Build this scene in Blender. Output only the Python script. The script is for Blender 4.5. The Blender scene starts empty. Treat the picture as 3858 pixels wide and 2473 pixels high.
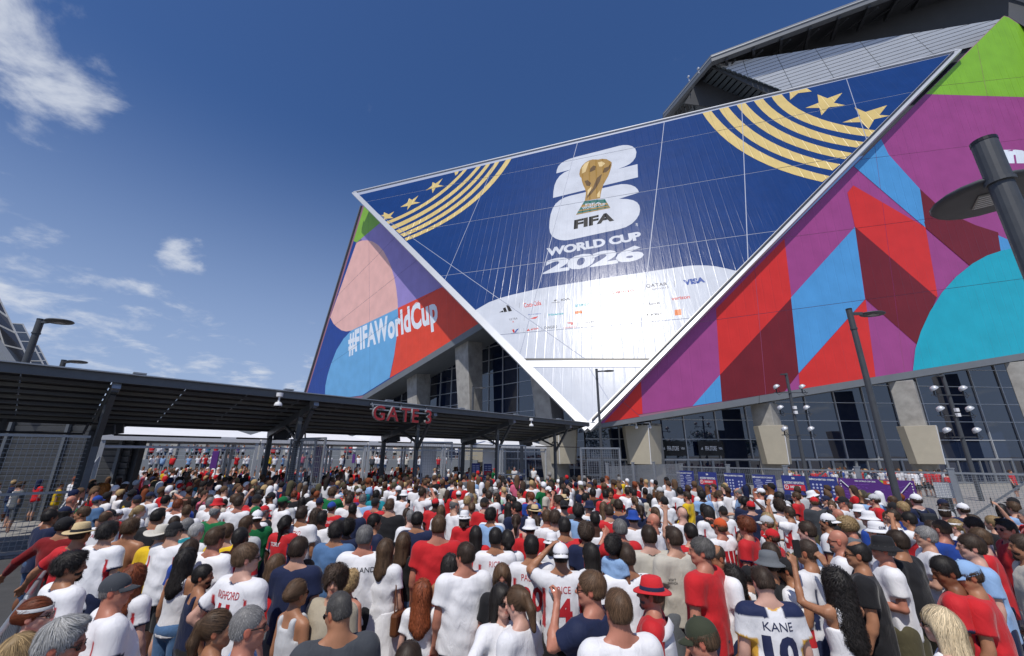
import bpy, bmesh, math, random
import numpy as np
from mathutils import Vector, Matrix
from mathutils.bvhtree import BVHTree
from mathutils.geometry import tessellate_polygon

random.seed(7); RNG = np.random.default_rng(7)
S = bpy.context.scene
COL = S.collection
rad = math.radians
# ------------------------------------------------------------------ camera, sky, sun
FPX, PITCH, CAMZ = 1551.0, rad(17.3), 2.62           # focal length in photo pixels (3858 wide)
cam = bpy.data.cameras.new('camera'); camo = bpy.data.objects.new('camera', cam); COL.objects.link(camo)
cam.sensor_fit = 'HORIZONTAL'; cam.sensor_width = 36.0; cam.lens = 36.0 * FPX / 3858.0
cam.clip_start = 0.05; cam.clip_end = 6000
camo.location = (0, 0, CAMZ); camo.rotation_euler = (math.pi / 2 + PITCH, 0, 0)
S.camera = camo
SUN_EL, SUN_AZ = rad(59.0), rad(20.0)               # behind the camera, a little to the left
SUN_DIR = Vector((-math.sin(SUN_AZ) * math.cos(SUN_EL), -math.cos(SUN_AZ) * math.cos(SUN_EL), math.sin(SUN_EL)))
sun = bpy.data.lights.new('sun', 'SUN'); suno = bpy.data.objects.new('sun', sun); COL.objects.link(suno)
sun.energy = 3.7; sun.angle = rad(0.53); sun.color = (1.0, 0.955, 0.89)
suno.rotation_euler = SUN_DIR.to_track_quat('Z', 'Y').to_euler()
S.view_settings.view_transform = 'Standard'; S.view_settings.look = 'None'
S.view_settings.exposure = 0.0; S.view_settings.gamma = 1.0; S.view_settings.use_curve_mapping = False
S.cycles.max_bounces = 6; S.cycles.diffuse_bounces = 3; S.cycles.glossy_bounces = 3; S.cycles.transparent_max_bounces = 6
S.cycles.use_denoising = True

def ray(u, v):
    x = (u - 1929) / FPX; y = (1236.5 - v) / FPX
    return Vector((x, math.cos(PITCH) - y * math.sin(PITCH), math.sin(PITCH) + y * math.cos(PITCH)))
CAMP = Vector((0, 0, CAMZ))
def at_y(u, v, Y):
    d = ray(u, v); return CAMP + d * (Y / d.y)
def at_z(u, v, z):
    d = ray(u, v); return CAMP + d * ((z - CAMZ) / d.z)
def on_plane(u, v, p0, n):
    d = ray(u, v); return CAMP + d * ((p0 - CAMP).dot(n) / d.dot(n))

W = bpy.data.worlds.new('World'); S.world = W; W.use_nodes = True
nt = W.node_tree; nt.nodes.clear()
def N(tree, typ, **kw):
    n = tree.nodes.new(typ)
    for k, v in kw.items():
        if k.startswith('i_'):
            n.inputs[k[2:].replace('_', ' ')].default_value = v
        elif k.startswith('n_'):
            n.inputs[int(k[2:])].default_value = v
        else:
            setattr(n, k, v)
    return n
def L(tree, a, b): tree.links.new(a, b)
sky = N(nt, 'ShaderNodeTexSky', sky_type='NISHITA', sun_disc=False, sun_elevation=SUN_EL,
        sun_rotation=math.pi + SUN_AZ, air_density=1.0, dust_density=0.8, ozone_density=1.6, altitude=200)
tc = N(nt, 'ShaderNodeTexCoord')
sep = N(nt, 'ShaderNodeSeparateXYZ'); L(nt, tc.outputs['Generated'], sep.inputs[0])
def M(tree, op, a, b=None, c=None, clamp=False):
    n = tree.nodes.new('ShaderNodeMath'); n.operation = op; n.use_clamp = clamp
    for i, x in enumerate((a, b, c)):
        if x is None: continue
        if isinstance(x, (int, float)): n.inputs[i].default_value = x
        else: tree.links.new(x, n.inputs[i])
    return n.outputs[0]
def smooth(tree, x, a, b):
    n = tree.nodes.new('ShaderNodeMapRange'); n.interpolation_type = 'SMOOTHSTEP'
    tree.links.new(x, n.inputs[0]); n.inputs[1].default_value = a; n.inputs[2].default_value = b
    return n.outputs[0]
# flat cloud layer coordinates (direction projected on a high sheet)
zc = M(nt, 'ADD', M(nt, 'MAXIMUM', sep.outputs[2], 0.0), 0.18)
cx = M(nt, 'DIVIDE', sep.outputs[0], zc); cy = M(nt, 'DIVIDE', sep.outputs[1], zc)
comb = N(nt, 'ShaderNodeCombineXYZ'); L(nt, cx, comb.inputs[0]); L(nt, cy, comb.inputs[1])
n1 = N(nt, 'ShaderNodeTexNoise', i_Scale=4.6, i_Detail=12.0, i_Roughness=0.60, i_Distortion=0.25); L(nt, comb.outputs[0], n1.inputs['Vector'])
n2 = N(nt, 'ShaderNodeTexNoise', i_Scale=0.9, i_Detail=4.0, i_Roughness=0.55); L(nt, comb.outputs[0], n2.inputs['Vector'])
cov = None
def blob(u, v, r_deg, w):
    """a cloud standing in the sky at the direction of a photo point"""
    global cov
    d = ray(u, v).normalized()
    dt = N(nt, 'ShaderNodeVectorMath', operation='DOT_PRODUCT'); L(nt, tc.outputs['Generated'], dt.inputs[0]); dt.inputs[1].default_value = d
    m = smooth(nt, dt.outputs['Value'], math.cos(rad(r_deg)), 1.0)
    m = M(nt, 'MULTIPLY', m, w)
    cov = m if cov is None else M(nt, 'MAXIMUM', cov, m)
for b in ((-60, 40, 8, 1.25), (40, 200, 6.5, 1.0), (120, 60, 7, .85), (290, 260, 5.0, 1.0), (60, 370, 7, .9), (20, 540, 4, .55),
          (690, 945, 3.4, 1.0), (200, 1020, 4.5, .62), (40, 1140, 11, .92), (300, 1180, 10, .84), (940, 1425, 3.2, 1.15),
          (640, 1400, 10, .8), (1180, 1450, 4.5, .9), (300, 1330, 12, .8)):
    blob(*b)
# scattered clouds over the rest of the sky (behind the camera and overhead)
back = smooth(nt, sep.outputs[1], 0.15, -0.5)
gen = M(nt, 'MULTIPLY', M(nt, 'MULTIPLY', smooth(nt, n2.outputs[0], 0.48, 0.68), back), 0.95)
cov = M(nt, 'MAXIMUM', cov, gen)
low = M(nt, 'MULTIPLY', smooth(nt, sep.outputs[2], 0.22, 0.0), 0.42)
cov = M(nt, 'MAXIMUM', cov, low)
cl = M(nt, 'ADD', M(nt, 'MULTIPLY', M(nt, 'SUBTRACT', n1.outputs[0], 0.66), 1.25), M(nt, 'MULTIPLY', cov, 0.30))
cf = M(nt, 'MULTIPLY', smooth(nt, cl, 0.0, 0.33), 0.82)
mix = N(nt, 'ShaderNodeMix', data_type='RGBA'); L(nt, cf, mix.inputs[0])
hs = N(nt, 'ShaderNodeHueSaturation'); hs.inputs['Saturation'].default_value = 1.22; hs.inputs['Value'].default_value = 1.0
L(nt, sky.outputs[0], hs.inputs['Color'])
tint = N(nt, 'ShaderNodeVectorMath', operation='MULTIPLY'); L(nt, hs.outputs[0], tint.inputs[0]); tint.inputs[1].default_value = (.98, 1.0, 1.22)
hz = N(nt, 'ShaderNodeMix', data_type='RGBA'); hzf = M(nt, 'MULTIPLY', smooth(nt, sep.outputs[2], 0.66, -0.02), 0.92); L(nt, hzf, hz.inputs[0])
L(nt, tint.outputs[0], hz.inputs[6]); hz.inputs[7].default_value = (4.1, 5.35, 7.9, 1)   # pale summer haze towards the horizon, all round
L(nt, hz.outputs[2], mix.inputs[6]); mix.inputs[7].default_value = (8.0, 8.5, 9.5, 1)
bg = N(nt, 'ShaderNodeBackground'); L(nt, mix.outputs[2], bg.inputs[0]); bg.inputs[1].default_value = 0.085
wo = N(nt, 'ShaderNodeOutputWorld'); L(nt, bg.outputs[0], wo.inputs[0])

# ------------------------------------------------------------------ helpers
def tag(o, label=None, cat=None, group=None, kind=None):
    if label: o['label'] = label
    if cat: o['category'] = cat
    if group: o['group'] = group
    if kind: o['kind'] = kind
    return o
def empty(name, loc=(0, 0, 0), rz=0, parent=None):
    o = bpy.data.objects.new(name, None); COL.objects.link(o); o.location = loc; o.rotation_euler = (0, 0, rz)
    o.empty_display_size = 0.1
    if parent: o.parent = parent
    return o
def link(name, me, parent=None, mats=None):
    o = bpy.data.objects.new(name, me); COL.objects.link(o)
    if parent: o.parent = parent
    if mats:
        for m in (mats if isinstance(mats, (list, tuple)) else [mats]): me.materials.append(m)
    return o
class MB:
    """collects shapes, links them as one mesh"""
    def __init__(s): s.v = []; s.f = []; s.m = []
    def add(s, vs, fs, m=0):
        b = len(s.v); s.v += [tuple(x) for x in vs]; s.f += [tuple(b + i for i in f) for f in fs]; s.m += [m] * len(fs); return s
    def box(s, c, size, rz=0, m=0, rot=None):
        x, y, z = (a / 2 for a in size)
        vs = [Vector((i * x, j * y, k * z)) for i in (-1, 1) for j in (-1, 1) for k in (-1, 1)]
        R = rot if rot is not None else Matrix.Rotation(rz, 3, 'Z')
        vs = [R @ q + Vector(c) for q in vs]
        return s.add(vs, [(0, 1, 3, 2), (4, 6, 7, 5), (0, 4, 5, 1), (2, 3, 7, 6), (0, 2, 6, 4), (1, 5, 7, 3)], m)
    def bar(s, a, b, w, h=None, m=0, up=(0, 0, 1)):
        a = Vector(a); b = Vector(b); h = h or w; d = b - a
        if d.length < 1e-6: return s
        z = d.normalized(); u = Vector(up)
        if abs(z.dot(u)) > .98: u = Vector((0, 1, 0))
        x = u.cross(z).normalized(); y = z.cross(x)
        R = Matrix((x, y, z)).transposed()
        return s.box((a + b) / 2, (w, h, d.length), m=m, rot=R)
    def tube(s, a, b, r, r2=None, n=10, m=0, caps=True):
        a = Vector(a); b = Vector(b); r2 = r if r2 is None else r2; d = b - a
        z = d.normalized(); u = Vector((0, 0, 1)) if abs(z.z) < .98 else Vector((0, 1, 0))
        x = u.cross(z).normalized(); y = z.cross(x); vs = []
        for p, rr in ((a, r), (b, r2)):
            for i in range(n):
                t = 2 * math.pi * i / n; vs.append(p + (x * math.cos(t) + y * math.sin(t)) * rr)
        fs = [(i, (i + 1) % n, n + (i + 1) % n, n + i) for i in range(n)]
        if caps: fs += [tuple(range(n - 1, -1, -1)), tuple(range(n, 2 * n))]
        return s.add(vs, fs, m)
    def path(s, pts, r, n=6, m=0):
        for a, b in zip(pts[:-1], pts[1:]): s.tube(a, b, r, n=n, m=m)
        return s
    def prism(s, pts, depth, m=0):
        """polygon of 3D points pushed back by the vector depth"""
        pts = [Vector(p) for p in pts]; d = Vector(depth); n = len(pts)
        return s.add(pts + [p + d for p in pts], [tuple(range(n)), tuple(range(2 * n - 1, n - 1, -1))] + [(i, n + i, n + (i + 1) % n, (i + 1) % n) for i in range(n)], m)
    def lathe(s, prof, c=(0, 0, 0), n=20, m=0, sx=1, sy=1):
        k = len(prof); vs = []
        for i in range(n):
            t = 2 * math.pi * i / n
            vs += [(c[0] + r * math.cos(t) * sx, c[1] + r * math.sin(t) * sy, c[2] + z) for r, z in prof]
        fs = [(i * k + j, ((i + 1) % n) * k + j, ((i + 1) % n) * k + j + 1, i * k + j + 1) for i in range(n) for j in range(k - 1)]
        return s.add(vs, fs, m)
    def mesh(s, name, smooth=False):
        me = bpy.data.meshes.new(name); me.from_pydata(s.v, [], s.f)
        if len(set(s.m)) > 1 or (s.m and s.m[0]): me.polygons.foreach_set('material_index', s.m)
        if smooth: me.polygons.foreach_set('use_smooth', [True] * len(s.f))
        me.update(); return me
    def build(s, name, mats, parent=None, smooth=False, bevel=0):
        me = s.mesh(name, smooth); o = link(name, me, parent, mats)
        if bevel:
            b = o.modifiers.new('edge', 'BEVEL'); b.width = bevel; b.segments = 2; b.limit_method = 'ANGLE'
        return o
def copy_tree(o, parent=None):
    c = o.copy(); COL.objects.link(c)
    if parent: c.parent = parent
    for ch in list(o.children): copy_tree(ch, c)
    return c

def text_tris(body, bold=0.0, spacing=1.0):
    """flat text as triangles in a unit box: x 0..1, y 0..1 (bounding box of the word), and its aspect"""
    cu = bpy.data.curves.new('text', 'FONT'); cu.body = body; cu.offset = bold; cu.space_character = spacing; cu.resolution_u = 3
    ob = bpy.data.objects.new('text', cu); COL.objects.link(ob)
    me = bpy.data.meshes.new_from_object(ob.evaluated_get(bpy.context.evaluated_depsgraph_get()))
    me.calc_loop_triangles()
    v = np.array([x.co[:2] for x in me.vertices]); t = np.array([x.vertices[:] for x in me.loop_triangles])
    bpy.data.objects.remove(ob); bpy.data.curves.remove(cu); bpy.data.meshes.remove(me)
    lo, hi = v.min(0), v.max(0); asp = (hi[0] - lo[0]) / (hi[1] - lo[1])
    return (v - lo) / (hi - lo), t, asp

# ------------------------------------------------------------------ materials
def mat(name, col, rough=.6, metal=0.0, spec=.5, noise=0.0, nscale=8.0, bump=0.0, bscale=40.0, coat=0.0, emis=None, coord='Object', ior=None):
    m = bpy.data.materials.new(name); m.use_nodes = True; t = m.node_tree
    b = t.nodes['Principled BSDF']; b.inputs['Roughness'].default_value = rough; b.inputs['Metallic'].default_value = metal
    b.inputs['Specular IOR Level'].default_value = spec; b.inputs['Base Color'].default_value = (*col, 1)
    if coat: b.inputs['Coat Weight'].default_value = coat; b.inputs['Coat Roughness'].default_value = .12
    if ior: b.inputs['IOR'].default_value = ior
    c = N(t, 'ShaderNodeTexCoord').outputs[coord]
    if noise:
        n = N(t, 'ShaderNodeTexNoise', i_Scale=nscale, i_Detail=6.0, i_Roughness=.6); L(t, c, n.inputs['Vector'])
        r = N(t, 'ShaderNodeMapRange'); L(t, n.outputs[0], r.inputs[0]); r.inputs[1].default_value = .25; r.inputs[2].default_value = .75
        r.inputs[3].default_value = 1 - noise; r.inputs[4].default_value = 1 + noise
        v = N(t, 'ShaderNodeVectorMath', operation='SCALE'); v.inputs[0].default_value = col; L(t, r.outputs[0], v.inputs['Scale'])
        L(t, v.outputs[0], b.inputs['Base Color'])
    if bump:
        n = N(t, 'ShaderNodeTexNoise', i_Scale=bscale, i_Detail=4.0); L(t, c, n.inputs['Vector'])
        bp = N(t, 'ShaderNodeBump'); bp.inputs['Strength'].default_value = bump; bp.inputs['Distance'].default_value = .02
        L(t, n.outputs[0], bp.inputs['Height']); L(t, bp.outputs[0], b.inputs['Normal'])
    return m
def wrap_mat(name, col, rough=.3, rib=.95, ribs=.45, crease=.35, spec=.5):
    """printed vinyl stretched over ribbed cladding; UV is in metres on the facade"""
    m = mat(name, col, rough, spec=spec); t = m.node_tree; b = t.nodes['Principled BSDF']
    uv = N(t, 'ShaderNodeTexCoord').outputs['UV']; s = N(t, 'ShaderNodeSeparateXYZ'); L(t, uv, s.inputs[0])
    fr = M(t, 'FRACT', M(t, 'DIVIDE', s.outputs[0], rib))
    rid = smooth(t, M(t, 'ABSOLUTE', M(t, 'SUBTRACT', fr, .5)), .10, .0)
    mp = N(t, 'ShaderNodeMapping'); mp.inputs['Scale'].default_value = (1.6, .22, 1); L(t, uv, mp.inputs[0])
    n = N(t, 'ShaderNodeTexNoise', i_Scale=1.1, i_Detail=5.0, i_Roughness=.62, i_Distortion=.6); L(t, mp.outputs[0], n.inputs['Vector'])
    n3 = N(t, 'ShaderNodeTexNoise', i_Scale=.12, i_Detail=2.0); L(t, uv, n3.inputs['Vector'])
    h = M(t, 'ADD', M(t, 'MULTIPLY', rid, M(t, 'MULTIPLY', smooth(t, n3.outputs[0], .3, .6), ribs)), M(t, 'MULTIPLY', n.outputs[0], crease))
    bp = N(t, 'ShaderNodeBump'); bp.inputs['Strength'].default_value = .55; bp.inputs['Distance'].default_value = .12
    L(t, h, bp.inputs['Height']); L(t, bp.outputs[0], b.inputs['Normal'])
    n2 = N(t, 'ShaderNodeTexNoise', i_Scale=.5, i_Detail=6.0); L(t, uv, n2.inputs['Vector'])
    r = N(t, 'ShaderNodeMapRange'); L(t, n2.outputs[0], r.inputs[0]); r.inputs[1].default_value = .3; r.inputs[2].default_value = .7
    r.inputs[3].default_value = .92; r.inputs[4].default_value = 1.06
    v = N(t, 'ShaderNodeVectorMath', operation='SCALE'); v.inputs[0].default_value = col; L(t, r.outputs[0], v.inputs['Scale'])
    L(t, v.outputs[0], b.inputs['Base Color'])
    return m
def rgb(h):
    h = h.lstrip('#'); c = [int(h[i:i + 2], 16) / 255 for i in (0, 2, 4)]
    return tuple(x / 12.92 if x <= .04045 else ((x + .055) / 1.055) ** 2.4 for x in c)
C_ = lambda h, k=1.0: tuple(x * k for x in rgb(h))
K = {}
K['concrete'] = mat('concrete', (.32, .31, .285), .85, noise=.32, nscale=1.1, bump=.25, bscale=30)
K['shield'] = mat('shield_panel', (.43, .39, .30), .7, noise=.07, nscale=1.5)
K['steel'] = mat('galvanised_steel', (.33, .35, .37), .42, metal=.55, noise=.12, nscale=6)
K['darksteel'] = mat('dark_painted_steel', (.055, .060, .066), .5, noise=.15, nscale=8, bump=.05, bscale=90)
K['canopy'] = mat('canopy_steel', (.105, .115, .125), .45, metal=.2, noise=.12, nscale=3)
K['soffit'] = mat('canopy_underside', (.025, .025, .028), .6, noise=.2, nscale=2)
K['purlin'] = mat('purlin_zinc', (.15, .15, .135), .5, metal=.3)
K['white'] = mat('white_paint', (.72, .73, .74), .45, noise=.04, nscale=3)
K['vinyl'] = mat('white_tent_vinyl', (.74, .75, .76), .5, noise=.05, nscale=1, bump=.2, bscale=2.5)
K['trim'] = mat('white_metal_trim', (.52, .54, .56), .36, metal=.25, noise=.06, nscale=.6)
K['beam'] = mat('grey_edge_beam', (.165, .18, .195), .5, noise=.08, nscale=.8)
K['black'] = mat('black_plastic', (.012, .012, .013), .4)
K['blackgloss'] = mat('black_gloss', (.01, .01, .012), .12)
K['lens'] = mat('dark_lens', (.008, .008, .010), .08)
K['lampface'] = mat('lamp_lens', (.34, .33, .31), .35, bump=.4, bscale=60)
K['redsign'] = mat('red_sign_face', (.36, .022, .025), .4)
K['letteredge'] = mat('brushed_letter_edge', (.55, .56, .57), .32, metal=.6)
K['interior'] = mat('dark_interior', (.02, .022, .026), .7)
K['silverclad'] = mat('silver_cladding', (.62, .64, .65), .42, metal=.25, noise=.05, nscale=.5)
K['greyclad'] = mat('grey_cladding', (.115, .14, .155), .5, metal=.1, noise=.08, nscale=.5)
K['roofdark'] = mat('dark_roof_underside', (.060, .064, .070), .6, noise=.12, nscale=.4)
def glass_mat():
    m = mat('coated_glass', (.008, .016, .042), .02, spec=.5, ior=2.05); t = m.node_tree; b = t.nodes['Principled BSDF']
    n = N(t, 'ShaderNodeTexNoise', i_Scale=.35, i_Detail=1.0); L(t, N(t, 'ShaderNodeTexCoord').outputs['Object'], n.inputs['Vector'])
    bp = N(t, 'ShaderNodeBump'); bp.inputs['Strength'].default_value = .06; bp.inputs['Distance'].default_value = .05
    L(t, n.outputs[0], bp.inputs['Height']); L(t, bp.outputs[0], b.inputs['Normal']); return m
K['glass'] = glass_mat()
def ground_mat():
    m = mat('plaza_concrete', (.27, .262, .245), .88); t = m.node_tree; b = t.nodes['Principled BSDF']
    o = N(t, 'ShaderNodeTexCoord').outputs['Object']
    n = N(t, 'ShaderNodeTexNoise', i_Scale=.5, i_Detail=8.0, i_Roughness=.65); L(t, o, n.inputs['Vector'])
    n2 = N(t, 'ShaderNodeTexNoise', i_Scale=14.0, i_Detail=5.0); L(t, o, n2.inputs['Vector'])
    br = N(t, 'ShaderNodeTexBrick', offset=0.0); br.inputs['Scale'].default_value = 1.0; br.inputs['Brick Width'].default_value = 2.4; br.inputs['Row Height'].default_value = 2.4
    br.inputs['Mortar Size'].default_value = .012; br.inputs['Color1'].default_value = (1, 1, 1, 1); br.inputs['Color2'].default_value = (.93, .93, .93, 1); br.inputs['Mortar'].default_value = (.45, .45, .45, 1)
    L(t, o, br.inputs['Vector'])
    k = M(t, 'MULTIPLY', M(t, 'ADD', .55, M(t, 'MULTIPLY', n.outputs[0], .9)), M(t, 'ADD', .8, M(t, 'MULTIPLY', n2.outputs[0], .4)))
    v = N(t, 'ShaderNodeVectorMath', operation='SCALE'); v.inputs[0].default_value = (.27, .262, .245); L(t, k, v.inputs['Scale'])
    v2 = N(t, 'ShaderNodeVectorMath', operation='MULTIPLY'); L(t, v.outputs[0], v2.inputs[0]); L(t, br.outputs[0], v2.inputs[1])
    L(t, v2.outputs[0], b.inputs['Base Color'])
    bp = N(t, 'ShaderNodeBump'); bp.inputs['Strength'].default_value = .3; bp.inputs['Distance'].default_value = .01; L(t, n2.outputs[0], bp.inputs['Height']); L(t, bp.outputs[0], b.inputs['Normal'])
    return m
K['ground'] = ground_mat()
K['dark_ground'] = mat('dark_ground', (.055, .056, .058), .92, noise=.25, nscale=2.0, bump=.4, bscale=60)

# ------------------------------------------------------------------ ground
g = MB(); R0 = 3000
g.add([(-R0, -R0, 0), (R0, -R0, 0), (R0, R0, 0), (-R0, R0, 0)], [(0, 1, 2, 3)])
tag(g.build('ground', K['ground']), kind='structure')
r_ = MB(); r_.add([(-26, -6, .004), (-2.75, -6, .004), (-2.75, 2.2, .004), (-4.6, 5.4, .004), (-8.6, 9.6, .004), (-13, 12.6, .004), (-30, 6, .004)], [(0, 1, 2, 3, 4, 5, 6)])
tag(r_.build('dark_ground_sheet', K['dark_ground']), kind='structure')  # darker flat sheet over the plaza, left of the queue
# ------------------------------------------------------------------ stadium
class Plane:
    """a facade plane: 2D metres (a along the horizontal, b up the slope)"""
    def __init__(s, p0, n, flip=False):
        s.p0 = Vector(p0); s.n = Vector(n).normalized()
        if s.n.dot(CAMP - s.p0) < 0: s.n = -s.n
        s.a = Vector((0, 0, 1)).cross(s.n).normalized(); s.b = s.n.cross(s.a).normalized()
        if s.a.x < 0: s.a = -s.a; s.b = -s.b
        if s.b.z < 0: s.b = -s.b
    @staticmethod
    def three(p, q, r):
        p, q, r = Vector(p), Vector(q), Vector(r); return Plane(p, (q - p).cross(r - p))
    def px(s, u, v):
        w = on_plane(u, v, s.p0, s.n) - s.p0; return np.array([w.dot(s.a), w.dot(s.b)])
    def P(s, ab, off=0.0): return s.p0 + s.a * float(ab[0]) + s.b * float(ab[1]) + s.n * off
    def pxs(s, pts): return [s.px(*q) for q in pts]
def cross2(a, b): return a[0] * b[1] - a[1] * b[0]
def split(poly, p, d):
    """split a convex polygon by the line through p along d -> left part, right part"""
    out = ([], []); n = len(poly); sd = [cross2(d, q - p) for q in poly]
    for i in range(n):
        j = (i + 1) % n
        if sd[i] >= 0: out[0].append(poly[i])
        if sd[i] <= 0: out[1].append(poly[i])
        if sd[i] * sd[j] < 0: x = poly[i] + (poly[j] - poly[i]) * (sd[i] / (sd[i] - sd[j])); out[0].append(x); out[1].append(x)
    return out
def area(poly): return .5 * sum(cross2(poly[i], poly[(i + 1) % len(poly)]) for i in range(len(poly)))
def ccw(poly): return poly if area(poly) > 0 else poly[::-1]
def clip(poly, cell):
    for i in range(len(cell)):
        if len(poly) < 3: return []
        poly = split(poly, cell[i], cell[(i + 1) % len(cell)] - cell[i])[0]
    return poly
def inset(cell, g):
    out = cell; n = len(cell)
    for i in range(n):
        d = cell[(i + 1) % n] - cell[i]; l = np.hypot(*d)
        if l < 1e-6: continue
        nn = np.array([-d[1], d[0]]) / l
        out = split(out, cell[i] + nn * g, d)[0]
        if len(out) < 3: return []
    return out
def tri_poly(pts):
    pts = [np.array(p) for p in pts]
    return [[pts[i] for i in t] for t in tessellate_polygon([[Vector((p[0], p[1], 0)) for p in pts]])]
def print_text(pl, body, l, r, top, bold=.01, mat_i=0, spacing=1.0):
    """a word printed on the facade: photo points of its lower left, lower right and upper left corner"""
    v, t, asp = text_tris(body, bold, spacing); o = pl.px(*l); x = pl.px(*r) - o; y = pl.px(*top) - o
    q = [o + x * a + y * b for a, b in v]
    return ([[q[i] for i in tr] for tr in t], mat_i)
def build_wrap(pl, outline, cuts, prints, mats, parent, gap=.042, name='wrap_panel', base_i=0):
    cells = [ccw([np.array(p) for p in outline])]
    for (a, b) in cuts:
        a, b = pl.px(*a), pl.px(*b); nc = []
        for c in cells:
            for h in split(c, a, b - a):
                if len(h) > 2 and abs(area(h)) > .15: nc.append(h)
        cells = nc
    ext = [tuple(f(q[i] for tr in trs for q in tr) for f, i in ((min, 0), (min, 1), (max, 0), (max, 1))) for trs, _ in prints]; lay = []
    for k, e in enumerate(ext):
        lay.append(1 + max([lay[j] for j in range(k) if not (ext[j][0] > e[2] or ext[j][2] < e[0] or ext[j][1] > e[3] or ext[j][3] < e[1])], default=0))
    boxes = [([(min(q[0] for q in tr), min(q[1] for q in tr), max(q[0] for q in tr), max(q[1] for q in tr)) for tr in trs]) for trs, _ in prints]
    for c in cells:
        c = inset(ccw(c), gap)
        if len(c) < 3 or abs(area(c)) < .05: continue
        cen = sum(c) / len(c); base = pl.P(cen)
        vs, fs, ms, uvs = [], [], [], []
        def put(poly, off, m):
            b0 = len(vs)
            for q in poly: vs.append(tuple(pl.P(q, off) - base)); uvs.append((q[0], q[1]))
            fs.append(tuple(range(b0, b0 + len(poly)))); ms.append(m)
        put(c, 0, base_i)
        n = len(c); b0 = len(vs)                               # returned edge of the panel
        for q in c: vs.append(tuple(pl.P(q, 0) - base)); uvs.append(tuple(q))
        for q in c: vs.append(tuple(pl.P(q, -.022) - base)); uvs.append(tuple(q))
        for i in range(n): fs.append((b0 + i, b0 + n + i, b0 + n + (i + 1) % n, b0 + (i + 1) % n)); ms.append(base_i)
        lo = [min(q[k] for q in c) for k in (0, 1)]; hi = [max(q[k] for q in c) for k in (0, 1)]
        for k, (trs, m) in enumerate(prints):
            for tr, bx in zip(trs, boxes[k]):
                if bx[0] > hi[0] or bx[2] < lo[0] or bx[1] > hi[1] or bx[3] < lo[1]: continue
                q = clip(ccw(list(tr)), c)
                if len(q) > 2 and abs(area(q)) > 1e-5: put(q, .004 * lay[k], m)
        me = bpy.data.meshes.new(name); me.from_pydata(vs, [], fs); me.polygons.foreach_set('material_index', ms)
        uvl = me.uv_layers.new(name='UVMap'); li = np.zeros(len(me.loops), np.int32); me.loops.foreach_get('vertex_index', li)
        uvl.data.foreach_set('uv', np.array(uvs, np.float32)[li].ravel()); me.update()
        o = link(name, me, parent, mats); o.location = base
def poly_px(pl, pts, m): return (tri_poly(pl.pxs(pts)), m)
def crop(x0, y0, s): return lambda pts: [(x0 + a / s, y0 + b / s) for a, b in pts]

ST = empty('stadium', (6, 40, 0)); tag(ST, 'huge angular football stadium wrapped in blue, purple and red printed banners over glass walls', 'stadium')
class _Off:  # children are built in world space; keep them there under the stadium's empty
    pass
def under(parent):
    bpy.context.view_layer.update(); inv = parent.matrix_world.inverted()
    for c in parent.children: c.matrix_parent_inverse = inv
az, el = rad(17), rad(21)
nA = Vector((-math.sin(az) * math.cos(el), -math.cos(az) * math.cos(el), math.sin(el)))
T = at_y(2215, 1610, 36.0)
A = Plane(T, nA)
M_blue = wrap_mat('wrap_navy_blue', C_('#183a72', .95), .20, ribs=.15, crease=.30, spec=.28)
M_white = wrap_mat('wrap_white', (.54, .57, .62), .22, ribs=.13, crease=.24, spec=.20)
M_gold = wrap_mat('wrap_gold', C_('#dcc277', .85), .3)
M_trophy = wrap_mat('wrap_trophy_gold', C_('#a9843f', .8), .3, spec=.15); M_trophyd = wrap_mat('wrap_trophy_brown', C_('#5f4520', .8), .3, spec=.15); M_trophyl = wrap_mat('wrap_trophy_light', C_('#d9c08a', .9), .3, spec=.15)
M_green = wrap_mat('wrap_malachite', C_('#0d6a62', .8), .3, spec=.15); M_ink = wrap_mat('wrap_black_ink', (.010, .011, .013), .35, spec=.08)
M_logor = wrap_mat('wrap_logo_red', C_('#c8322f', .9), .3, spec=.15); M_logob = wrap_mat('wrap_logo_blue', C_('#2b4f9b', .9), .3, spec=.15); M_logog = wrap_mat('wrap_logo_grey', (.16, .16, .17), .3, spec=.1); M_logot = wrap_mat('wrap_logo_teal', C_('#3aa6b0', .9), .3, spec=.15); M_logoo = wrap_mat('wrap_logo_orange', C_('#d9742f', .9), .3, spec=.15)
MA = [M_blue, M_white, M_gold, M_trophy, M_trophyd, M_trophyl, M_green, M_ink, M_logor, M_logob, M_logog, M_logot, M_logoo]
pr = []
c1 = crop(1780, 950, 2.403)
pr.append(poly_px(A, c1([(-10, 560), (30, 525), (150, 455), (250, 418), (350, 390), (600, 332), (1100, 252), (1580, 180), (1880, 135), (1970, 124), (2050, 121), (2130, 123), (2200, 130), (2300, 150), (2480, 195), (2400, 320), (1625, 1000), (420, 1000)]), 1))
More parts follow.
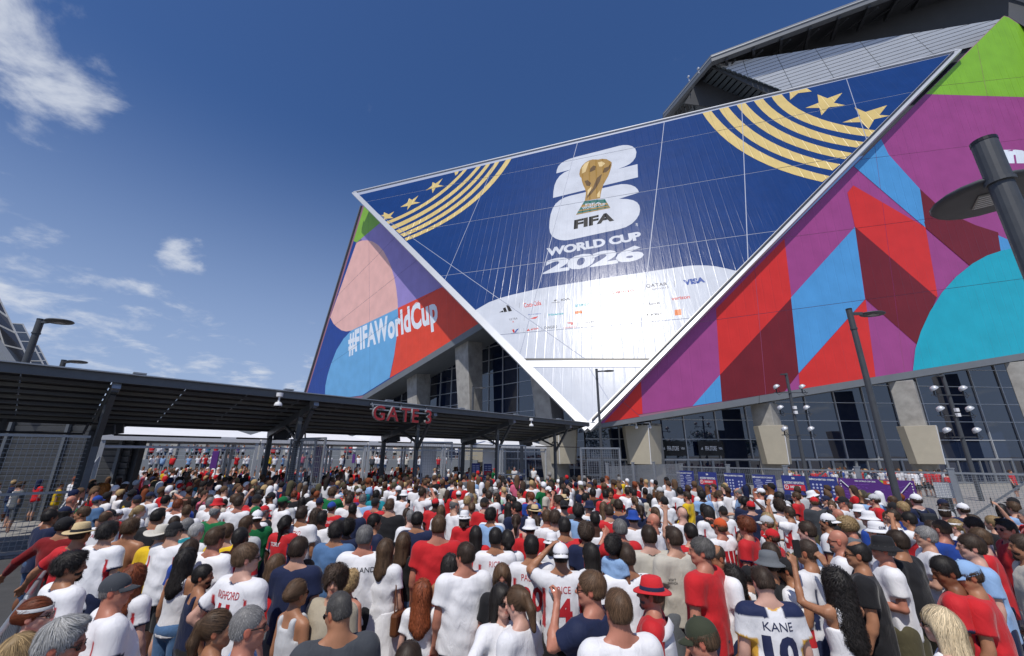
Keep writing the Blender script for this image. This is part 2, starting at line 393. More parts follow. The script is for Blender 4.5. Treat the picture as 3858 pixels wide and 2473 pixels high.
# striped ribbons and stars, right corner
c2 = crop(2400, 0, 1.648)
def ribbon(top, bot, m=2):
    return poly_px(A, c2(top + bot[::-1]), m)
arcs = [([(830, 590), (880, 655), (960, 710), (1080, 770), (1240, 810), (1475, 820)], [(890, 570), (960, 640), (1060, 710), (1170, 755), (1300, 790), (1510, 808)])]
def quad_arc(p0, p1, p2, n=12): return [((1 - t) ** 2 * p0[0] + 2 * t * (1 - t) * p1[0] + t * t * p2[0], (1 - t) ** 2 * p0[1] + 2 * t * (1 - t) * p1[1] + t * t * p2[1]) for t in [i / n for i in range(n + 1)]]
for (a0, a1, a2), (b0, b1, b2) in (
        (((828, 590), (930, 790), (1440, 850)), ((885, 568), (1000, 755), (1490, 812))),
        (((718, 618), (870, 850), (1365, 918)), ((772, 603), (930, 810), (1408, 884))),
        (((608, 640), (780, 900), (1290, 990)), ((662, 628), (850, 870), (1335, 952))),
        (((500, 665), (680, 960), (1215, 1060)), ((555, 652), (760, 930), (1262, 1022))),
        (((398, 692), (590, 1010), (1150, 1132)), ((452, 680), (680, 985), (1196, 1096)))):
    pr.append((tri_poly(A.pxs(c2(quad_arc(a0, a1, a2) + quad_arc(b0, b1, b2)[::-1]))), 2))
for st in ([(1350, 668), (1418, 697), (1552, 655), (1505, 715), (1568, 720), (1473, 742), (1438, 803), (1390, 760), (1275, 762), (1385, 722)],
           [(1120, 588), (1182, 612), (1275, 578), (1222, 640), (1297, 656), (1190, 668), (1145, 718), (1132, 672), (1045, 672), (1128, 640)],
           [(930, 562), (985, 560), (1040, 540), (1085, 570), (1000, 580), (950, 622), (948, 580)]):
    pr.append(poly_px(A, c2(st), 2))
c3 = crop(1100, 550, 1.4)
for (a0, a1, a2), (b0, b1, b2) in (
        (((497, 400), (760, 300), (920, 110)), ((510, 412), (790, 300), (940, 104))),
        (((520, 425), (830, 300), (990, 92)), ((540, 440), (860, 300), (1012, 86))),
        (((548, 447), (870, 320), (1040, 78)), ((566, 462), (900, 320), (1062, 72))),
        (((570, 468), (920, 330), (1085, 68)), ((590, 480), (950, 330), (1108, 62))),
        (((594, 488), (960, 350), (1140, 58)), ((602, 502), (1000, 350), (1170, 48)))):
    pr.append((tri_poly(A.pxs(c3(quad_arc(a0, a1, a2) + quad_arc(b0, b1, b2)[::-1]))), 2))
for st in ([(485, 350), (510, 362), (540, 346), (520, 372), (536, 382), (500, 384), (478, 398), (488, 376), (470, 366), (484, 364)],
           [(618, 278), (634, 286), (668, 262), (645, 296), (678, 300), (630, 312), (608, 340), (612, 318), (572, 324), (610, 300)],
           [(742, 192), (758, 200), (796, 172), (772, 206), (800, 212), (758, 222), (742, 250), (738, 226), (706, 236), (738, 212)],
           [(838, 132), (858, 136), (886, 122), (874, 148), (862, 158), (858, 140)]):
    pr.append(poly_px(A, c3(st), 2))
c4 = crop(1980, 500, 2.566)
pr.append(poly_px(A, c4([(297, 395), (303, 360), (318, 325), (345, 296), (380, 275), (425, 255), (480, 238), (700, 182), (900, 130), (945, 122), (990, 122), (1030, 132), (1060, 155), (1072, 190), (1064, 238), (1040, 275), (1010, 302), (960, 328), (895, 352), (1082, 306), (1087, 432), (266, 632), (270, 570), (280, 510), (300, 462), (330, 420), (375, 385), (440, 357)]), 1))
pr.append(poly_px(A, c4([(1097, 580), (1086, 552), (1060, 526), (1020, 508), (975, 500), (925, 500), (870, 510), (430, 612), (375, 630), (330, 655), (290, 690), (262, 735), (243, 790), (233, 850), (229, 920), (236, 965), (255, 1000), (290, 1025), (330, 1039), (380, 1043), (440, 1036), (900, 936), (970, 915), (1030, 880), (1070, 840), (1098, 795), (1108, 745), (1100, 705), (1078, 675), (1040, 655), (985, 644), (905, 641)]), 1))
pr.append(poly_px(A, c4([(520, 400), (527, 360), (545, 325), (575, 293), (610, 272), (650, 260), (700, 262), (740, 254), (785, 258), (815, 276), (833, 288), (832, 320), (818, 370), (800, 420), (775, 465), (752, 505), (735, 560), (726, 600), (722, 636), (572, 662), (580, 620), (585, 580), (575, 545), (558, 510), (545, 470), (540, 440), (525, 425)]), 3))
for q, m in (([(625, 350), (655, 320), (680, 325), (675, 360), (640, 378), (620, 385)], 4), ([(570, 470), (600, 460), (635, 490), (620, 520), (590, 515)], 4), ([(760, 345), (800, 330), (832, 290), (815, 350), (780, 385), (745, 390)], 4), ([(690, 440), (740, 400), (720, 470), (680, 540), (640, 590), (590, 640), (600, 600), (650, 540)], 4),
             ([(545, 340), (575, 300), (620, 275), (600, 320), (580, 380), (545, 400)], 5), ([(700, 290), (740, 280), (770, 300), (740, 330), (712, 330)], 5), ([(600, 560), (640, 520), (630, 560), (600, 610)], 5), ([(690, 600), (720, 560), (718, 625), (690, 630)], 5)):
    pr.append(poly_px(A, c4(q), m))
pr.append(poly_px(A, c4([(570, 662), (768, 645), (818, 728), (488, 797)]), 6))
pr.append(poly_px(A, c4([(545, 700), (790, 680), (800, 697), (534, 725)]), 3)); pr.append(poly_px(A, c4([(494, 787), (816, 722), (819, 730), (487, 798)]), 3)); pr.append(poly_px(A, c4([(515, 752), (806, 706), (812, 716), (508, 764)]), 3))
pt = lambda f, p: f([p])[0]
def word(body, l, r, top, m, bold=.02, f=c4, sp=1.0): pr.append(print_text(A, body, pt(f, l), pt(f, r), pt(f, top), bold, m, sp))
word('FIFA', (466, 937), (857, 852), (471, 848), 7, .05); word('WORLD CUP', (205, 1200), (1128, 1035), (203, 1120), 1, .05, sp=.94); word('2026', (165, 1372), (1140, 1230), (205, 1225), 1, .045, sp=.92)
word('TM', (1064, 908), (1064, 878), (1085, 908), 1, .02); word('WORLD CUP', (548, 746), (775, 706), (545, 720), 1, .02); word('FIFA', (580, 708), (735, 690), (578, 690), 1, .02)
w1 = lambda b, l, r, t, m, bold=.02: word(b, l, r, t, m, bold, c1)
w1('VISA', (1915, 305), (2110, 275), (1905, 255), 9, .06); w1('verizon', (1803, 440), (1970, 420), (1800, 410), 8, .02); w1('QATAR', (1570, 330), (1768, 308), (1566, 295), 10); w1('AIRWAYS', (1620, 350), (1778, 328), (1618, 332), 10, 0)
w1('Coca-Cola', (470, 506), (625, 480), (462, 464), 8, .02); w1('ULTRA', (335, 620), (410, 610), (333, 602), 10, .01); w1('Hisense', (690, 580), (825, 565), (688, 560), 11, .03); w1('Lenovo', (1270, 382), (1462, 358), (1266, 352), 8, .02)
w1('airbnb', (528, 710), (600, 700), (526, 690), 8); w1('DIAGEO', (653, 700), (768, 688), (651, 676), 7, 0); w1('DOORDASH', (828, 694), (940, 684), (827, 682), 8); w1('HYUNDAI', (718, 466), (790, 458), (717, 456), 10); w1('KIA', (805, 445), (885, 432), (802, 426), 10, .03)
w1('dove', (1588, 486), (1695, 470), (1585, 462), 10); w1('ROCKET', (1580, 580), (1716, 568), (1578, 562), 7, .03); w1('Valvoline', (350, 746), (415, 738), (349, 735), 9); w1('BANK OF AMERICA', (505, 572), (622, 562), (504, 564), 9); w1('Globant', (1008, 648), (1105, 636), (1007, 632), 10); w1('aramco', (930, 500), (1060, 484), (928, 478), 11)
for q, m in (([(240, 548), (275, 530), (282, 545)], 7), ([(276, 512), (298, 500), (316, 540), (288, 546)], 7), ([(306, 486), (328, 478), (358, 534), (328, 540)], 7), ([(358, 705), (376, 700), (385, 730), (372, 732)], 8), ([(378, 732), (400, 700), (420, 694), (392, 730)], 9), ([(364, 625), (371, 624), (372, 638), (365, 639)], 8),
             ([(1830, 525), (1890, 518), (1892, 570), (1832, 576)], 12), ([(855, 640), (905, 635), (912, 648), (905, 660), (890, 660), (895, 648), (868, 648)], 8), ([(520, 605), (560, 590), (598, 582), (570, 605)], 8), ([(1622, 432), (1650, 420), (1672, 428), (1650, 445)], 2), ([(735, 440), (760, 428), (766, 440), (742, 448)], 10), ([(490, 718), (506, 694), (522, 714)], 8), ([(925, 540), (985, 528), (1000, 555), (930, 562)], 12),
             ([(424, 458), (426, 458), (426, 510), (424, 510)], 10), ([(666, 432), (668, 432), (668, 484), (666, 484)], 10), ([(1824, 258), (1827, 258), (1833, 318), (1830, 318)], 10), ([(467, 583), (469, 583), (469, 626), (467, 626)], 10), ([(655, 550), (657, 550), (657, 598), (655, 598)], 10), ([(465, 690), (467, 690), (467, 735), (465, 735)], 10), ([(627, 672), (629, 672), (629, 716), (627, 716)], 10), ([(799, 645), (801, 645), (801, 690), (799, 690)], 10)):
    pr.append(poly_px(A, c1(q), m))
cutsA = [((2493, 537), (1930, 660)), ((2473, 714), (1990, 800)), ((2451, 934), (2054, 981)), ((2417, 1216), (2030, 1225)),
         ((1821, 714), (1678, 1050)), ((2186, 500), (2030, 1075)), ((2498, 500), (2417, 1216)), ((2794, 388), (2815, 898)), ((3189, 297), (3262, 516)), ((1386, 779), (2179, 1336))]
# make the level seams exactly level on the facade
lv = []
for a, b in cutsA[:4]:
    q = A.px(*a); lv.append(q)
outA = A.pxs([(1352, 735), (3585, 203), (2450, 1352), (1958, 1352)])
class _C: pass
def level_cut(q):
    w1_, w2_ = A.P(q), A.P(q + np.array([5., 0])); return (proj(w1_), proj(w2_))
def proj(P):
    d = Vector(P) - CAMP; zz = d.y * math.cos(PITCH) + d.z * math.sin(PITCH); yy = -d.y * math.sin(PITCH) + d.z * math.cos(PITCH)
    return (1929 + FPX * d.x / zz, 1236.5 - FPX * yy / zz)
build_wrap(A, outA, [level_cut(q) for q in lv] + cutsA[4:], pr, MA, ST)
outA2 = A.pxs([(1972, 1385), (2425, 1385), (2222, 1592), (2206, 1592)])
build_wrap(A, outA2, [((2215, 1380), (2270, 1470))], [], [M_white], ST)
M_seamA = mat('seam_lacing', (.32, .36, .46), .45)
def sheet(pl, pts, off, m, name, thick=.1, parent=ST):
    b = MB(); q = [pl.P(pl.px(*p), off) for p in pts]; b.prism(q, pl.n * -thick); return b.build(name, m, parent)
sheet(A, [(1340, 727), (3600, 197), (2215, 1612)], -.020, M_seamA, 'panel_backing', .25)
sheet(A, [(1955, 1354), (2452, 1354), (2430, 1383), (1970, 1383)], .02, K['trim'], 'crossbar', .2)
sheet(A, [(1950, 1353), (2455, 1353), (2452, 1358), (1955, 1358)], .08, K['black'], 'crossbar_dark_line', .05)  # raised black strip drawn as the dark line above the crossbar
def edge(pl, a, b, w, h, m, name, off=0):
    MB().bar(pl.P(pl.px(*a), off), pl.P(pl.px(*b), off), w, h, up=pl.n).build(name, m, ST)
edge(A, (1333, 726), (2216, 1615), .75, .5, K['trim'], 'edge_trim', -.1); edge(A, (3610, 190), (2214, 1615), .68, .4, K['trim'], 'edge_trim', -.05); edge(A, (1333, 727), (3606, 193), .22, .3, K['trim'], 'top_trim', .05)
edge(A, (3590, 203), (2232, 1588), .12, .1, K['black'], 'trim_groove', .26)

# right mural
M_seam = mat('seam_backing', (.34, .16, .22), .6)
RR = on_plane(3600, 195, A.p0, A.n); BR = at_y(3858, 1330, 41.0)
B = Plane.three(T + Vector((0, .35, 0)), RR + Vector((0, .35, 0)), BR)
mc = {'pu': '#97447f', 're': '#c9302b', 'da': '#6b1c24', 'bl': '#4d92c8', 'te': '#1fa0b4', 'gr': '#7fb42e', 'wh': '#dfe6ee'}
MBm = [wrap_mat('mural_' + n, C_(mc[k], 1.22), .42, rib=1.05, ribs=.30, crease=.22, spec=.35) for k, n in (('pu', 'purple'), ('re', 'red'), ('da', 'dark_red'), ('bl', 'light_blue'), ('te', 'teal'), ('gr', 'lime'), ('wh', 'white'))]
c5 = crop(2400, 800, 1.648); pr = []
X = lambda f, pts, m: pr.append(poly_px(B, f(pts), m))
X(c2, [(2260, 88), (1780, 585), (2403, 604), (3200, 640), (3200, 88)], 5)
X(c5, [(-200, 1300), (-60, 1150), (25, 1050), (35, 1265), (-200, 1310)], 1)
X(c5, [(335, 1215), (515, 1010), (528, 1182)], 3)
X(c5, [(490, 600), (915, 165), (960, 540), (515, 1010)], 1)
X(c5, [(515, 1010), (960, 530), (1003, 1000), (910, 1120), (528, 1182)], 2)
X(c5, [(955, 530), (1352, 92), (1415, 540), (1003, 1000)], 3)
X(c5, [(1003, 1005), (1418, 540), (1480, 1022), (1012, 1100)], 1)
X(c5, [(1352, 92), (1860, 530), (1735, 820), (1418, 540)], 2)
X(c5, [(1305, -120), (1342, -165), (1790, 95), (1865, 520), (1860, 530), (1352, 92)], 1)
X(c2, [(1340, 1030), (1510, 858), (1560, 960), (1650, 1060), (1755, 1175), (1790, 1415), (1620, 1270)], 3)
X(c2, [(1755, 1175), (1900, 1310), (2100, 1400), (2240, 1445), (2260, 1560), (2062, 1650), (1790, 1418)], 2)
X(c5, [(2240, 145), (2260, 245), (2062, 330), (1790, 98), (1780, 60), (1960, 20)], 2)
X(c5, [(2240, 145), (2403, 215), (2403, 260), (2255, 240)], 3)
te = [(1710, 985), (1725, 850), (1760, 740), (1815, 620), (1890, 500), (1980, 400), (2080, 320), (2170, 270), (2260, 240), (2400, 210), (2700, 170), (3000, 250), (3000, 780)]
X(c5, te, 4)
X(c2, [(2330, 1230), (2420, 1225), (2500, 1300), (2403, 1380), (2345, 1300)], 3)
pr.append(print_text(B, 'n', pt(c2, (2262, 1015)), pt(c2, (2440, 1015)), pt(c2, (2250, 930)), .08, 6))
outB = B.pxs([(2243, 1600), (3782, 61), (3800, 66), (4500, 530), (4500, 1232), (2858, 1492)])
cutsB = [((2952, 897), (3486, 827)), ((2627, 1215), (3262, 1130)), ((3510, 327), (3858, 290)), ((3340, 590), (3858, 525)), ((2843, 1012), (2885, 1486)), ((3328, 800), (3407, 1395)), ((3678, 156), (3758, 553)), ((2330, 1500), (2400, 1560))]
build_wrap(B, outB, cutsB, pr, MBm, ST, gap=.02)
sheet(B, [(2237, 1604), (3784, 59), (3802, 64), (4500, 528), (4500, 1240), (2858, 1495)], -.020, M_seam, 'panel_backing', .3)
bb = MB(); q = [B.P(B.px(*p), o) for p, o in (((2216, 1606), .05), ((2858, 1492), .05), ((3858, 1330), .05), ((4400, 1243), .05))]
q2 = [B.P(B.px(*p), .05) for p in ((2210, 1621), (2858, 1519), (3858, 1355), (4400, 1268))]
for i in range(3):
    b = MB(); b.prism([q[i] + (q[i + 1] - q[i]) * .002, q[i + 1], q2[i + 1], q2[i] + (q2[i + 1] - q2[i]) * .002], (0, 5, 0)); b.build('edge_beam', K['beam'], ST)

# left mural, set back behind the corner of the big panel
def edge_pt(u, v, back): return on_plane(u, v, A.p0, A.n) - nA * back
C1 = edge_pt(1362, 790, 4.0); C2 = edge_pt(1800, 1222, 4.0); C3 = at_y(1157, 1478, 84.0)
Cp = Plane.three(C1, C2, C3)
lc = [('navy', '#1d3f8e'), ('lilac', '#9a8ac6'), ('peach', '#eab7ac'), ('lime', '#86b83a'), ('sky_blue', '#6aaad8'), ('orange_red', '#e2492f'), ('pale', '#e4ebf2')]
MC = [wrap_mat('left_mural_' + n, C_(h, 1.12), .42, rib=1.6, ribs=.25, crease=.15, spec=.35) for n, h in lc]
c6 = crop(1100, 700, 1.925); pr = []
Y_ = lambda pts, m: pr.append(poly_px(Cp, c6(pts), m))
Y_([(470, 410), (640, 250), (1300, 950), (760, 900), (700, 400)], 1)
Y_([(460, 415), (640, 270), (900, 500), (1200, 800), (768, 890), (500, 380)], 1)
Y_([(500, 100), (560, 170), (650, 262), (470, 412), (440, 400)], 3)
Y_([(466, 420), (480, 408), (510, 398), (545, 396), (585, 405), (625, 430), (665, 475), (695, 530), (720, 590), (742, 665), (757, 745), (766, 825), (769, 890), (430, 1052), (395, 1058), (360, 1050), (325, 1025), (300, 1000), (278, 955)], 2)
Y_([(769, 888), (1090, 735), (1400, 1020), (1250, 1080), (710, 1395), (740, 1250), (760, 1100)], 5)
Y_([(769, 890), (771, 960), (762, 1090), (742, 1230), (708, 1395), (480, 1540), (240, 1530), (243, 1450), (260, 1370), (285, 1290), (325, 1190), (375, 1110), (430, 1052)], 4)
pr.append(print_text(Cp, '#FIFAWorldCup', (1100 + 412 / 1.925, 700 + 1272 / 1.925), (1100 + 1068 / 1.925, 700 + 1045 / 1.925), (1100 + 408 / 1.925, 700 + 1066 / 1.925), .04, 6, 1.05))
outC = Cp.pxs([(1372, 782), (1840, 1200), (1800, 1222), (1360, 1494), (1140, 1520), (1157, 1470), (1340, 900)])
outC = Cp.pxs([(1372, 778), (1900, 1290), (1800, 1224), (1370, 1490), (1145, 1520)])
outC = Cp.pxs([(1372, 778), (1846, 1196), (1370, 1490), (1145, 1520)])
build_wrap(Cp, outC, [((1261, 1126), (1479, 905)), ((1256, 1230), (1560, 990)), ((1175, 1420), (1660, 1080)), ((1390, 905), (1395, 1480))], pr, MC, ST, gap=.02)
sheet(Cp, [(1368, 770), (1860, 1200), (1365, 1505), (1138, 1530)], -.020, M_seam, 'panel_backing', .4)
q = [Cp.P(Cp.px(*p), .05) for p in ((1858, 1186), (1370, 1491))]; q2 = [Cp.P(Cp.px(*p), .05) for p in ((1868, 1208), (1345, 1525))]
MB().prism([q[0], q[1], q2[1], q2[0]], (1.5, 6, 0)).build('edge_beam', K['beam'], ST)
edge(Cp, (1362, 775), (1135, 1525), .25, .4, K['beam'], 'edge_trim')

# glass walls: panes and mullions
def glass_wall(p0, p1, z0, z1, nx, nz, keep=None, skew=0):
    p0, p1 = Vector(p0), Vector(p1); e = (p1 - p0); n = Vector((e.y, -e.x, 0)).normalized()
    if n.dot(CAMP - p0) < 0: n = -n
    back = MB()
    dz = (z1 - z0) / nz; rz = math.atan2(e.y, e.x); lx = e.length / nx
    me = MB().box((0, 0, 0), (lx - .05, .03, dz - .05)).mesh('window_pane'); me.materials.append(K['glass'])
    mh = MB().box((0, 0, 0), (lx, .10, .075)).mesh('mullion'); mh.materials.append(K['trim'])
    for i in range(nx):
        for j in range(nz):
            c = p0 + e * ((i + .5) / nx) + Vector((0, 0, z0 + dz * (j + .5)))
            if keep and not keep(c): continue
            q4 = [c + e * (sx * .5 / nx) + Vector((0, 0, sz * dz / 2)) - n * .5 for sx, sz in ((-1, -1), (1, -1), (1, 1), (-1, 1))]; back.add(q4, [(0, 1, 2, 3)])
            w = link('window_pane', me, ST); w.location = c
            w.rotation_euler = (rad(random.uniform(-.12, .12)), 0, rz + rad(random.uniform(-.12, .12)))
            h = link('mullion', mh, ST); h.location = c + Vector((0, 0, -dz / 2)) + n * .06; h.rotation_euler = (0, 0, rz)
    for i in range(nx + 1):
        b = MB(); c = p0 + e * (i / nx) + n * .07; top = z1
        if keep:
            while top > z0 and not keep(c + Vector((0, 0, top - .4))): top -= .5
            if top < z0 + 1: continue
        b.bar(c + Vector((0, 0, z0)), c + Vector((0, 0, top)), .09, .16, up=n); b.build('mullion', K['trim'], ST)
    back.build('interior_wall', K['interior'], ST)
GW0, GW1 = Vector((7.0, 40.6, 0)), Vector((76, 46.6, 0))
def behind(c): return (c - A.p0).dot(A.n) < -1.3 and (c - B.p0).dot(B.n) < -1.5 and (c - Cp.p0).dot(Cp.n) < -1.5
def below_right(c):
    if not behind(c): return False
    u, v = proj(c); return v > 1597 - (u - 2208) * .1605 - 40
glass_wall(GW0, GW1, 2.35, 19.0, 21, 9, below_right)
q = Cp.P(Cp.px(1850, 1196)); q2 = Cp.P(Cp.px(1290, 1540))
dl = (q2 - q); dl.z = 0; dl.normalize()
LW0 = Vector((10.5, 42.3, 0)); LW1 = LW0 + (Vector((q2.x, q2.y, 0)) + Vector((1.5, 6.0, 0)) - LW0)
def below_left(c):
    if not behind(c): return False
    u, v = proj(c); return v > 1196 + (1850 - u) * .614 - 25 or u > 1850
glass_wall(LW0, LW1, 2.35, 28.0, 20, 14, below_left)
def door_row(p0, p1, n):
    p0, p1 = Vector(p0), Vector(p1); e = p1 - p0; rz = math.atan2(e.y, e.x); lx = e.length / n
    fr = MB()
    for x in (-lx / 2 + .06, 0, lx / 2 - .06): fr.box((x, 0, 1.15), (.12, .14, 2.3))
    for z in (2.24, .12, .95): fr.box((0, .01, z), (lx - .1, .12, .11))
    fm = fr.mesh('door_frame'); fm.materials.append(K['steel'])
    gm = MB().box((0, .06, 1.15), (lx - .1, .03, 2.2)).mesh('door_glass'); gm.materials.append(K['glass'])
    for i in range(n):
        c = p0 + e * ((i + .5) / n)
        d = link('entrance_door', fm, ST); d.location = c; d.rotation_euler = (0, 0, rz); w = link('door_glass', gm, d)
door_row(GW0, GW1, 28); door_row(LW0, LW1, 20)

# concrete columns with hanging shields
def column(name, top, bot, w1, w2, rz, m=K['concrete'], parent=ST):
    b = MB(); vs = []
    for p, w in ((bot, w2), (top, w1)):
        for sx, sy in ((-1, -1), (1, -1), (1, 1), (-1, 1)):
            vs.append(Vector(p) + Matrix.Rotation(rz, 3, 'Z') @ Vector((sx * w / 2, sy * w / 2, 0)))
    b.add(vs, [(0, 1, 5, 4), (1, 2, 6, 5), (2, 3, 7, 6), (3, 0, 4, 7), (4, 5, 6, 7), (3, 2, 1, 0)])
    return b.build(name, m, parent, bevel=.04)
def shield(c, z0, z1, w1, w2, d, rz):
    b = MB(); R = Matrix.Rotation(rz, 3, 'Z'); c = Vector(c)
    pts = lambda w, z, k: [c + R @ Vector(x) + Vector((0, 0, z)) for x in ((-w / 2, d * .45, 0), (-w * .02, -d * .55 * k, 0), (w / 2, d * .35, 0), (w / 2 - .05, d, 0), (-w / 2 + .05, d, 0))]
    lo, hi = pts(w2, z0, .8), pts(w1, z1, 1)
    b.add(lo + hi, [(i, (i + 1) % 5, 5 + (i + 1) % 5, 5 + i) for i in range(5)] + [(4, 3, 2, 1, 0), (5, 6, 7, 8, 9)])
    o = b.build('column_shield', K['shield'], ST, bevel=.02)
    e = MB().bar(lo[1], hi[1], .05).build('shield_edge', K['white'], o)
    return o
for u, vt, Y, w1, w2, rz, sx in ((2439, 1590, 39.6, 3.4, 2.85, 40, -.75), (2876, 1515, 39.4, 2.8, 2.2, 38, -.1), (3395, 1432, 39.8, 3.3, 2.6, 42, -.35), (3830, 1360, 41.0, 3.4, 2.6, 40, 0), (4300, 1290, 42.5, 3.6, 2.7, 40, 0)):
    t = at_y(u, vt + 8, Y); ft = at_y(u, vt, Y)
    column('column', Vector((ft.x, Y, t.z)), Vector((ft.x, Y, 0)), 1.75, 1.75, rad(rz))
    if u < 4000: shield((ft.x + sx, Y - 1.6, 0), 1.95, 5.25, w1, w2, 1.4, rad(6))
for (ut, vt, ub, vb, w1, w2, Y) in ((1432, 1470, 1432, 1560, 2.4, 2.0, 72), (1577, 1385, 1577, 1560, 2.6, 1.9, 62), (1764, 1262, 1772, 1560, 2.7, 1.8, 53), (2050, 1400, 2075, 1600, 2.2, 1.8, 42.0)):
    t = at_y(ut, vt - 6, Y); b_ = at_y(ub, vb, Y)
    dz = (t.z - 0) / max(.01, t.z - b_.z); bot = t + (b_ - t) * dz; bot.z = 0
    column('column', t, bot, w1, w2, rad(48))
    if ut > 1700: shield((bot.x + .2, Y - 1.9, 0), 1.95, 5.25, 2.9, 2.3, 1.3, rad(-20))

# upper building: silver cladding, grey side wall, dark roof underside and fascia
def quad_y(pts, m, name, thick=(0, .4, 0), **kw): return MB().prism([at_y(*p) for p in pts], thick).build(name, m, ST, **kw)
# silver wall behind the top edge of the big panel, in separate boards
Uw = Plane.three(at_y(2690, 243, 58), at_y(3760, 80, 50), at_y(2960, 345, 57.2))
sheet(Uw, [(2680, 248), (3000, 199), (3565, 110), (4000, 40), (4300, 200), (3600, 230), (2960, 380)], -.25, K['darksteel'], 'wall_backing', .3)
sheet(Uw, [(2600, 330), (2670, 210), (3100, 20), (4100, -330), (4300, 250), (3000, 380)], -4.5, K['roofdark'], 'recess_shade_wall', .3)  # back of the recess; its dark colour stands for shade under the roof
def clad(pl, outline, d0, d1, n, cross, m, nm, gap=.045):
    cells = [ccw(pl.pxs(outline))]
    lines = []
    for i in range(1, n):
        t = i / n; lines.append(((d0[0][0] + (d1[0][0] - d0[0][0]) * t, d0[0][1] + (d1[0][1] - d0[0][1]) * t), (d0[1][0] + (d1[1][0] - d0[1][0]) * t, d0[1][1] + (d1[1][1] - d0[1][1]) * t)))
    for a, b in lines + cross:
        a, b = pl.px(*a), pl.px(*b); nc = []
        for c in cells:
            for h in split(c, a, b - a):
                if len(h) > 2 and abs(area(h)) > .02: nc.append(h)
        cells = nc
    for c in cells:
        c = inset(ccw(c), gap)
        if len(c) < 3: continue
        cen = pl.P(sum(c) / len(c)); b = MB(); b.prism([pl.P(x) - cen for x in c], pl.n * -.12); o = b.build(nm, m, ST); o.location = cen
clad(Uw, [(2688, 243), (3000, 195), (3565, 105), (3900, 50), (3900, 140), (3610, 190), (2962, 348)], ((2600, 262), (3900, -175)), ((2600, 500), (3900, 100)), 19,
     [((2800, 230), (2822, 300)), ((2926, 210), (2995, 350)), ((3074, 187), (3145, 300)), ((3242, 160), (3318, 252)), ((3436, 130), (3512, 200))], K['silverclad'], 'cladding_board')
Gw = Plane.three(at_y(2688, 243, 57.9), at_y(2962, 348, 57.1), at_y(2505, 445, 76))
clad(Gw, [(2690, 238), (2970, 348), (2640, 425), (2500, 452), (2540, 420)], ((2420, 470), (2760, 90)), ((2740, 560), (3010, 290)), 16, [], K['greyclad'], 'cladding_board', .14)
for i in range(8):
    u = 2620 - i * 13.5; v = 352 + i * 12.5
    sheet(Gw, [(u, v), (u + 9, v - 10), (u + 17, v + 24), (u + 8, v + 33)], .06, K['black'], 'louvre', .05)
edge(Gw, (2600, 340), (2618, 425), .25, .25, K['beam'], 'drain_pipe', .25)
# roof overhang
fo = lambda u, v, d=2.4: on_plane(u, v, Uw.p0 + Uw.n * d, Uw.n)
F0, F1, F2 = at_y(2500, 447, 74), fo(2682, 232, 1.6), fo(3330, -8); F3 = fo(4300, -370)
fas = MB()
for a, b in ((F0, F1), (F1, F2), (F2, F3)):
    MB().prism([a, b, b + Vector((0, 0, 1.5)), a + Vector((0, 0, 1.5))], (.4, .9, 0)).build('roof_fascia', K['beam'], ST)
    MB().bar(a + Vector((0, -.12, 1.0)), b + Vector((0, -.12, 1.0)), .1, .12).build('fascia_lip', K['silverclad'], ST)
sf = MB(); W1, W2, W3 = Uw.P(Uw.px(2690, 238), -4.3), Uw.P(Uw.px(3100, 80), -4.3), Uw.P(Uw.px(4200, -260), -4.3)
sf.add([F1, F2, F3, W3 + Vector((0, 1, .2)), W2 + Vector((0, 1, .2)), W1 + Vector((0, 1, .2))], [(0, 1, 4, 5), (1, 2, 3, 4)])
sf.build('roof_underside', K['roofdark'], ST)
rf = MB(); up = Vector((0, 0, 1.5)); rf.add([F0 + up, F1 + up, F2 + up, F3 + up, F3 + Vector((20, 60, 8)), F0 + Vector((20, 60, 8))], [(0, 1, 2, 3, 4, 5)]); rf.build('roof', K['beam'], ST)
for i in range(9):
    t = (i + .5) / 9; a = F1.lerp(F2, t * 1.5) + Vector((.3, .3, -.1)); b = W1.lerp(W2, t * 2.2) + Vector((1.2, -.5, -1.6))
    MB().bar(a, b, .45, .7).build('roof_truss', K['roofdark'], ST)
    MB().bar(a + Vector((1.8, .3, 0)), b + Vector((-2.4, 0, -.2)), .22).build('roof_brace', K['roofdark'], ST)
# end of the roof over the lime mural
MB().prism([at_y(3800, -30, 41.5), at_y(3800, 62, 41.2), at_y(4500, 520, 36), at_y(4600, 250, 36)], (9, 6, 6)).build('roof_end', K['roofdark'], ST)
MB().bar(at_y(3800, -30, 41), at_y(4600, 236, 36), .9, .5).build('roof_end_lip', K['silverclad'], ST)
for u, v, Y in ((2597, 295, 62), (2634, 265, 59)):
    b = MB(); p = at_y(u, v + 12, Y); b.tube(p, p + Vector((0, 0, 1.0)), .05); b.tube(p + Vector((-.1, -.3, 1.0)), p + Vector((-.1, .1, 1.05)), .16); b.build('roof_camera', K['white'], ST)
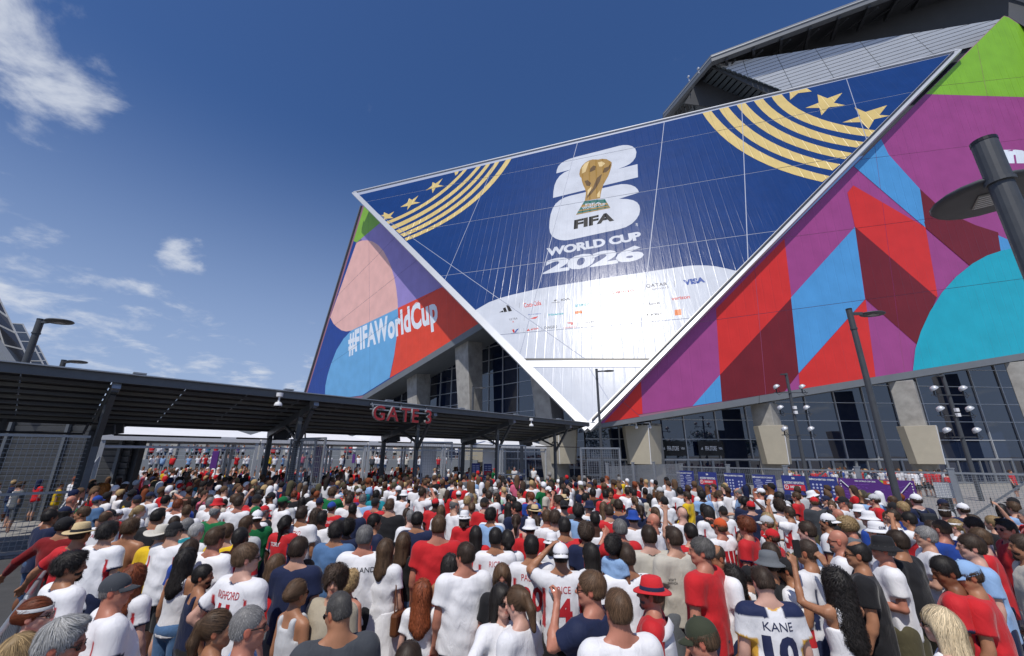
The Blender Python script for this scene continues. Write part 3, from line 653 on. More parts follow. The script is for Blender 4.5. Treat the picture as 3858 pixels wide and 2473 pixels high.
# shop signs behind the glass, security cameras on the shields
for i, (u0, u1) in enumerate(((2489, 2584), (2632, 2726))):
    Y = 40.9 + i * .28
    s = empty('store_sign', at_y((u0 + u1) / 2, 1690, Y)); o = s.location.copy()
    hw = (u1 - u0) / 2 / FPX * Y * 1.02
    MB().box((0, 0, 0), (hw * 2, .06, 1.35)).build('sign_board', K['blackgloss'], s)
    for body, x0, x1, h in (('FIFA STORE', -.48, .42, .42), ('VISA', .58, .88, .22)):
        v, t, asp = text_tris(body, .03); w = (x1 - x0) * hw
        me = bpy.data.meshes.new('lettering'); me.from_pydata([(x0 * hw + a * w, -.045, -h / 2 + b * h) for a, b in v], [], [tuple(x) for x in t]); link('lettering', me, s, K['white'])
    b = MB()
    for k, (x, hh) in enumerate(((-.80, .1), (-.75, .17), (-.70, .25))): b.prism([(x * hw, -.045, -.12), ((x + .04) * hw, -.045, -.12), ((x + .02) * hw, -.045, -.12 + hh), ((x - .01) * hw, -.045, -.12 + hh)], (0, .01, 0))
    b.build('logo', K['white'], s)
    tag(s, ['black FIFA STORE sign on the glass wall just right of the beige column shield', 'black FIFA STORE sign on the glass, further right, above entrance doors'][i], 'sign')
    s.rotation_euler = (0, 0, math.atan2(6, 69))
under(ST)
# ------------------------------------------------------------------ entrance gate: long canopy of solar modules on steel frames
GA = at_z(0, 1365, 5.0); GB = at_z(2215, 1595, 5.0)
ge = (GB - GA); GLEN = ge.length; ge.normalize(); gn = Vector((-ge.y, ge.x, 0)); GZ = Vector((0, 0, 1))
def gp(t, w, z): return Vector((GA.x, GA.y, 0)) + ge * t + gn * w + GZ * z
CW, CZ0, CZ1 = 5.0, 4.92, 3.86                       # canopy depth, height of its front and rear edge
def cz(w): return CZ0 + (CZ1 - CZ0) * w / CW
GRZ = math.atan2(ge.y, ge.x)
GT = empty('gate_canopy', gp(10, 2, 0)); tag(GT, 'long low grey steel canopy roofed with dark solar modules over the entrance gate', 'canopy')
pitch = math.atan2(CZ1 - CZ0, CW); T0, T1 = -9.0, GLEN
Rm = Matrix((ge, (gn + GZ * math.tan(pitch)).normalized(), ge.cross((gn + GZ * math.tan(pitch)).normalized()))).transposed()
nx, ny = 20, 4; lx, ly = (T1 - T0) / nx, CW / math.cos(pitch) / ny
mm = MB().box((0, 0, 0), (lx - .03, ly - .045, .045)).box((0, 0, -.035), (lx - .1, ly - .12, .02)).mesh('solar_module'); mm.materials.append(K['soffit'])
for i in range(nx):
    for j in range(ny):
        w = CW * (j + .5) / ny; o = link('solar_module', mm, GT); o.matrix_world = Matrix.Translation(gp(T0 + lx * (i + .5), w, cz(w) + .06)) @ Rm.to_4x4()
for j in range(9):
    w = .25 + (CW - .5) * j / 8
    b = MB(); b.bar(gp(T0, w, cz(w) - .03), gp(T1, w, cz(w) - .03), .05, .10, up=GZ); b.build('purlin', K['canopy'] if j % 2 else K['purlin'], GT)
MB().bar(gp(T0, 0, CZ0 - .02), gp(T1 + .1, 0, CZ0 - .02), .10, .30, up=GZ).build('front_fascia', K['canopy'], GT)
MB().bar(gp(T0, -.10, CZ0 + .10), gp(T1 + .1, -.10, CZ0 + .10), .14, .035, up=GZ).build('gutter_lip', K['steel'], GT)
MB().bar(gp(T0, CW, CZ1 - .02), gp(T1 + .1, CW, CZ1 - .02), .10, .22, up=GZ).build('rear_fascia', K['soffit'], GT)
MB().bar(gp(T1, .1, CZ0), gp(T1, CW, CZ1), .08, .24, up=GZ).build('end_fascia', K['canopy'], GT)
for k in range(9):
    t = -6 + k * 4.4; MB().bar(gp(t - .16, -.06, CZ0 + .16), gp(t + .16, -.06, CZ0 + .16), .22, .05, up=GZ).build('gutter_clip', K['steel'], GT)
def gt_of(u, v, z):                                  # place along the canopy of a photo point on its front edge
    d = ray(u, v); a = Vector((GA.x, GA.y)); s_ = (a.x * ge.y - a.y * ge.x) / (d.x * ge.y - d.y * ge.x); return (Vector((d.x * s_, d.y * s_)) - a).dot(Vector((ge.x, ge.y)))
_t0, _t1 = gt_of(447, 1431, 4.9), gt_of(1940, 1572, 4.9); _dt = (_t1 - _t0) / 3
FR = tuple(_t0 + _dt * k for k in range(-1, 5) if _t0 + _dt * k < GLEN - .5)
for t in FR:
    MB().bar(gp(t, .15, cz(.15) - .26), gp(t, CW - .1, cz(CW) - .26), .16, .28, up=GZ).build('frame_beam', K['canopy'], GT)
    MB().bar(gp(t, .05, CZ0 - .2), gp(t, .42, CZ0 - .32), .2, .3, up=GZ).build('beam_end', K['steel'], GT)
    for w, s in ((1.5, .165), (4.7, .18)):
        p = MB(); p.box(gp(t, w, cz(w) / 2 - .2), (s, s, cz(w) - .4), rz=GRZ); p.box(gp(t, w, .02), (.42, .42, .04), rz=GRZ); p.build('post', K['darksteel'] if w > 3 else K['canopy'], GT)
    b = MB(); b.bar(gp(t, 1.5, 2.9), gp(t, .35, cz(.35) - .42), .12, .14, up=ge); b.bar(gp(t, 1.5, 3.3), gp(t, 3.0, cz(3) - .36), .1, .12, up=ge); b.build('knee_brace', K['darksteel'], GT)
    b = MB(); b.bar(gp(t + .1, 4.55, 3.5), gp(t + .8, 4.4, 3.62), .3, .34, up=GZ); b.build('junction_box', K['soffit'], GT)
    b = MB(); b.path([gp(t - 2.2, 1.5, 3.28), gp(t - .35, 1.5, 3.28), gp(t - .3, 1.5, 3.6), gp(t + .3, 1.5, 3.6), gp(t + .35, 1.5, 3.28), gp(t + 3.3, 1.5, 3.28)], .035); b.build('conduit', K['black'], GT)
under(GT)
# GATE 3
gs = empty('gate_sign', gp(gt_of(1404, 1556, 4.4) - .25, -.45, 4.14), GRZ); tag(gs, 'big red GATE 3 letters hung on the front edge of the canopy', 'sign')
x = 0.0; LH = .62
def letter_mesh(ch, h, depth):
    cu = bpy.data.curves.new('letter', 'FONT'); cu.body = ch; cu.size = h / .70; cu.extrude = depth / 2; cu.offset = .012; cu.resolution_u = 4
    ob = bpy.data.objects.new('letter', cu); COL.objects.link(ob)
    me = bpy.data.meshes.new_from_object(ob.evaluated_get(bpy.context.evaluated_depsgraph_get())); bpy.data.objects.remove(ob); bpy.data.curves.remove(cu)
    me.name = 'letter'; me.materials.clear(); me.materials.append(K['letteredge']); me.materials.append(K['redsign'])
    for p in me.polygons: p.material_index = 1 if p.normal.z > .9 else 0
    xs = [v.co.x for v in me.vertices]; return me, min(xs), max(xs)
for ch in 'GATE 3':
    if ch == ' ': x += .30; continue
    me, lo, hi = letter_mesh(ch, LH, .13)
    o = link('letter', me, gs); o.rotation_euler = (math.pi / 2, 0, 0); o.location = (x - lo * .98, 0, 0); o.scale = (.98, 1, 1); x += (hi - lo) * .98 + .10
gs_w = x
for z in (.46, .66): MB().box((gs_w / 2 - .03, .12, z), (gs_w + .1, .05, .05)).build('mounting_rail', K['steel'], gs)
for xx in (.1, gs_w * .5, gs_w - .15): MB().bar((xx, .14, .5), (xx, .42, .85), .05).build('bracket', K['steel'], gs)
def dome_camera(loc, label, d=1.0):
    o = empty('security_camera', loc); tag(o, label, 'camera')
    b = MB(); b.tube((0, 0, .0), (0, 0, -.12 * d), .10 * d, n=14); b.tube((0, 0, -.12 * d), (0, 0, -.3 * d), .03 * d, n=8); b.lathe([(.02 * d, -.28 * d), (.09 * d, -.31 * d), (.12 * d, -.38 * d), (.12 * d, -.42 * d), (.0, -.42 * d)], n=14); b.build('housing', K['white'], o, smooth=False)
    MB().lathe([(.10 * d, -.42 * d), (.08 * d, -.48 * d), (.0, -.51 * d)], n=14).build('dome', K['lens'], o, smooth=True)
dome_camera(gp(gt_of(1045, 1490, 4.7), -.25, CZ0 - .02), 'white dome camera under the canopy edge, left of the GATE 3 letters', 1.15)
dome_camera(gp(gt_of(1990, 1580, 4.7), -.25, CZ0 - .02), 'white dome camera under the canopy edge near its right-hand end', 1.15)
for k, (u, v, Y) in enumerate(((2384, 1612, 37.5), (2435, 1612, 37.5))):
    o = empty('security_camera', at_y(u, v, Y)); tag(o, ['white camera on a hooked arm, left one above the beige shield', 'white camera on a hooked arm, right one above the beige shield'][k], 'camera')
    MB().path([(-.1, .8, .12), (-.1, .8, .35), (-.05, 0, .42), (.3, -.1, .42), (.3, -.1, .15)], .06, 8).build('arm', K['white'], o); MB().lathe([(0, .16), (.12, .12), (.15, 0), (.11, -.08), (0, -.12)], (.3, -.1, 0), 12).build('dome', K['white'], o, smooth=True)

# mesh gate leaves and fences
def mesh_panel(w, h, dx, dz, r=.006):
    b = MB()
    nx, nz = int(w / dx), int(h / dz)
    for i in range(1, nx): b.bar((w * i / nx, 0, 0), (w * i / nx, 0, h), r * 2, r * 2)
    for j in range(1, nz): b.bar((0, .012, h * j / nz), (w, .012, h * j / nz), r * 2, r * 2)
    return b
GATE_GROUP = 'open mesh leaves of the entrance gate'
def leaf(p, d, w, h, label):
    d = Vector(d); o = empty('gate_leaf', p, math.atan2(d.y, d.x)); tag(o, label, 'gate')
    f = MB()
    for x in (.03, w - .03): f.bar((x, 0, .06), (x, 0, h), .065)
    for z in (.09, h * .47, h - .03): f.bar((.03, 0, z), (w - .03, 0, z), .065, .075)
    f.build('frame', K['steel'], o); mesh_panel(w, h, .11, .075, .0045).build('mesh_infill', K['steel'], o)
leaf(gp(FR[2] + .15, 1.35, 0), (-gn * .96 + ge * .28), 1.45, 3.35, 'open mesh gate leaf left of GATE 3, swung out into the crowd')
leaf(gp(FR[2] - .2, 1.55, 0), (-gn * .80 + ge * .5), 1.2, 3.3, 'second mesh gate leaf hinged behind the leaf left of GATE 3')
leaf(gp(FR[3] + .2, 1.3, 0), (-gn * .5 + ge * .80), 1.6, 3.35, 'mesh gate leaf standing open right of the GATE 3 post')
leaf(gp(FR[4] - .25, 1.2, 0), (ge * .95 - gn * .25), 2.1, 3.3, 'mesh gate leaf under the right-hand end of the canopy')
def fence(pts, h, name_label, post=.12, dx=.10, dz=.10, rails=(), toprail=True, bays=2.4, mat_=None, posth=0.0, r=.005):
    o = empty('mesh_fence', Vector(pts[0])); tag(o, name_label, 'fence')
    for a, b in zip(pts[:-1], pts[1:]):
        a, b = Vector(a), Vector(b); e = b - a; n = max(1, round(e.length / bays)); rz = math.atan2(e.y, e.x); w = e.length / n
        me = mesh_panel(w, h, dx, dz, r).mesh('mesh_panel'); me.materials.append(mat_ or K['steel'])
        pm = MB().box((0, 0, (h + posth) / 2), (post, post, h + posth)).box((0, 0, h + posth + .02), (post * 1.25, post * 1.25, .05)).mesh('post'); pm.materials.append(mat_ or K['steel'])
        rm = MB()
        for z in ([h] if toprail else []) + [h * q for q in rails]: rm.bar((0, 0, z), (w, 0, z), .06, .07)
        rm = rm.mesh('rail'); rm.materials.append(mat_ or K['steel'])
        for i in range(n):
            p = a + e * (i / n) - Vector(pts[0])
            for nm, m_ in (('mesh_panel', me), ('post', pm)) + ((('rail', rm),) if toprail else ()):
                q = link(nm, m_, o); q.location = p; q.rotation_euler = (0, 0, rz)
    return o
fence([gp(-9, 1.5, 0), gp(2.2, 1.5, 0)], 3.2, 'tall grey mesh fence below the left end of the canopy', .10, .12, .12, rails=(.5, .02), bays=2.8)
FC, FD = at_y(2560, 1740, 29.0), at_y(3858, 1740, 16.5); FC.z = FD.z = 0
FE = FD + (FD - FC).normalized() * 14
fence([(4.6, 21.0, 0), (8.5, 26.0, 0), FC], 2.15, 'grey wire mesh fence in front of the first beige column shield', .12, .055, .2, toprail=False, bays=3.2, posth=.12)
RF = fence([FC + Vector((.05, -.05, 0)), FE], 1.95, 'wire mesh security fence with heavy posts along the right of the crowd', .17, .11, .065, rails=(.02,), bays=3.4, posth=.16)
fb = MB(); fe = (FE - FC).normalized(); fn = Vector((fe.y, -fe.x, 0)); fn = fn if fn.dot(CAMP - FC) > 0 else -fn
for k in range(3):
    p = FC + fe * (6.0 + k * 6.8) - FC; q = MB().bar(p - fn * .1 + Vector((0, 0, .1)), p + fe * 2.4 - fn * .1 + Vector((0, 0, 2.0)), .07).build('brace', K['steel'], RF)
under_needed = None
# fixed fence bay by the slim lamp
leaf((3.1, 19.6, 0), (1.0, .25, 0), 2.0, 3.0, 'fixed tall mesh panel beside the slim dark lamp post')

# printed boards on the right fence
def fence_pt(u):
    d = ray(u, 1740); d.z = 0; a = FC - CAMP; k = (a.x * fe.y - a.y * fe.x) / (d.x * fe.y - d.y * fe.x); return Vector((d.x * k, d.y * k, 0)), k
def board_px(u0, u1, vt, vb, m, label, cat='sign', name='info_board', off=.16):
    a, _ = fence_pt(u0); b_, _ = fence_pt(u1); p = (a + b_) / 2; w = (b_ - a).length; uc, dist = (u0 + u1) / 2, p.length
    z = lambda v: (lambda d: CAMZ + d.z * p.y / d.y)(ray(uc, v))
    zt, zb = z(vt), z(vb); o = empty(name, p + fn * off, math.atan2(fe.y, fe.x)); tag(o, label, cat); zc, h = (zt + zb) / 2, zt - zb
    MB().box((0, 0, zc), (w, .03, h)).build('board', m, o)
    return o, zc, w, h
def lettering(o, body, x, z, w, h, m, bold=.02, y=-.022, name='lettering'):
    v, t, asp = text_tris(body, bold); w = w or h * asp
    me = bpy.data.meshes.new(name); me.from_pydata([(x + (a - .5) * w, y, z + (b - .5) * h) for a, b in v], [], [tuple(q) for q in t]); return link(name, me, o, m)
M_board = mat('board_navy', C_('#35418a', .8), .5); M_boardr = mat('board_red', C_('#cf3140', .95), .5); M_purple = mat('banner_purple', C_('#5b2d80', .85), .55, noise=.05)
M_limeb = mat('banner_lime', C_('#9cbf3f', .95), .5); M_orange = mat('banner_orange', C_('#d8442f', .95), .5); M_lines = mat('board_print', (.45, .48, .66), .6)
titles = ['STADIUM CODE OF CONDUCT', 'INCIDENT REPORTING', 'PROHIBITED ITEMS'] * 2
lb = ['first navy STADIUM CODE OF CONDUCT board from the beige column', 'navy INCIDENT REPORTING board with red strip, farther of the two', 'farther navy PROHIBITED ITEMS board with rows of white symbols', 'second navy STADIUM CODE OF CONDUCT board, right of a PROHIBITED ITEMS board', 'nearer navy INCIDENT REPORTING board with red strip', 'navy PROHIBITED ITEMS board beside the purple banner']
for k, (u0, u1, vt) in enumerate(((2550, 2613, 1774), (2630, 2698, 1779), (2727, 2803, 1783), (2831, 2915, 1789), (2938, 3027, 1792), (3040, 3143, 1796))):
    o, zc, w, h = board_px(u0, u1, vt, vt + 78 + k * 5, M_board, lb[k]); ks = h / 1.55; o.scale = (1, 1, 1)
    class _z:                                            # board layout below is for a 1.55 m high board; keep it in proportion
        pass
    lettering(o, titles[k], .0, zc + (.60 if k % 3 != 1 else .34) * ks, w * .82, (.10 if k % 3 != 1 else .15) * ks, K['white'], .03); lettering(o, '26', -.0 if k % 3 == 1 else -w * .44, zc + .62 * ks, .16, .12 * ks, K['white'], .05)
    b = MB()
    if k % 3 == 1:
        MB().box((0, -.02, zc + .06 * ks), (w * .86, .01, .34 * ks)).build('red_strip', M_boardr, o); lettering(o, 'EMERGENCY', .06, zc + .09 * ks, w * .45, .14 * ks, K['white'], .03, -.029)
        b.lathe([(.10, 0), (.13, .0), (.13, .005), (.10, .005)], n=18); 
        sy = bpy.data.meshes.new('symbol'); r_ = MB(); [r_.add([(-w * .34 + math.cos(q) * rr, -.029, zc + .06 + math.sin(q) * rr) for q in (q0, q0 + .35) for rr in (.09, .12)], [(0, 1, 3, 2)]) for q0 in [i * math.pi / 9 for i in range(18)]]; r_.box((-w * .34, -.029, zc + .08), (.03, .004, .1)); r_.build('symbol', K['white'], o)
        lettering(o, 'SECURITY', 0, zc - .25 * ks, w * .4, .1 * ks, K['white'], .03); lettering(o, 'HELPLINE', 0, zc - .42 * ks, w * .4, .1 * ks, K['white'], .03)
    elif k % 3 == 2:
        r_ = MB()
        for i in range(3):
            for j in range(5): r_.add([(-w * .38 + i * w * .14 + math.cos(q) * .05, -.022, zc + (.30 - j * .19) * ks + math.sin(q) * .05) for q in [z_ * math.pi / 4 for z_ in range(8)]], [tuple(range(8))])
        for i in range(2):
            for j in range(3): r_.add([(w * .18 + i * w * .14 + math.cos(q) * .05, -.022, zc + (.22 - j * .2) * ks + math.sin(q) * .05) for q in [z_ * math.pi / 4 for z_ in range(8)]], [tuple(range(8))])
        r_.build('symbols', M_lines, o)
    else:
        r_ = MB()
        for c in (-1, 1):
            for j in range(9): r_.box((c * w * .23 - random.random() * .05, -.022, zc + (.42 - j * .125) * ks), (w * (.36 if j % 3 else .22), .004, (.035 if j % 3 else .055) * ks))
        r_.build('printed_lines', M_lines, o)
o, zc, w, h = board_px(3149, 3428, 1806, 1888, M_purple, 'long purple banner reading FIFA WORLD CUP 2026 on the right fence', 'banner', 'fence_banner', .2)
lettering(o, 'FIFA WORLD CUP 2026', -w * .12, zc + h * .39, w * .28, h * .065, K['white'], .03); MB().prism([(w * .07, -.02, zc + h * .46), (w * .2, -.02, zc + h * .46), (w * .2, -.02, zc + h * .29), (w * .115, -.02, zc + h * .33)], (0, .004, 0)).build('lime_patch', M_limeb, o)
MB().box((w * .21, -.022, zc + h * .37), (w * .18, .008, h * .17)).build('red_patch', M_orange, o); lettering(o, '26', w * .21, zc + h * .37, w * .09, h * .09, K['white'], .06, -.03)
for x in (-1, 1): MB().bar((x * w * .46, -.05, zc + h * .42), (x * w * .25, -.05, zc - h * .3), .03).build('tie_strap', K['white'], o)
for x in (-1, 1):
    for i in range(7): MB().box((x * w * .47, -.022, zc + h * (.35 - i * .12)), (.04, .006, .05)).build('eyelet', K['white'], o)
r_ = MB()
for i in range(60): r_.box((random.uniform(-.42, .40) * w, -.021, zc + random.uniform(-.42, .24) * h), (random.uniform(.02, .07) * w, .004, h * .022))
q_ = r_.build('printed_lines', mat('banner_print', C_('#7a49a3', 1), .6), o); q_['kind'] = 'stuff'
for k in range(2):
    o = empty('control_box', FC + fe * (12.5 + k * 9) + fn * -.2, math.atan2(fe.y, fe.x)); tag(o, ['white control box on a post behind the right fence', 'white control box farther along the right fence'][k], 'box'); MB().box((0, 0, 1.25), (.55, .22, .62)).build('casing', K['white'], o, bevel=.02); MB().box((0, .05, .5), (.3, .1, 1.0)).build('leg', K['darksteel'], o)

# lamps
def street_lamp(base, h, arm_dir, label, pole=.075, head=.62, arm=.35, shape=.36, drop=.12):
    o = empty('street_lamp', base); tag(o, label, 'street lamp')
    d = Vector((arm_dir[0], arm_dir[1], 0)).normalized(); sd = Vector((-d.y, d.x, 0))
    p = MB(); p.tube((0, 0, 0), (0, 0, h - .5), pole * 1.25, pole, 18); p.tube((0, 0, 0), (0, 0, .03), pole * 2.6, n=18); p.build('pole', K['darksteel'], o, smooth=False)
    c = MB(); c.tube((0, 0, h - .55), (0, 0, h - .02), pole * 1.08, n=18); c.tube((0, 0, h - .56), (0, 0, h - .52), pole * 1.25, n=18); c.build('collar', K['darksteel'], o)
    MB().tube((0, 0, h), (0, 0, h - .04), pole * 1.12, n=18).build('cap', K['black'], o)
    MB().bar(Vector((0, 0, h - drop - .02)), d * arm + Vector((0, 0, h - drop)), pole * .9, .07).build('arm', K['darksteel'], o)
    b = MB(); n = 20; rows = [(0, .045), (.55, .06), (.92, .03), (1.0, .0), (.95, -.028), (.80, -.035), (0, -.035)]; cc = d * (arm + head * .46) + Vector((0, 0, h - drop)); vs = []
    for i in range(n):
        q = 2 * math.pi * i / n; x = d * math.cos(q) * head / 2 + sd * math.sin(q) * head * shape
        vs += [cc + x * r + Vector((0, 0, z * head * 1.1)) for r, z in rows]
    k = len(rows); b.add(vs, [(i * k + j, ((i + 1) % n) * k + j, ((i + 1) % n) * k + j + 1, i * k + j + 1) for i in range(n) for j in range(k - 1)])
    hd = b.build('lamp_head', K['darksteel'], o, smooth=True)
    l = MB(); l.box(cc + Vector((0, 0, -.045 * head * 1.05)), (head * .34, head * .22, .012), rz=math.atan2(d.y, d.x)); l.build('lens', K['lampface'], hd)
    for i in range(6): MB().box(cc + d * head * (-.14 + .056 * i) + Vector((0, 0, -.058 * head)), (head * .022, head * .20, .01), rz=math.atan2(d.y, d.x)).build('led_row', K['letteredge'], hd)
    return o
def lamp_px(u, v, t, dirn, label, **k):
    P = CAMP + ray(u, v) * t; return street_lamp((P.x, P.y, 0), P.z, dirn, label, **k)
lamp_px(3704, 532, 4.6, (.62, .8), 'large dark street lamp close to the camera before the purple mural', pole=.098, head=.98, arm=.0, shape=.50, drop=.47)
lamp_px(3197, 1164, 10.6, (1, .1), 'tall slim street lamp rising from the right-hand crowd before the red mural', pole=.062, head=.62)
lamp_px(2247, 1391, 22, (1, -.1), 'slim dark street lamp before the white tip of the stadium panel', pole=.062, head=.60)
lamp_px(155, 1203, 15, (1, -.1), 'tall street lamp behind the canopy at far left, before the solar panels', pole=.10, head=.95)
lamp_px(242, 1357, 21, (1, -.1), 'smaller street lamp head just above the canopy, right of the solar panels', pole=.10, head=.95)
lamp_px(1783, 1456, 32, (1, 0), 'street lamp before the left glass wall, between two concrete columns', pole=.08, head=.65)
def flood_pole(u, v, t, bars, label):
    P = CAMP + ray(u, v) * t; o = empty('floodlight_pole', (P.x, P.y, 0)); tag(o, label, 'light pole', 'floodlight poles at the right entrance'); h = P.z
    q = MB(); q.tube((0, 0, 0), (0, 0, h), .13, .10, 16); q.build('pole', K['darksteel'], o); MB().bar((0, 0, h - .1), (-.45, -.1, h - .1), .2, .08).build('lamp_arm', K['darksteel'], o)
    for i, z in enumerate((h * .70, h * .66)): MB().box((.02, -.18, z), (.2, .16, .22)).build('junction_box', K['white'], o)
    for bv in bars:
        d = ray(u + (bv - v) * .27, bv); z = CAMZ + d.z * (P.y / d.y)
        MB().bar((-1.25, -.12, z), (1.25, -.12, z), .055).build('crossbar', K['darksteel'], o)
        for s in (-1, 1):
            b = MB(); rot = Matrix.Rotation(rad(-14), 3, 'X') @ Matrix.Rotation(rad(-32), 3, 'Y'); cc = Vector((s * .95 - .1, -.2, z + .42)); l = MB(); l.lathe([(0, .17), (.12, .155), (.195, .09), (.235, -.03), (.235, -.08)], n=16); l.v = [tuple(rot @ Vector(x) + cc) for x in l.v]
            hd = l.build('floodlight', K['trim'], o, smooth=True); l2 = MB(); l2.lathe([(.21, -.075), (.17, -.10), (0, -.11)], n=16); l2.v = [tuple(rot @ Vector(x) + cc) for x in l2.v]; l2.build('lens', K['lens'], hd)
            MB().path([(s * .95 - .1, -.12, z), (s * .95 - .1, -.15, z + .28)], .045).build('yoke', K['black'], o); MB().path([(s * .95 + .05, -.12, z + .2), (s * .95 + .22, -.12, z - .05), (s * .95 + .1, -.12, z - .17), (s * .95 - .1, -.12, z - .05)], .016).build('cable', K['black'], o)
flood_pole(2961, 1407, 31, (1481, 1560, 1640), 'dark pole carrying six white floodlights, nearer the red triangle of the mural')
flood_pole(3550, 1412, 27.5, (1490, 1567, 1648), 'dark pole carrying six white floodlights, before the far right glass wall')

# security tents behind the gate
for k in range(5):
    t0 = FR[1] + .5 + k * (_dt * .98); tw = _dt * .94
    o = empty('security_tent', gp(t0, 6.8, 0), GRZ); tag(o, ['white frame tent behind the gate at the left, its front leg braced', 'white frame tent behind the gate, second from the left', 'white frame tent behind the GATE 3 letters', 'white frame tent right of the GATE 3 letters', 'white frame tent farthest right behind the gate'][k], 'tent')
    for x in (0, tw):
        for y in (0, 5): MB().bar((x, y, 0), (x, y, 3.4), .14, .10).build('leg', K['trim'], o)
    f = MB(); [f.bar(a, b, .12, .16) for a, b in (((0, 0, 3.38), (tw, 0, 3.38)), ((0, 5, 3.38), (tw, 5, 3.38)), ((0, 0, 3.38), (0, 5, 3.38)), ((tw, 0, 3.38), (tw, 5, 3.38)))]; f.bar((0, .02, 3.0), (tw, .02, 3.0), .06, .1); f.build('eave_frame', K['trim'], o)
    r = MB(); r.add([(-.08, -.08, 3.5), (tw + .08, -.08, 3.5), (tw + .08, 5.08, 3.5), (-.08, 5.08, 3.5), (tw * .3, 2.5, 4.35), (tw * .7, 2.5, 4.35), (-.08, -.08, 3.26), (tw + .08, -.08, 3.26), (tw + .08, 5.08, 3.26), (-.08, 5.08, 3.26)],
                    [(0, 1, 5, 4), (1, 2, 5), (2, 3, 4, 5), (3, 0, 4), (6, 7, 1, 0), (7, 8, 2, 1), (8, 9, 3, 2), (9, 6, 0, 3)]); r.build('roof', K['vinyl'], o)
    if k == 0: MB().bar((-.9, -.4, 0), (.02, -.02, 2.6), .08).build('brace', K['trim'], o)
    if k in (2, 3): MB().box((tw - .7, .6, 1.6), (1.3, .05, 3.1)).build('side_wall', K['vinyl'], o)
# wayfinding banners beyond the gate
for k, (u, v0, v1, wpx, t, lab) in enumerate(((1202, 1683, 1760, 24, 19.5, 'purple wayfinding banner standing beside the open gate leaf'), (815, 1700, 1740, 24, 26, 'purple wayfinding banner beyond the left gate bay'), (1793, 1746, 1800, 30, 25, 'tall navy notice board beyond the right gate bay'), (1838, 1748, 1795, 30, 26, 'navy notice board with red block beyond the right gate bay'), (1334, 1712, 1726, 10, 34, 'small purple sign before the far glass doors'))):
    P = CAMP + ray(u, v0) * t; Q = CAMP + ray(u, v1) * t; w = wpx / FPX * t; h = max(.6, P.z - max(.2, Q.z - .4))
    o = empty('notice_board', (P.x, P.y, 0)); tag(o, lab, 'sign'); MB().box((0, 0, P.z - h / 2), (w, .05, h)).build('board', M_purple if k in (0, 1, 4) else M_board, o)
    MB().bar((-w * .45, .04, 0), (-w * .45, .04, P.z), .05).build('leg', K['steel'], o); MB().bar((w * .45, .04, 0), (w * .45, .04, P.z), .05).build('leg', K['steel'], o)
    if k == 0:
        for j, tx in enumerate(('Hospitality', 'Bus Parking', 'Lounge', 'Lounge')): lettering(o, tx, 0, P.z - .45 - j * .24, w * .7, .07, K['white'], .02, -.03)
    elif k in (2, 3):
        r_ = MB(); [r_.box((c * w * .22, -.03, P.z - .15 - j * .12), (w * .34, .01, .05)) for c in (-1, 1) for j in range(8)]; r_.build('printed_lines', M_lines, o)
        if k == 3: MB().box((0, -.035, P.z - .55), (w * .9, .012, .22)).build('red_strip', M_boardr, o)

# solar array on a truss behind the canopy, far left
SA = empty('solar_array', (-24, 20, 0)); tag(SA, 'tilted rows of dark solar panels on steel trusses at the far left edge', 'solar array')
M_pv = mat('solar_cells', (.018, .02, .026), .25, spec=.5); K['pvframe'] = mat('module_frame', (.42, .43, .43), .4, metal=.3)
for (tl, tr, br_, bl, Y, nu, nv) in (((-330, 700), (-20, 1090), (122, 1385), (-330, 1385), 19, 6, 5), ((-40, 1212), (86, 1222), (176, 1400), (-60, 1400), 24, 3, 5), ((40, 1298), (144, 1302), (190, 1390), (30, 1400), 30, 3, 3)):
    q = [at_y(*tl, Y + 3.0), at_y(*tr, Y + 1.5), at_y(*br_, Y - .5), at_y(*bl, Y + .5)]
    S_ = lambda a, b: (q[0].lerp(q[1], a)).lerp(q[3].lerp(q[2], a), b)
    for i in range(nu):
        for j in range(nv):
            g_ = .02; pts = [S_((i + g_) / nu, (j + g_) / nv), S_((i + 1 - g_) / nu, (j + g_) / nv), S_((i + 1 - g_) / nu, (j + 1 - g_) / nv), S_((i + g_) / nu, (j + 1 - g_) / nv)]
            MB().prism(pts, (-.02, .03, .04)).build('solar_module', M_pv, SA)
    for j in range(nv + 1): MB().bar(S_(0, j / nv), S_(1, j / nv), .06).build('module_rail', K['pvframe'], SA)
    for i in range(nu + 1): MB().bar(S_(i / nu, 0), S_(i / nu, 1), .05).build('module_rail', K['pvframe'], SA)
    MB().bar(S_(.35, .25) + Vector((0, -.4, -.3)), S_(1.0, 1.0) + Vector((0, -.5, -.4)), .3, .3).build('truss_beam', K['beam'], SA)
    for k in range(4): MB().bar(S_(.3 + k * .16, .5) + Vector((0, -.3, -.2)), S_(.2 + k * .18, 1.0) + Vector((0, -.6, -.5)), .14).build('truss_brace', K['beam'], SA)
    MB().bar(S_(.4, 1.0), Vector((S_(.4, 1).x, S_(.4, 1).y, 0)), .35).build('post', K['beam'], SA)
under(SA)
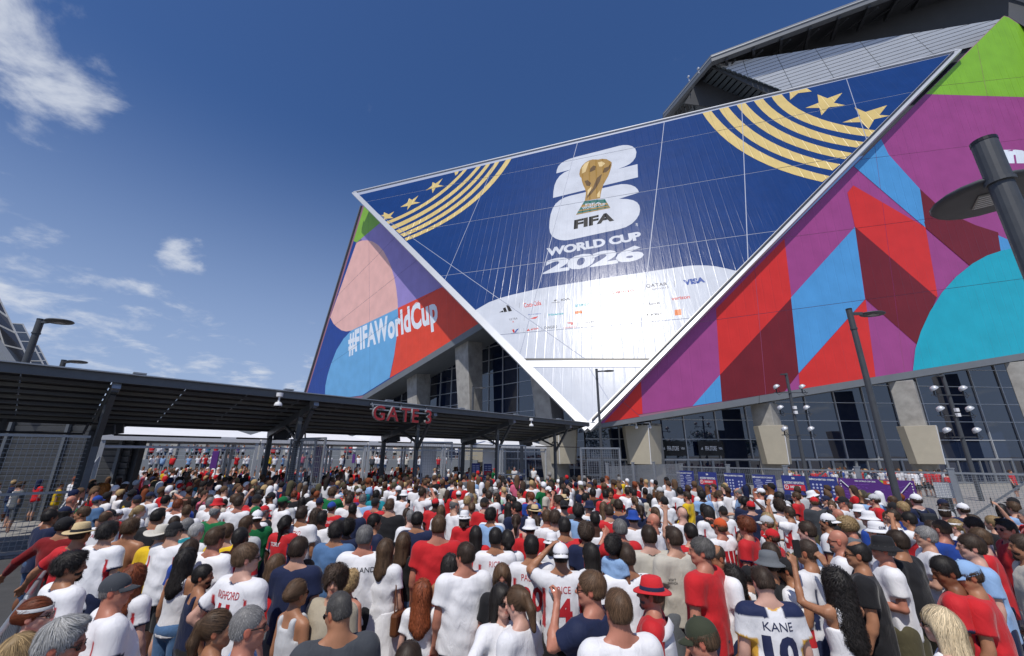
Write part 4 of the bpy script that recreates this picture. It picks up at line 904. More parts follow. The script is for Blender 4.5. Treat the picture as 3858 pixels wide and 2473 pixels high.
# louvred service building and screens seen through the left fence
K['louvre'] = mat('louvre_metal', (.075, .08, .085), .5, metal=.2, noise=.1)
SB = empty('service_building', (-24, 19, 0)); tag(SB, 'grey louvred service building behind the mesh fence at the far left', 'building')
for j in range(18): MB().box((-25.5, 19.2, .12 + j * .265), (17, .12, .235), rot=Matrix.Rotation(rad(14), 3, 'X')).build('louvre_board', K['louvre'], SB)
MB().box((-25.5, 19.5, 2.4), (17.4, .3, 4.8)).build('wall', K['darksteel'], SB)
for k in range(7): MB().box((-33 + k * 2.6, 19.05, 2.4), (.14, .12, 4.8)).build('wall_post', K['canopy'], SB)
under(SB)
TW = empty('terrace', (-30, 50, 0)); tag(TW, 'pale concrete terrace wall with railing in the distance beyond the gate', 'wall')
MB().box((-30, 56, 1.1), (52, 12, 2.2)).build('wall', K['beam'], TW); MB().box((-28, 45.0, .5), (46, 9.8, 1.0)).build('lower_terrace', K['beam'], TW)
MB().box((-24, 62.5, 3.2), (70, .8, 6.4)).build('rear_wall', K['beam'], TW)
for i in range(17): MB().box((-57 + i * 4.1, 62.0, 3.0), (1.0, .5, 6.0)).build('pier', K['concrete'], TW)
b = MB(); [b.bar((-56 + i * 1.5, 50.1, 2.2), (-56 + i * 1.5, 50.1, 3.2), .05) for i in range(35)]; [b.bar((-56, 50.1, z), (-4, 50.1, z), .05) for z in (2.7, 3.2)]; b.build('railing', K['steel'], TW)
under(TW)
# crowd barrier along the left edge of the queue
def barrier(p, d, label):
    d = Vector(d); o = empty('crowd_barrier', p, math.atan2(d.y, d.x)); tag(o, label, 'barrier'); w = 2.2
    f = MB(); f.path([(0, 0, .12), (0, 0, 1.02), (.08, 0, 1.1), (w - .08, 0, 1.1), (w, 0, 1.02), (w, 0, .12), (.0, 0, .2)][:6], .024, 10); f.tube((0, 0, .22), (w, 0, .22), .016); f.build('frame', K['steel'], o)
    for i in range(1, 15): MB().tube((w * i / 15, 0, .22), (w * i / 15, 0, 1.09), .008, n=6).build('bar', K['steel'], o)
    for x in (.3, w - .3): MB().bar((x, -.3, .02), (x, .3, .02), .05, .02).build('foot', K['steel'], o)
b0 = at_z(-40, 2440, 1.1); b1 = at_z(140, 2195, 1.1); b2 = at_z(330, 2010, 1.1)
dd = (b1 - b0); dd.z = 0; dd.normalize()
for k in range(4):
    p = Vector((b0.x, b0.y, 0)) + dd * (k * 2.28 - .6); barrier(p, dd, ['metal crowd barrier nearest the camera along the left of the queue', 'second metal crowd barrier along the left of the queue', 'third metal crowd barrier along the left of the queue', 'metal crowd barrier farthest along the left of the queue'][k])

# trees and blocks behind the viewer, mirrored in the glass walls
def leaf_tree(x, y, h, label, seed):
    r = np.random.default_rng(seed); o = empty('tree', (x, y, 0)); tag(o, label, 'tree', 'trees mirrored in the glass walls')
    b = MB(); b.tube((0, 0, 0), (0, 0, h * .45), .28, .17, 8)
    for k in range(5): a = k * 1.3; b.tube((0, 0, h * (.32 + .04 * k)), (math.cos(a) * h * .2, math.sin(a) * h * .2, h * (.58 + .05 * k)), .12, .05, 6)
    b.build('trunk', K['bark'], o); n = 900; c = r.normal(size=(14, 3)) * np.array([h * .16, h * .16, h * .13]) + [0, 0, h * .66]; p = c[r.integers(0, 14, n)] + r.normal(size=(n, 3)) * h * .075; d1 = r.normal(size=(n, 3)); d2 = r.normal(size=(n, 3)); d1 *= .32 / np.linalg.norm(d1, axis=1, keepdims=True); d2 *= .22 / np.linalg.norm(d2, axis=1, keepdims=True)
    V = np.stack([p - d1, p - d2, p + d1, p + d2], 1).reshape(-1, 3); me = bpy.data.meshes.new('crown'); me.from_pydata(V.tolist(), [], np.arange(4 * n).reshape(-1, 4).tolist()); link('crown', me, o, K['leaf'])
K['bark'] = mat('bark', (.07, .055, .04), .9, noise=.3); K['leaf'] = mat('leaves', (.05, .085, .03), .7, noise=.4, nscale=.6)
for k in range(12): leaf_tree(14 + k * 7.5 + random.uniform(-2, 2), -34 - random.uniform(0, 16), random.uniform(8, 12), 'leafy plaza tree behind the viewer, mirrored dark in the glass walls', 60 + k)
# ------------------------------------------------------------------ people: bodies, clothes and hair grown from distance fields
def axis(lo, hi, coarse, fine):
    """grid line positions: coarse steps, fine steps inside the given (a, b, step) ranges"""
    x, out = lo, [lo]
    while x < hi:
        s = coarse
        for a, b, st in fine:
            if a - coarse * .5 <= x <= b: s = min(s, st)
        x += s; out.append(x)
    return np.array(out, np.float32)
def d_cap(P, a, b, r1, r2):
    a = np.asarray(a, np.float32); b = np.asarray(b, np.float32); ba = b - a; L2 = float(ba @ ba) + 1e-9
    px, py, pz = P[0] - a[0], P[1] - a[1], P[2] - a[2]
    h = np.clip((px * ba[0] + py * ba[1] + pz * ba[2]) / L2, 0, 1)
    return np.sqrt((px - h * ba[0]) ** 2 + (py - h * ba[1]) ** 2 + (pz - h * ba[2]) ** 2) - (r1 + (r2 - r1) * h)
def d_ell(P, c, r, R=None):
    q = [P[0] - c[0], P[1] - c[1], P[2] - c[2]]
    if R is not None: q = [R[0][i] * q[0] + R[1][i] * q[1] + R[2][i] * q[2] for i in range(3)]     # into the local frame
    k0 = np.sqrt((q[0] / r[0]) ** 2 + (q[1] / r[1]) ** 2 + (q[2] / r[2]) ** 2)
    k1 = np.sqrt((q[0] / r[0] ** 2) ** 2 + (q[1] / r[1] ** 2) ** 2 + (q[2] / r[2] ** 2) ** 2)
    return k0 * (k0 - 1) / np.maximum(k1, 1e-6)
def smin(a, b, k):
    h = np.maximum(k - np.abs(a - b), 0) / k; return np.minimum(a, b) - h * h * k * .25
class Field:
    """list of primitives: (kind, data, k, op)"""
    def __init__(s): s.p = []
    def cap(s, a, b, r1, r2=None, k=.02, op='+'): s.p.append(('c', (np.array(a, float), np.array(b, float), r1, r1 if r2 is None else r2), k, op)); return s
    def ell(s, c, r, k=.02, op='+', R=None): s.p.append(('e', (np.array(c, float), np.array(r, float), R), k, op)); return s
    def fn(s, f, k=.01, op='+'): s.p.append(('f', f, k, op)); return s
    @staticmethod
    def d(pr, P):
        if pr[0] == 'c': return d_cap(P, *pr[1])
        if pr[0] == 'e': return d_ell(P, *pr[1])
        return pr[1](P)
    def box(s, pr):
        if pr[0] == 'c': a, b, r1, r2 = pr[1]; r = max(r1, r2); return np.minimum(a, b) - r, np.maximum(a, b) + r
        if pr[0] == 'e': c, r, R = pr[1]; m = r if R is None else np.full(3, max(r)); return c - m, c + m
        return None
    def at(s, pts):
        P = [pts[:, 0], pts[:, 1], pts[:, 2]]; F = np.full(len(pts), 1.0)
        for pr in s.p:
            d = s.d(pr, P); k = pr[2]
            F = smin(F, d, k) if pr[3] == '+' else -smin(-F, d if pr[3] == '-' else -d, k)
        return F
    def grid(s, X, Y, Z):
        F = np.full((len(X), len(Y), len(Z)), 1.0, np.float32)
        for pr in s.p:
            k = pr[2]; bx = s.box(pr)
            if bx is None or pr[3] == '*': sl = (slice(None),) * 3
            else:
                sl = []
                for A_, lo, hi in zip((X, Y, Z), bx[0] - k - .03, bx[1] + k + .03): sl.append(slice(max(0, np.searchsorted(A_, lo) - 1), np.searchsorted(A_, hi) + 1))
                sl = tuple(sl)
            P = (X[sl[0]][:, None, None], Y[sl[1]][None, :, None], Z[sl[2]][None, None, :])
            d = s.d(pr, P)
            F[sl] = smin(F[sl], d, k) if pr[3] == '+' else -smin(-F[sl], d if pr[3] == '-' else -d, k)
        return F
def surface(F, X, Y, Z):
    """surface nets: one vertex per crossed cell"""
    I = F < 0; nx, ny, nz = F.shape
    corner = [(i, j, k) for i in (0, 1) for j in (0, 1) for k in (0, 1)]
    cnt = sum(I[i:nx - 1 + i, j:ny - 1 + j, k:nz - 1 + k].astype(np.int8) for i, j, k in corner)
    act = (cnt > 0) & (cnt < 8); ci, cj, ck = np.nonzero(act); n = len(ci)
    idx = np.full(act.shape, -1, np.int32); idx[ci, cj, ck] = np.arange(n)
    acc = np.zeros((n, 3)); w = np.zeros(n)
    co = lambda i, j, k: np.stack([X[ci + i], Y[cj + j], Z[ck + k]], 1)
    for a in range(8):
        for ax in range(3):
            c0 = corner[a]
            if c0[ax]: continue
            c1 = list(c0); c1[ax] = 1
            f0 = F[ci + c0[0], cj + c0[1], ck + c0[2]]; f1 = F[ci + c1[0], cj + c1[1], ck + c1[2]]
            m = (f0 < 0) != (f1 < 0)
            t = np.where(m, f0 / np.where(m, f0 - f1, 1), 0)[:, None]
            acc += np.where(m[:, None], co(*c0) * (1 - t) + co(*c1) * t, 0); w += m
    V = acc / w[:, None]
    quads = []
    for ax in range(3):
        o1, o2 = [(1, 2), (2, 0), (0, 1)][ax]
        sl0 = [slice(1, -1)] * 3; sl0[ax] = slice(0, -1); sl1 = list(sl0); sl1[ax] = slice(1, None)
        a, b = I[tuple(sl0)], I[tuple(sl1)]
        for m, flip in ((a & ~b, False), (~a & b, True)):
            e = np.array(np.nonzero(m)).T
            if not len(e): continue
            off = np.ones(3, int); off[ax] = 0; e = e + off
            d1 = np.zeros(3, int); d1[o1] = 1; d2 = np.zeros(3, int); d2[o2] = 1
            q = [idx[tuple((e - x).T)] for x in (d1 + d2, d2, d1 * 0, d1)]
            q = np.stack(q, 1); quads.append(q[:, ::-1] if flip else q)
    Q = np.concatenate(quads); Q = Q[(Q >= 0).all(1)]
    return V, Q
def np_mesh(name, V, Q, smooth=True, colors=None):
    me = bpy.data.meshes.new(name); n, k = Q.shape
    me.vertices.add(len(V)); me.vertices.foreach_set('co', np.asarray(V, np.float32).ravel())
    me.loops.add(n * k); me.loops.foreach_set('vertex_index', Q.astype(np.int32).ravel())
    me.polygons.add(n); me.polygons.foreach_set('loop_start', np.arange(0, n * k, k, dtype=np.int32))
    me.polygons.foreach_set('use_smooth', np.full(n, smooth)); me.update(calc_edges=True)
    if colors is not None:
        at = me.color_attributes.new('paint', 'FLOAT_COLOR', 'POINT'); at.data.foreach_set('color', np.asarray(colors, np.float32).ravel())
    return me
def rotz(a): return np.array([[math.cos(a), -math.sin(a), 0], [math.sin(a), math.cos(a), 0], [0, 0, 1]])
def rotx(a): return np.array([[1, 0, 0], [0, math.cos(a), -math.sin(a)], [0, math.sin(a), math.cos(a)]])
def noise3(P, f, seed=0):
    r = np.random.default_rng(seed); o = 0
    for i in range(6):
        k = r.normal(size=3); k *= f * (1 + .8 * r.random()) / np.linalg.norm(k); o = o + np.sin(k[0] * P[0] + k[1] * P[1] + k[2] * P[2] + r.random() * 6.28)
    return o / 3.0
NECK = np.array([0, -.01, 1.565])                    # head pivot of the standing 1.78 m figure
# arm poses: elbow and wrist for the right arm (x > 0), figure faces +y; fingers point along the forearm
ARM = {
    'down': ((.235, -.02, 1.14), (.25, .055, .90)), 'hip': ((.375, -.12, 1.17), (.215, .03, 1.02)), 'front': ((.225, -.02, 1.14), (.10, .24, 1.16)),
    'phone': ((.25, .10, 1.17), (.16, .30, 1.38)), 'up': ((.26, .17, 1.44), (.17, .26, 1.72)), 'fist': ((.30, .10, 1.60), (.26, .12, 1.88)), 'brow': ((.33, .12, 1.47), (.13, .17, 1.66)),
    'nape': ((.36, -.02, 1.56), (.12, -.06, 1.66)), 'cross': ((.235, .06, 1.15), (-.05, .20, 1.18)), 'drink': ((.26, .14, 1.30), (.10, .22, 1.52)), 'out': ((.42, .0, 1.20), (.60, .10, 1.02)), 'selfie': ((.40, .16, 1.30), (.58, .36, 1.36)), 'carry': ((.25, -.02, 1.13), (.02, .22, 1.12)), 'pocket': ((.28, -.05, 1.15), (.22, .06, .95)),
}
BUILD = {'m': dict(sh=.19, ch=(.170, .118), wa=(.150, .108), hip=.165, arm=1.0, neck=.056, by=.0),
         'f': dict(sh=.165, ch=(.148, .105), wa=(.122, .092), hip=.170, arm=.82, neck=.045, by=.0),
         'h': dict(sh=.205, ch=(.195, .140), wa=(.195, .160), hip=.185, arm=1.15, neck=.064, by=.03)}
def head_frame(yaw, pitch): return rotz(-rad(yaw)) @ rotx(rad(pitch))
def arm_pts(pose, side, b):
    e, w = ARM[pose]; s = np.array([b['sh'], -.012, 1.405]); k = b['sh'] / .19
    m = np.array([side, 1, 1.]); return s * m, np.array(e) * m * [k ** .5, 1, 1], np.array(w) * m
def add_hand(F, w, e, side, curl, scale=1.0):
    """palm, four unequal fingers with two bends, and a thumb from the side of the palm"""
    z = (w - e) / np.linalg.norm(w - e); ref = np.array([0, 1., 0]) if abs(z[2]) > .7 else np.array([0, 0, -1.])
    y = ref - z * (ref @ z); y /= np.linalg.norm(y); x = np.cross(y, z) * side; s = scale
    # y: palm normal side (curl direction is towards -y of the back of the hand), x: towards the thumb
    kn = [w + z * .088 * s + x * (.030 - .020 * i) * s for i in range(4)]
    for i in range(4): F.cap(w + z * .012 * s + x * (.018 - .012 * i) * s, kn[i], .0135 * s, .0115 * s, .012)
    for i, L_ in enumerate((.072, .080, .075, .058)):
        c = curl * (1 + .12 * i); d1 = z * math.cos(c) + y * math.sin(c); d2 = z * math.cos(2.1 * c) + y * math.sin(2.1 * c)
        m_ = kn[i] + d1 * L_ * .52 * s; F.cap(kn[i], m_, .0100 * s, .0090 * s, .005); F.cap(m_, m_ + d2 * L_ * .5 * s, .0090 * s, .0074 * s, .004)
    t0 = w + z * .028 * s + x * .022 * s; t1 = t0 + (z * .65 + x * .62 + y * .35 * curl) * .045 * s; t2 = t1 + (z * .92 + x * .05 + y * .5 * curl) * .034 * s
    F.cap(t0, t1, .0135 * s, .0105 * s, .010); F.cap(t1, t2, .0105 * s, .0085 * s, .005)
    return w + z * .10 * s + y * .03 * s
def add_head(F, Rh, k=1.0, fem=False):
    o = NECK; T_ = lambda p: o + Rh @ (np.array(p) * k)
    j = .9 if fem else 1.0
    F.ell(T_((0, -.014, .112)), np.array((.0765, .096, .096)) * k, .02, R=Rh); F.ell(T_((0, .030, .068)), np.array((.061, .066, .078)) * k, .03, R=Rh)
    F.ell(T_((0, .036, .026)), np.array((.053 * j, .055, .055)) * k, .025, R=Rh); F.cap(T_((-.012, .070, -.014)), T_((.012, .070, -.014)), .019 * k * j, k=.02)
    for s in (-1, 1):
        F.cap(T_((s * .050, .0, .022)), T_((s * .018, .062, -.012)), .022 * k * j, .018 * k, .025); F.cap(T_((s * .012, .088, .100)), T_((s * .046, .070, .098)), .012 * k, .009 * k, .014)
        F.ell(T_((s * .031, .101, .079)), np.array((.0165, .013, .0115)) * k, .010, '-', R=Rh); F.ell(T_((s * .031, .082, .079)), np.array((.0125, .0125, .011)) * k, .004, R=Rh)
        F.ell(T_((s * .079, -.010, .070)), np.array((.010, .021, .032)) * k, .010, R=Rh); F.ell(T_((s * .088, -.006, .072)), np.array((.006, .011, .019)) * k, .005, '-', R=Rh)
        F.ell(T_((s * .036, .068, .050)), np.array((.022, .022, .022)) * k, .018, R=Rh)
    F.cap(T_((0, .094, .088)), T_((0, .112, .054)), .0085 * k, .0125 * k, .010); F.cap(T_((-.010, .100, .050)), T_((.010, .100, .050)), .010 * k, k=.008)
    F.cap(T_((-.019, .086, .020)), T_((.019, .086, .020)), .0085 * k, k=.010); F.cap(T_((-.016, .087, .008)), T_((.016, .087, .008)), .009 * k, k=.008); F.cap(T_((-.022, .099, .0145)), T_((.022, .099, .0145)), .0025 * k, k=.004, op='-')
def body_field(bt, la, ra, yaw, pitch, curl=(.45, .45), hk=1.0):
    b = BUILD[bt]; F = Field(); Rh = head_frame(yaw, pitch)
    for s in (-1, 1):
        hx = .092; F.cap((s * hx, 0, .90), (s * .10, .015, .50), .088, .058, .03); F.cap((s * .10, .012, .50), (s * .105, -.02, .09), .056, .038, .02); F.ell((s * .103, -.035, .36), (.05, .055, .11), .03)
        F.cap((s * .105, -.03, .045), (s * .125, .12, .035), .042, .036, .02)
    F.ell((0, -.01, .96), (b['hip'], .118, .13), .05); F.ell((0, b['by'], 1.12), (*b['wa'], .17), .06); F.ell((0, -.005, 1.30), (*b['ch'], .17), .06)
    if bt == 'f': [F.ell((s * .062, .085, 1.27), (.052, .045, .05), .03) for s in (-1, 1)]
    F.cap((-b['sh'] + .045, -.012, 1.41), (b['sh'] - .045, -.012, 1.41), .055, k=.05)
    top = NECK + Rh @ np.array((0, -.012, .03)); F.cap((0, -.022, 1.41), top, b['neck'] * 1.08, b['neck'], .04)
    for s in (-1, 1): F.cap((s * .03, -.035, 1.49), (s * (b['sh'] - .05), -.02, 1.43), .038, .035, .045)
    hands = {}
    for side, pose, cu in ((-1, la, curl[0]), (1, ra, curl[1])):
        sh, e, w = arm_pts(pose, side, b); a = b['arm']
        F.cap(sh, e, .052 * a, .039 * a, .04); F.cap(e, w, .040 * a, .026 * a ** .5, .015); F.ell(e + (w - e) * .28, np.full(3, .041 * a), .03)
        hands[side] = add_hand(F, w, e, side, cu, .93 if bt == 'f' else 1.0)
    add_head(F, Rh, hk, bt == 'f')
    return F, hands
def torso_profile(z, tab):
    zz, rx, ry, oy = np.array(tab).T; return np.interp(z, zz, rx), np.interp(z, zz, ry), np.interp(z, zz, oy)
SHIRT = {'m': [(.80, .185, .135, 0), (.95, .184, .137, 0), (1.10, .180, .132, 0), (1.25, .190, .135, 0), (1.36, .192, .125, -.005), (1.42, .17, .095, -.012), (1.47, .09, .06, -.02), (1.50, .05, .045, -.025)],
         'h': [(.80, .215, .180, .02), (.95, .220, .190, .03), (1.10, .222, .192, .035), (1.25, .218, .172, .02), (1.36, .212, .145, 0), (1.42, .185, .105, -.012), (1.47, .10, .065, -.02), (1.50, .055, .05, -.025)],
         'f': [(.80, .178, .135, 0), (.95, .172, .130, 0), (1.10, .142, .112, 0), (1.25, .160, .135, .01), (1.36, .166, .112, 0), (1.42, .145, .085, -.012), (1.47, .075, .052, -.02), (1.50, .045, .04, -.025)]}
def shirt_field(bt, la, ra, hem=.84, sleeve=.60, neck=1.475, seed=0, tank=False):
    b = BUILD[bt]; F = Field(); tab = SHIRT[bt]
    def torso(P):
        z = P[2]; rx, ry, oy = torso_profile(z.ravel(), tab); sh = z.shape; lo_ = (1 + .07 * np.clip((1.36 - z) / .25, 0, 1)) * (1 if not tank else .97); rx, ry, oy = rx.reshape(sh) * lo_, ry.reshape(sh) * lo_, oy.reshape(sh)
        q = np.sqrt((P[0] / rx) ** 2 + ((P[1] - oy) / ry) ** 2); d = (q - 1) * np.minimum(rx, ry) * .92
        fold = (np.abs(noise3([P[0] * 1.5, P[1] * 1.5, z * .75], 15, seed)) - .45) * np.clip((1.42 - z) * .045, .003, .015) + noise3([P[0], P[1], z], 34, seed + 5) * .0038
        d = d + fold * (.35 if tank else 1) - .0055
        d = np.maximum(d, z - neck - .012 + .0 * P[0]); d = np.maximum(d, hem + .012 * np.sin(P[0] * 9 + seed) - z)
        return d
    F.fn(torso, .01)
    # cloth over the shoulder line, up to the collar
    F.cap((-b['sh'] + .03, -.014, 1.412), (b['sh'] - .03, -.014, 1.412), .078, k=.05)
    for s in (-1, 1): F.cap((s * .060, -.030, 1.462), (s * (b['sh'] - .035), -.02, 1.432), .050, .058, .045)
    F.fn(lambda P: P[2] - (1.497 if not tank else 1.485) - .25 * P[1] + 0 * P[0], .012, '*')
    nk = b['neck'] + .012
    F.fn(lambda P: nk - np.hypot(P[0], P[1] + .012 - (P[2] - 1.48) * .15) - np.maximum(0, 1.455 - P[2]) * 3, .012, '*')
    if not tank:
        for side, pose in ((-1, la), (1, ra)):
            sh, e, w = arm_pts(pose, side, b); a = b['arm']; t = sleeve; d = e - sh; n_ = d / np.linalg.norm(d)
            if t <= 1.0:
                end = sh + d * t; G = (sh, end + n_ * .05, .066 * a, .064 * a + .012)
                def sl(P, G=G, end=end, n_=n_):
                    q = d_cap(P, *G) + noise3(P, 24, seed + 9) * .004
                    return np.maximum(q, (P[0] - end[0]) * n_[0] + (P[1] - end[1]) * n_[1] + (P[2] - end[2]) * n_[2])
                F.fn(sl, .055)
            else:
                F.cap(sh, e, .066 * a, .056 * a, .055); F.cap(e, e + (w - e) * .92, .055 * a, .040 * a, .02)
    else:
        def cutaway(P): return np.maximum(.115 - np.abs(P[0]), 1.30 + .0 * P[1] - P[2])
        F.fn(lambda P: -cutaway(P) * 1.0, .02, '*')
        F.fn(lambda P: np.minimum(.058 + .0 * P[1] - np.abs(P[0]), P[2] - 1.385), .02, '*')
    return F
def clip_key(*a): return a
CACHE = {}
def body_mesh(bt, la, ra, yaw, pitch, curl=(.45, .45), hk=1.0):
    key = ('body', bt, la, ra, yaw, pitch, curl, hk)
    if key in CACHE: return CACHE[key]
    F, hands = body_field(bt, la, ra, yaw, pitch, curl, hk); b = BUILD[bt]
    hx = [arm_pts(p, s, b)[2] for s, p in ((-1, la), (1, ra))]
    hc = [arm_pts(p, s, b)[2] + (arm_pts(p, s, b)[2] - arm_pts(p, s, b)[1]) / np.linalg.norm(arm_pts(p, s, b)[2] - arm_pts(p, s, b)[1]) * .09 for s, p in ((-1, la), (1, ra))]
    c = NECK + head_frame(yaw, pitch) @ np.array((0, .02, .09)); r = .125 * hk; f1, f2 = .0088, .0105
    fx = [(c[0] - r, c[0] + r, f1)] + [(h[0] - .085, h[0] + .085, f2) for h in hc]; fy = [(c[1] - r, c[1] + r, f1)] + [(h[1] - .085, h[1] + .085, f2) for h in hc]; fz = [(c[2] - r, c[2] + r, f1)] + [(h[2] - .10, h[2] + .10, f2) for h in hc]
    X = axis(-.72, .72, .030, fx); Y = axis(-.32, .55, .030, fy); Z = axis(-.02, 2.12, .034, fz)
    V, Q = surface(F.grid(X, Y, Z), X, Y, Z)
    # painted features in head coordinates: eyes, brows, lips, warm ears and nose
    h = (V - NECK) @ head_frame(yaw, pitch) / hk; col = np.ones((len(V), 4)); A = lambda m, c: col.__setitem__((m, slice(0, 3)), col[m, :3] * np.array(c))
    for s in (-1, 1):
        d = np.sqrt(((h[:, 0] - s * .031) / 1.45) ** 2 + ((h[:, 2] - .079) / .75) ** 2); fr = h[:, 1] > .07
        A((d < .0098) & fr, (.9, .95, 1.0)); A((np.hypot(h[:, 0] - s * .031, h[:, 2] - .079) < .0062) & fr, (.05, .05, .06))
        A((np.abs(h[:, 2] - .1015 + .08 * np.abs(np.abs(h[:, 0]) - .032)) < .0055) & (np.abs(h[:, 0] - s * .033) < .021) & fr, (.28, .22, .20))
        A((d > .0098) & (d < .0145) & fr, (.72, .62, .60)); A((np.abs(h[:, 0]) > .074) & (h[:, 1] < .02) & (h[:, 2] > .03) & (h[:, 2] < .11), (1.02, .86, .84))
    A((np.hypot(h[:, 0] / 1.7, (h[:, 2] - .0145)) < .0135) & (h[:, 1] > .078) & (np.abs(h[:, 2]) < .04), (.92, .62, .62)); A((np.hypot(h[:, 0], (h[:, 2] - .055)) < .02) & (h[:, 1] > .1), (1.02, .86, .84))
    A((np.hypot(h[:, 0] * 1.2, h[:, 2] - .055) > .022) & (np.abs(h[:, 0]) < .06) & (np.abs(h[:, 2] - .05) < .028) & (h[:, 1] > .05), (1.0, .90, .88))
    me = np_mesh('person', V, Q, True, col)
    fc = V[Q].mean(1)[:, 2]; me.materials.append(MAT_SKIN); me.materials.append(MAT_SHOE); me.polygons.foreach_set('material_index', (fc < .085).astype(np.int32))
    CACHE[key] = (me, hands); return CACHE[key]
def shirt_mesh(bt, la, ra, kind='tee'):
    key = ('shirt', bt, la, ra, kind)
    if key in CACHE: return CACHE[key]
    sd = abs(hash(key)) % 97 if False else (len(CACHE) * 7 + 3) % 97
    hem = {'tee': .84, 'tank': .90, 'long': .84, 'crop': 1.02, 'dress': .80}[kind]
    F = shirt_field(bt, la, ra, hem, 1.5 if kind == 'long' else .62, seed=sd, tank=kind in ('tank', 'crop'))
    X = axis(-.60, .60, .0155, []); Y = axis(-.30, .52, .0155, []); Z = axis(.76, 1.95, .0155, [])
    V, Q = surface(F.grid(X, Y, Z), X, Y, Z)
    # paint: r = trim at collar, cuffs; g = side insert; b = shoulder yoke
    col = np.zeros((len(V), 4)); col[:, 3] = 1; b = BUILD[bt]
    col[(np.hypot(V[:, 0], V[:, 1] + .02) < .082) & (V[:, 2] > 1.445), 0] = 1
    if kind == 'tee':
        for side, pose in ((-1, la), (1, ra)):
            sh, e, w = arm_pts(pose, side, b); d = e - sh; t = ((V - sh) @ d) / (d @ d); m = (np.linalg.norm(V - (sh + np.clip(t, 0, 1)[:, None] * d), axis=1) < .095) & (V[:, 0] * side > .1)
            col[m & (t > .555), 0] = 1
            q = np.abs(V[:, 0] * side - (b['sh'] - .012 + (1.42 - V[:, 2]) * .02)); col[(q < .017) & (V[:, 2] < 1.36) & (V[:, 2] > 1.02) & (V[:, 1] < .06), 1] = 1
    col[(V[:, 2] > 1.405) & (np.abs(V[:, 0]) > .06), 2] = 1
    me = np_mesh('shirt', V, Q, True, col); CACHE[key] = me; return me
def lower_mesh(kind, bt):
    key = ('lower', kind, bt)
    if key in CACHE: return CACHE[key]
    F = Field(); hp = BUILD[bt]['hip'] + .022; end = {'shorts': .53, 'trousers': .075, 'jeans': .07, 'skirt': .58, 'minishorts': .74}[kind]; sd = len(CACHE)
    if kind == 'skirt':
        F.fn(lambda P: np.maximum(np.maximum((np.hypot(P[0] / (hp + (1.0 - P[2]) * .16), P[1] / (.135 + (1.0 - P[2]) * .16)) - 1) * .15 + noise3([P[0] * 2, P[1] * 2, P[2] * .1], 18, sd) * .008 * 1, P[2] - 1.03), end - P[2]), .01)
    else:
        loose = {'shorts': .030, 'trousers': .024, 'jeans': .014, 'minishorts': .018}[kind]
        F.ell((0, -.01, .96), (hp, .140, .125), .04)
        for s in (-1, 1):
            if kind in ('trousers', 'jeans'): F.cap((s * .092, 0, .90), (s * .10, .015, .50), .088 + loose, .06 + loose, .03); F.cap((s * .10, .015, .50), (s * .105, -.02, .06), .06 + loose, .048 + loose, .03)
            else: F.cap((s * .095, 0, .90), (s * .108, .012, end), .092 + loose, .078 + loose * 1.4, .03)
        F.fn(lambda P: np.maximum(end - P[2], P[2] - 1.05) + 0 * P[0] + 0 * P[1], .006, '*')
        F.fn(lambda P: -1.0 + noise3(P, 22, sd) * .004 + 0 * P[0], .001, '*') if False else None
    X = axis(-.36, .36, .018, []); Y = axis(-.32, .32, .018, []); Z = axis(.03, 1.10, .018, [])
    V, Q = surface(F.grid(X, Y, Z), X, Y, Z)
    V = V + np.stack([noise3([V[:, 0], V[:, 1], V[:, 2]], 20, 31) * .003, noise3([V[:, 0], V[:, 1], V[:, 2]], 20, 32) * .003, 0 * V[:, 0]], 1)
    me = np_mesh({'minishorts': 'shorts', 'jeans': 'trousers'}.get(kind, kind), V, Q, True); CACHE[key] = me; return me
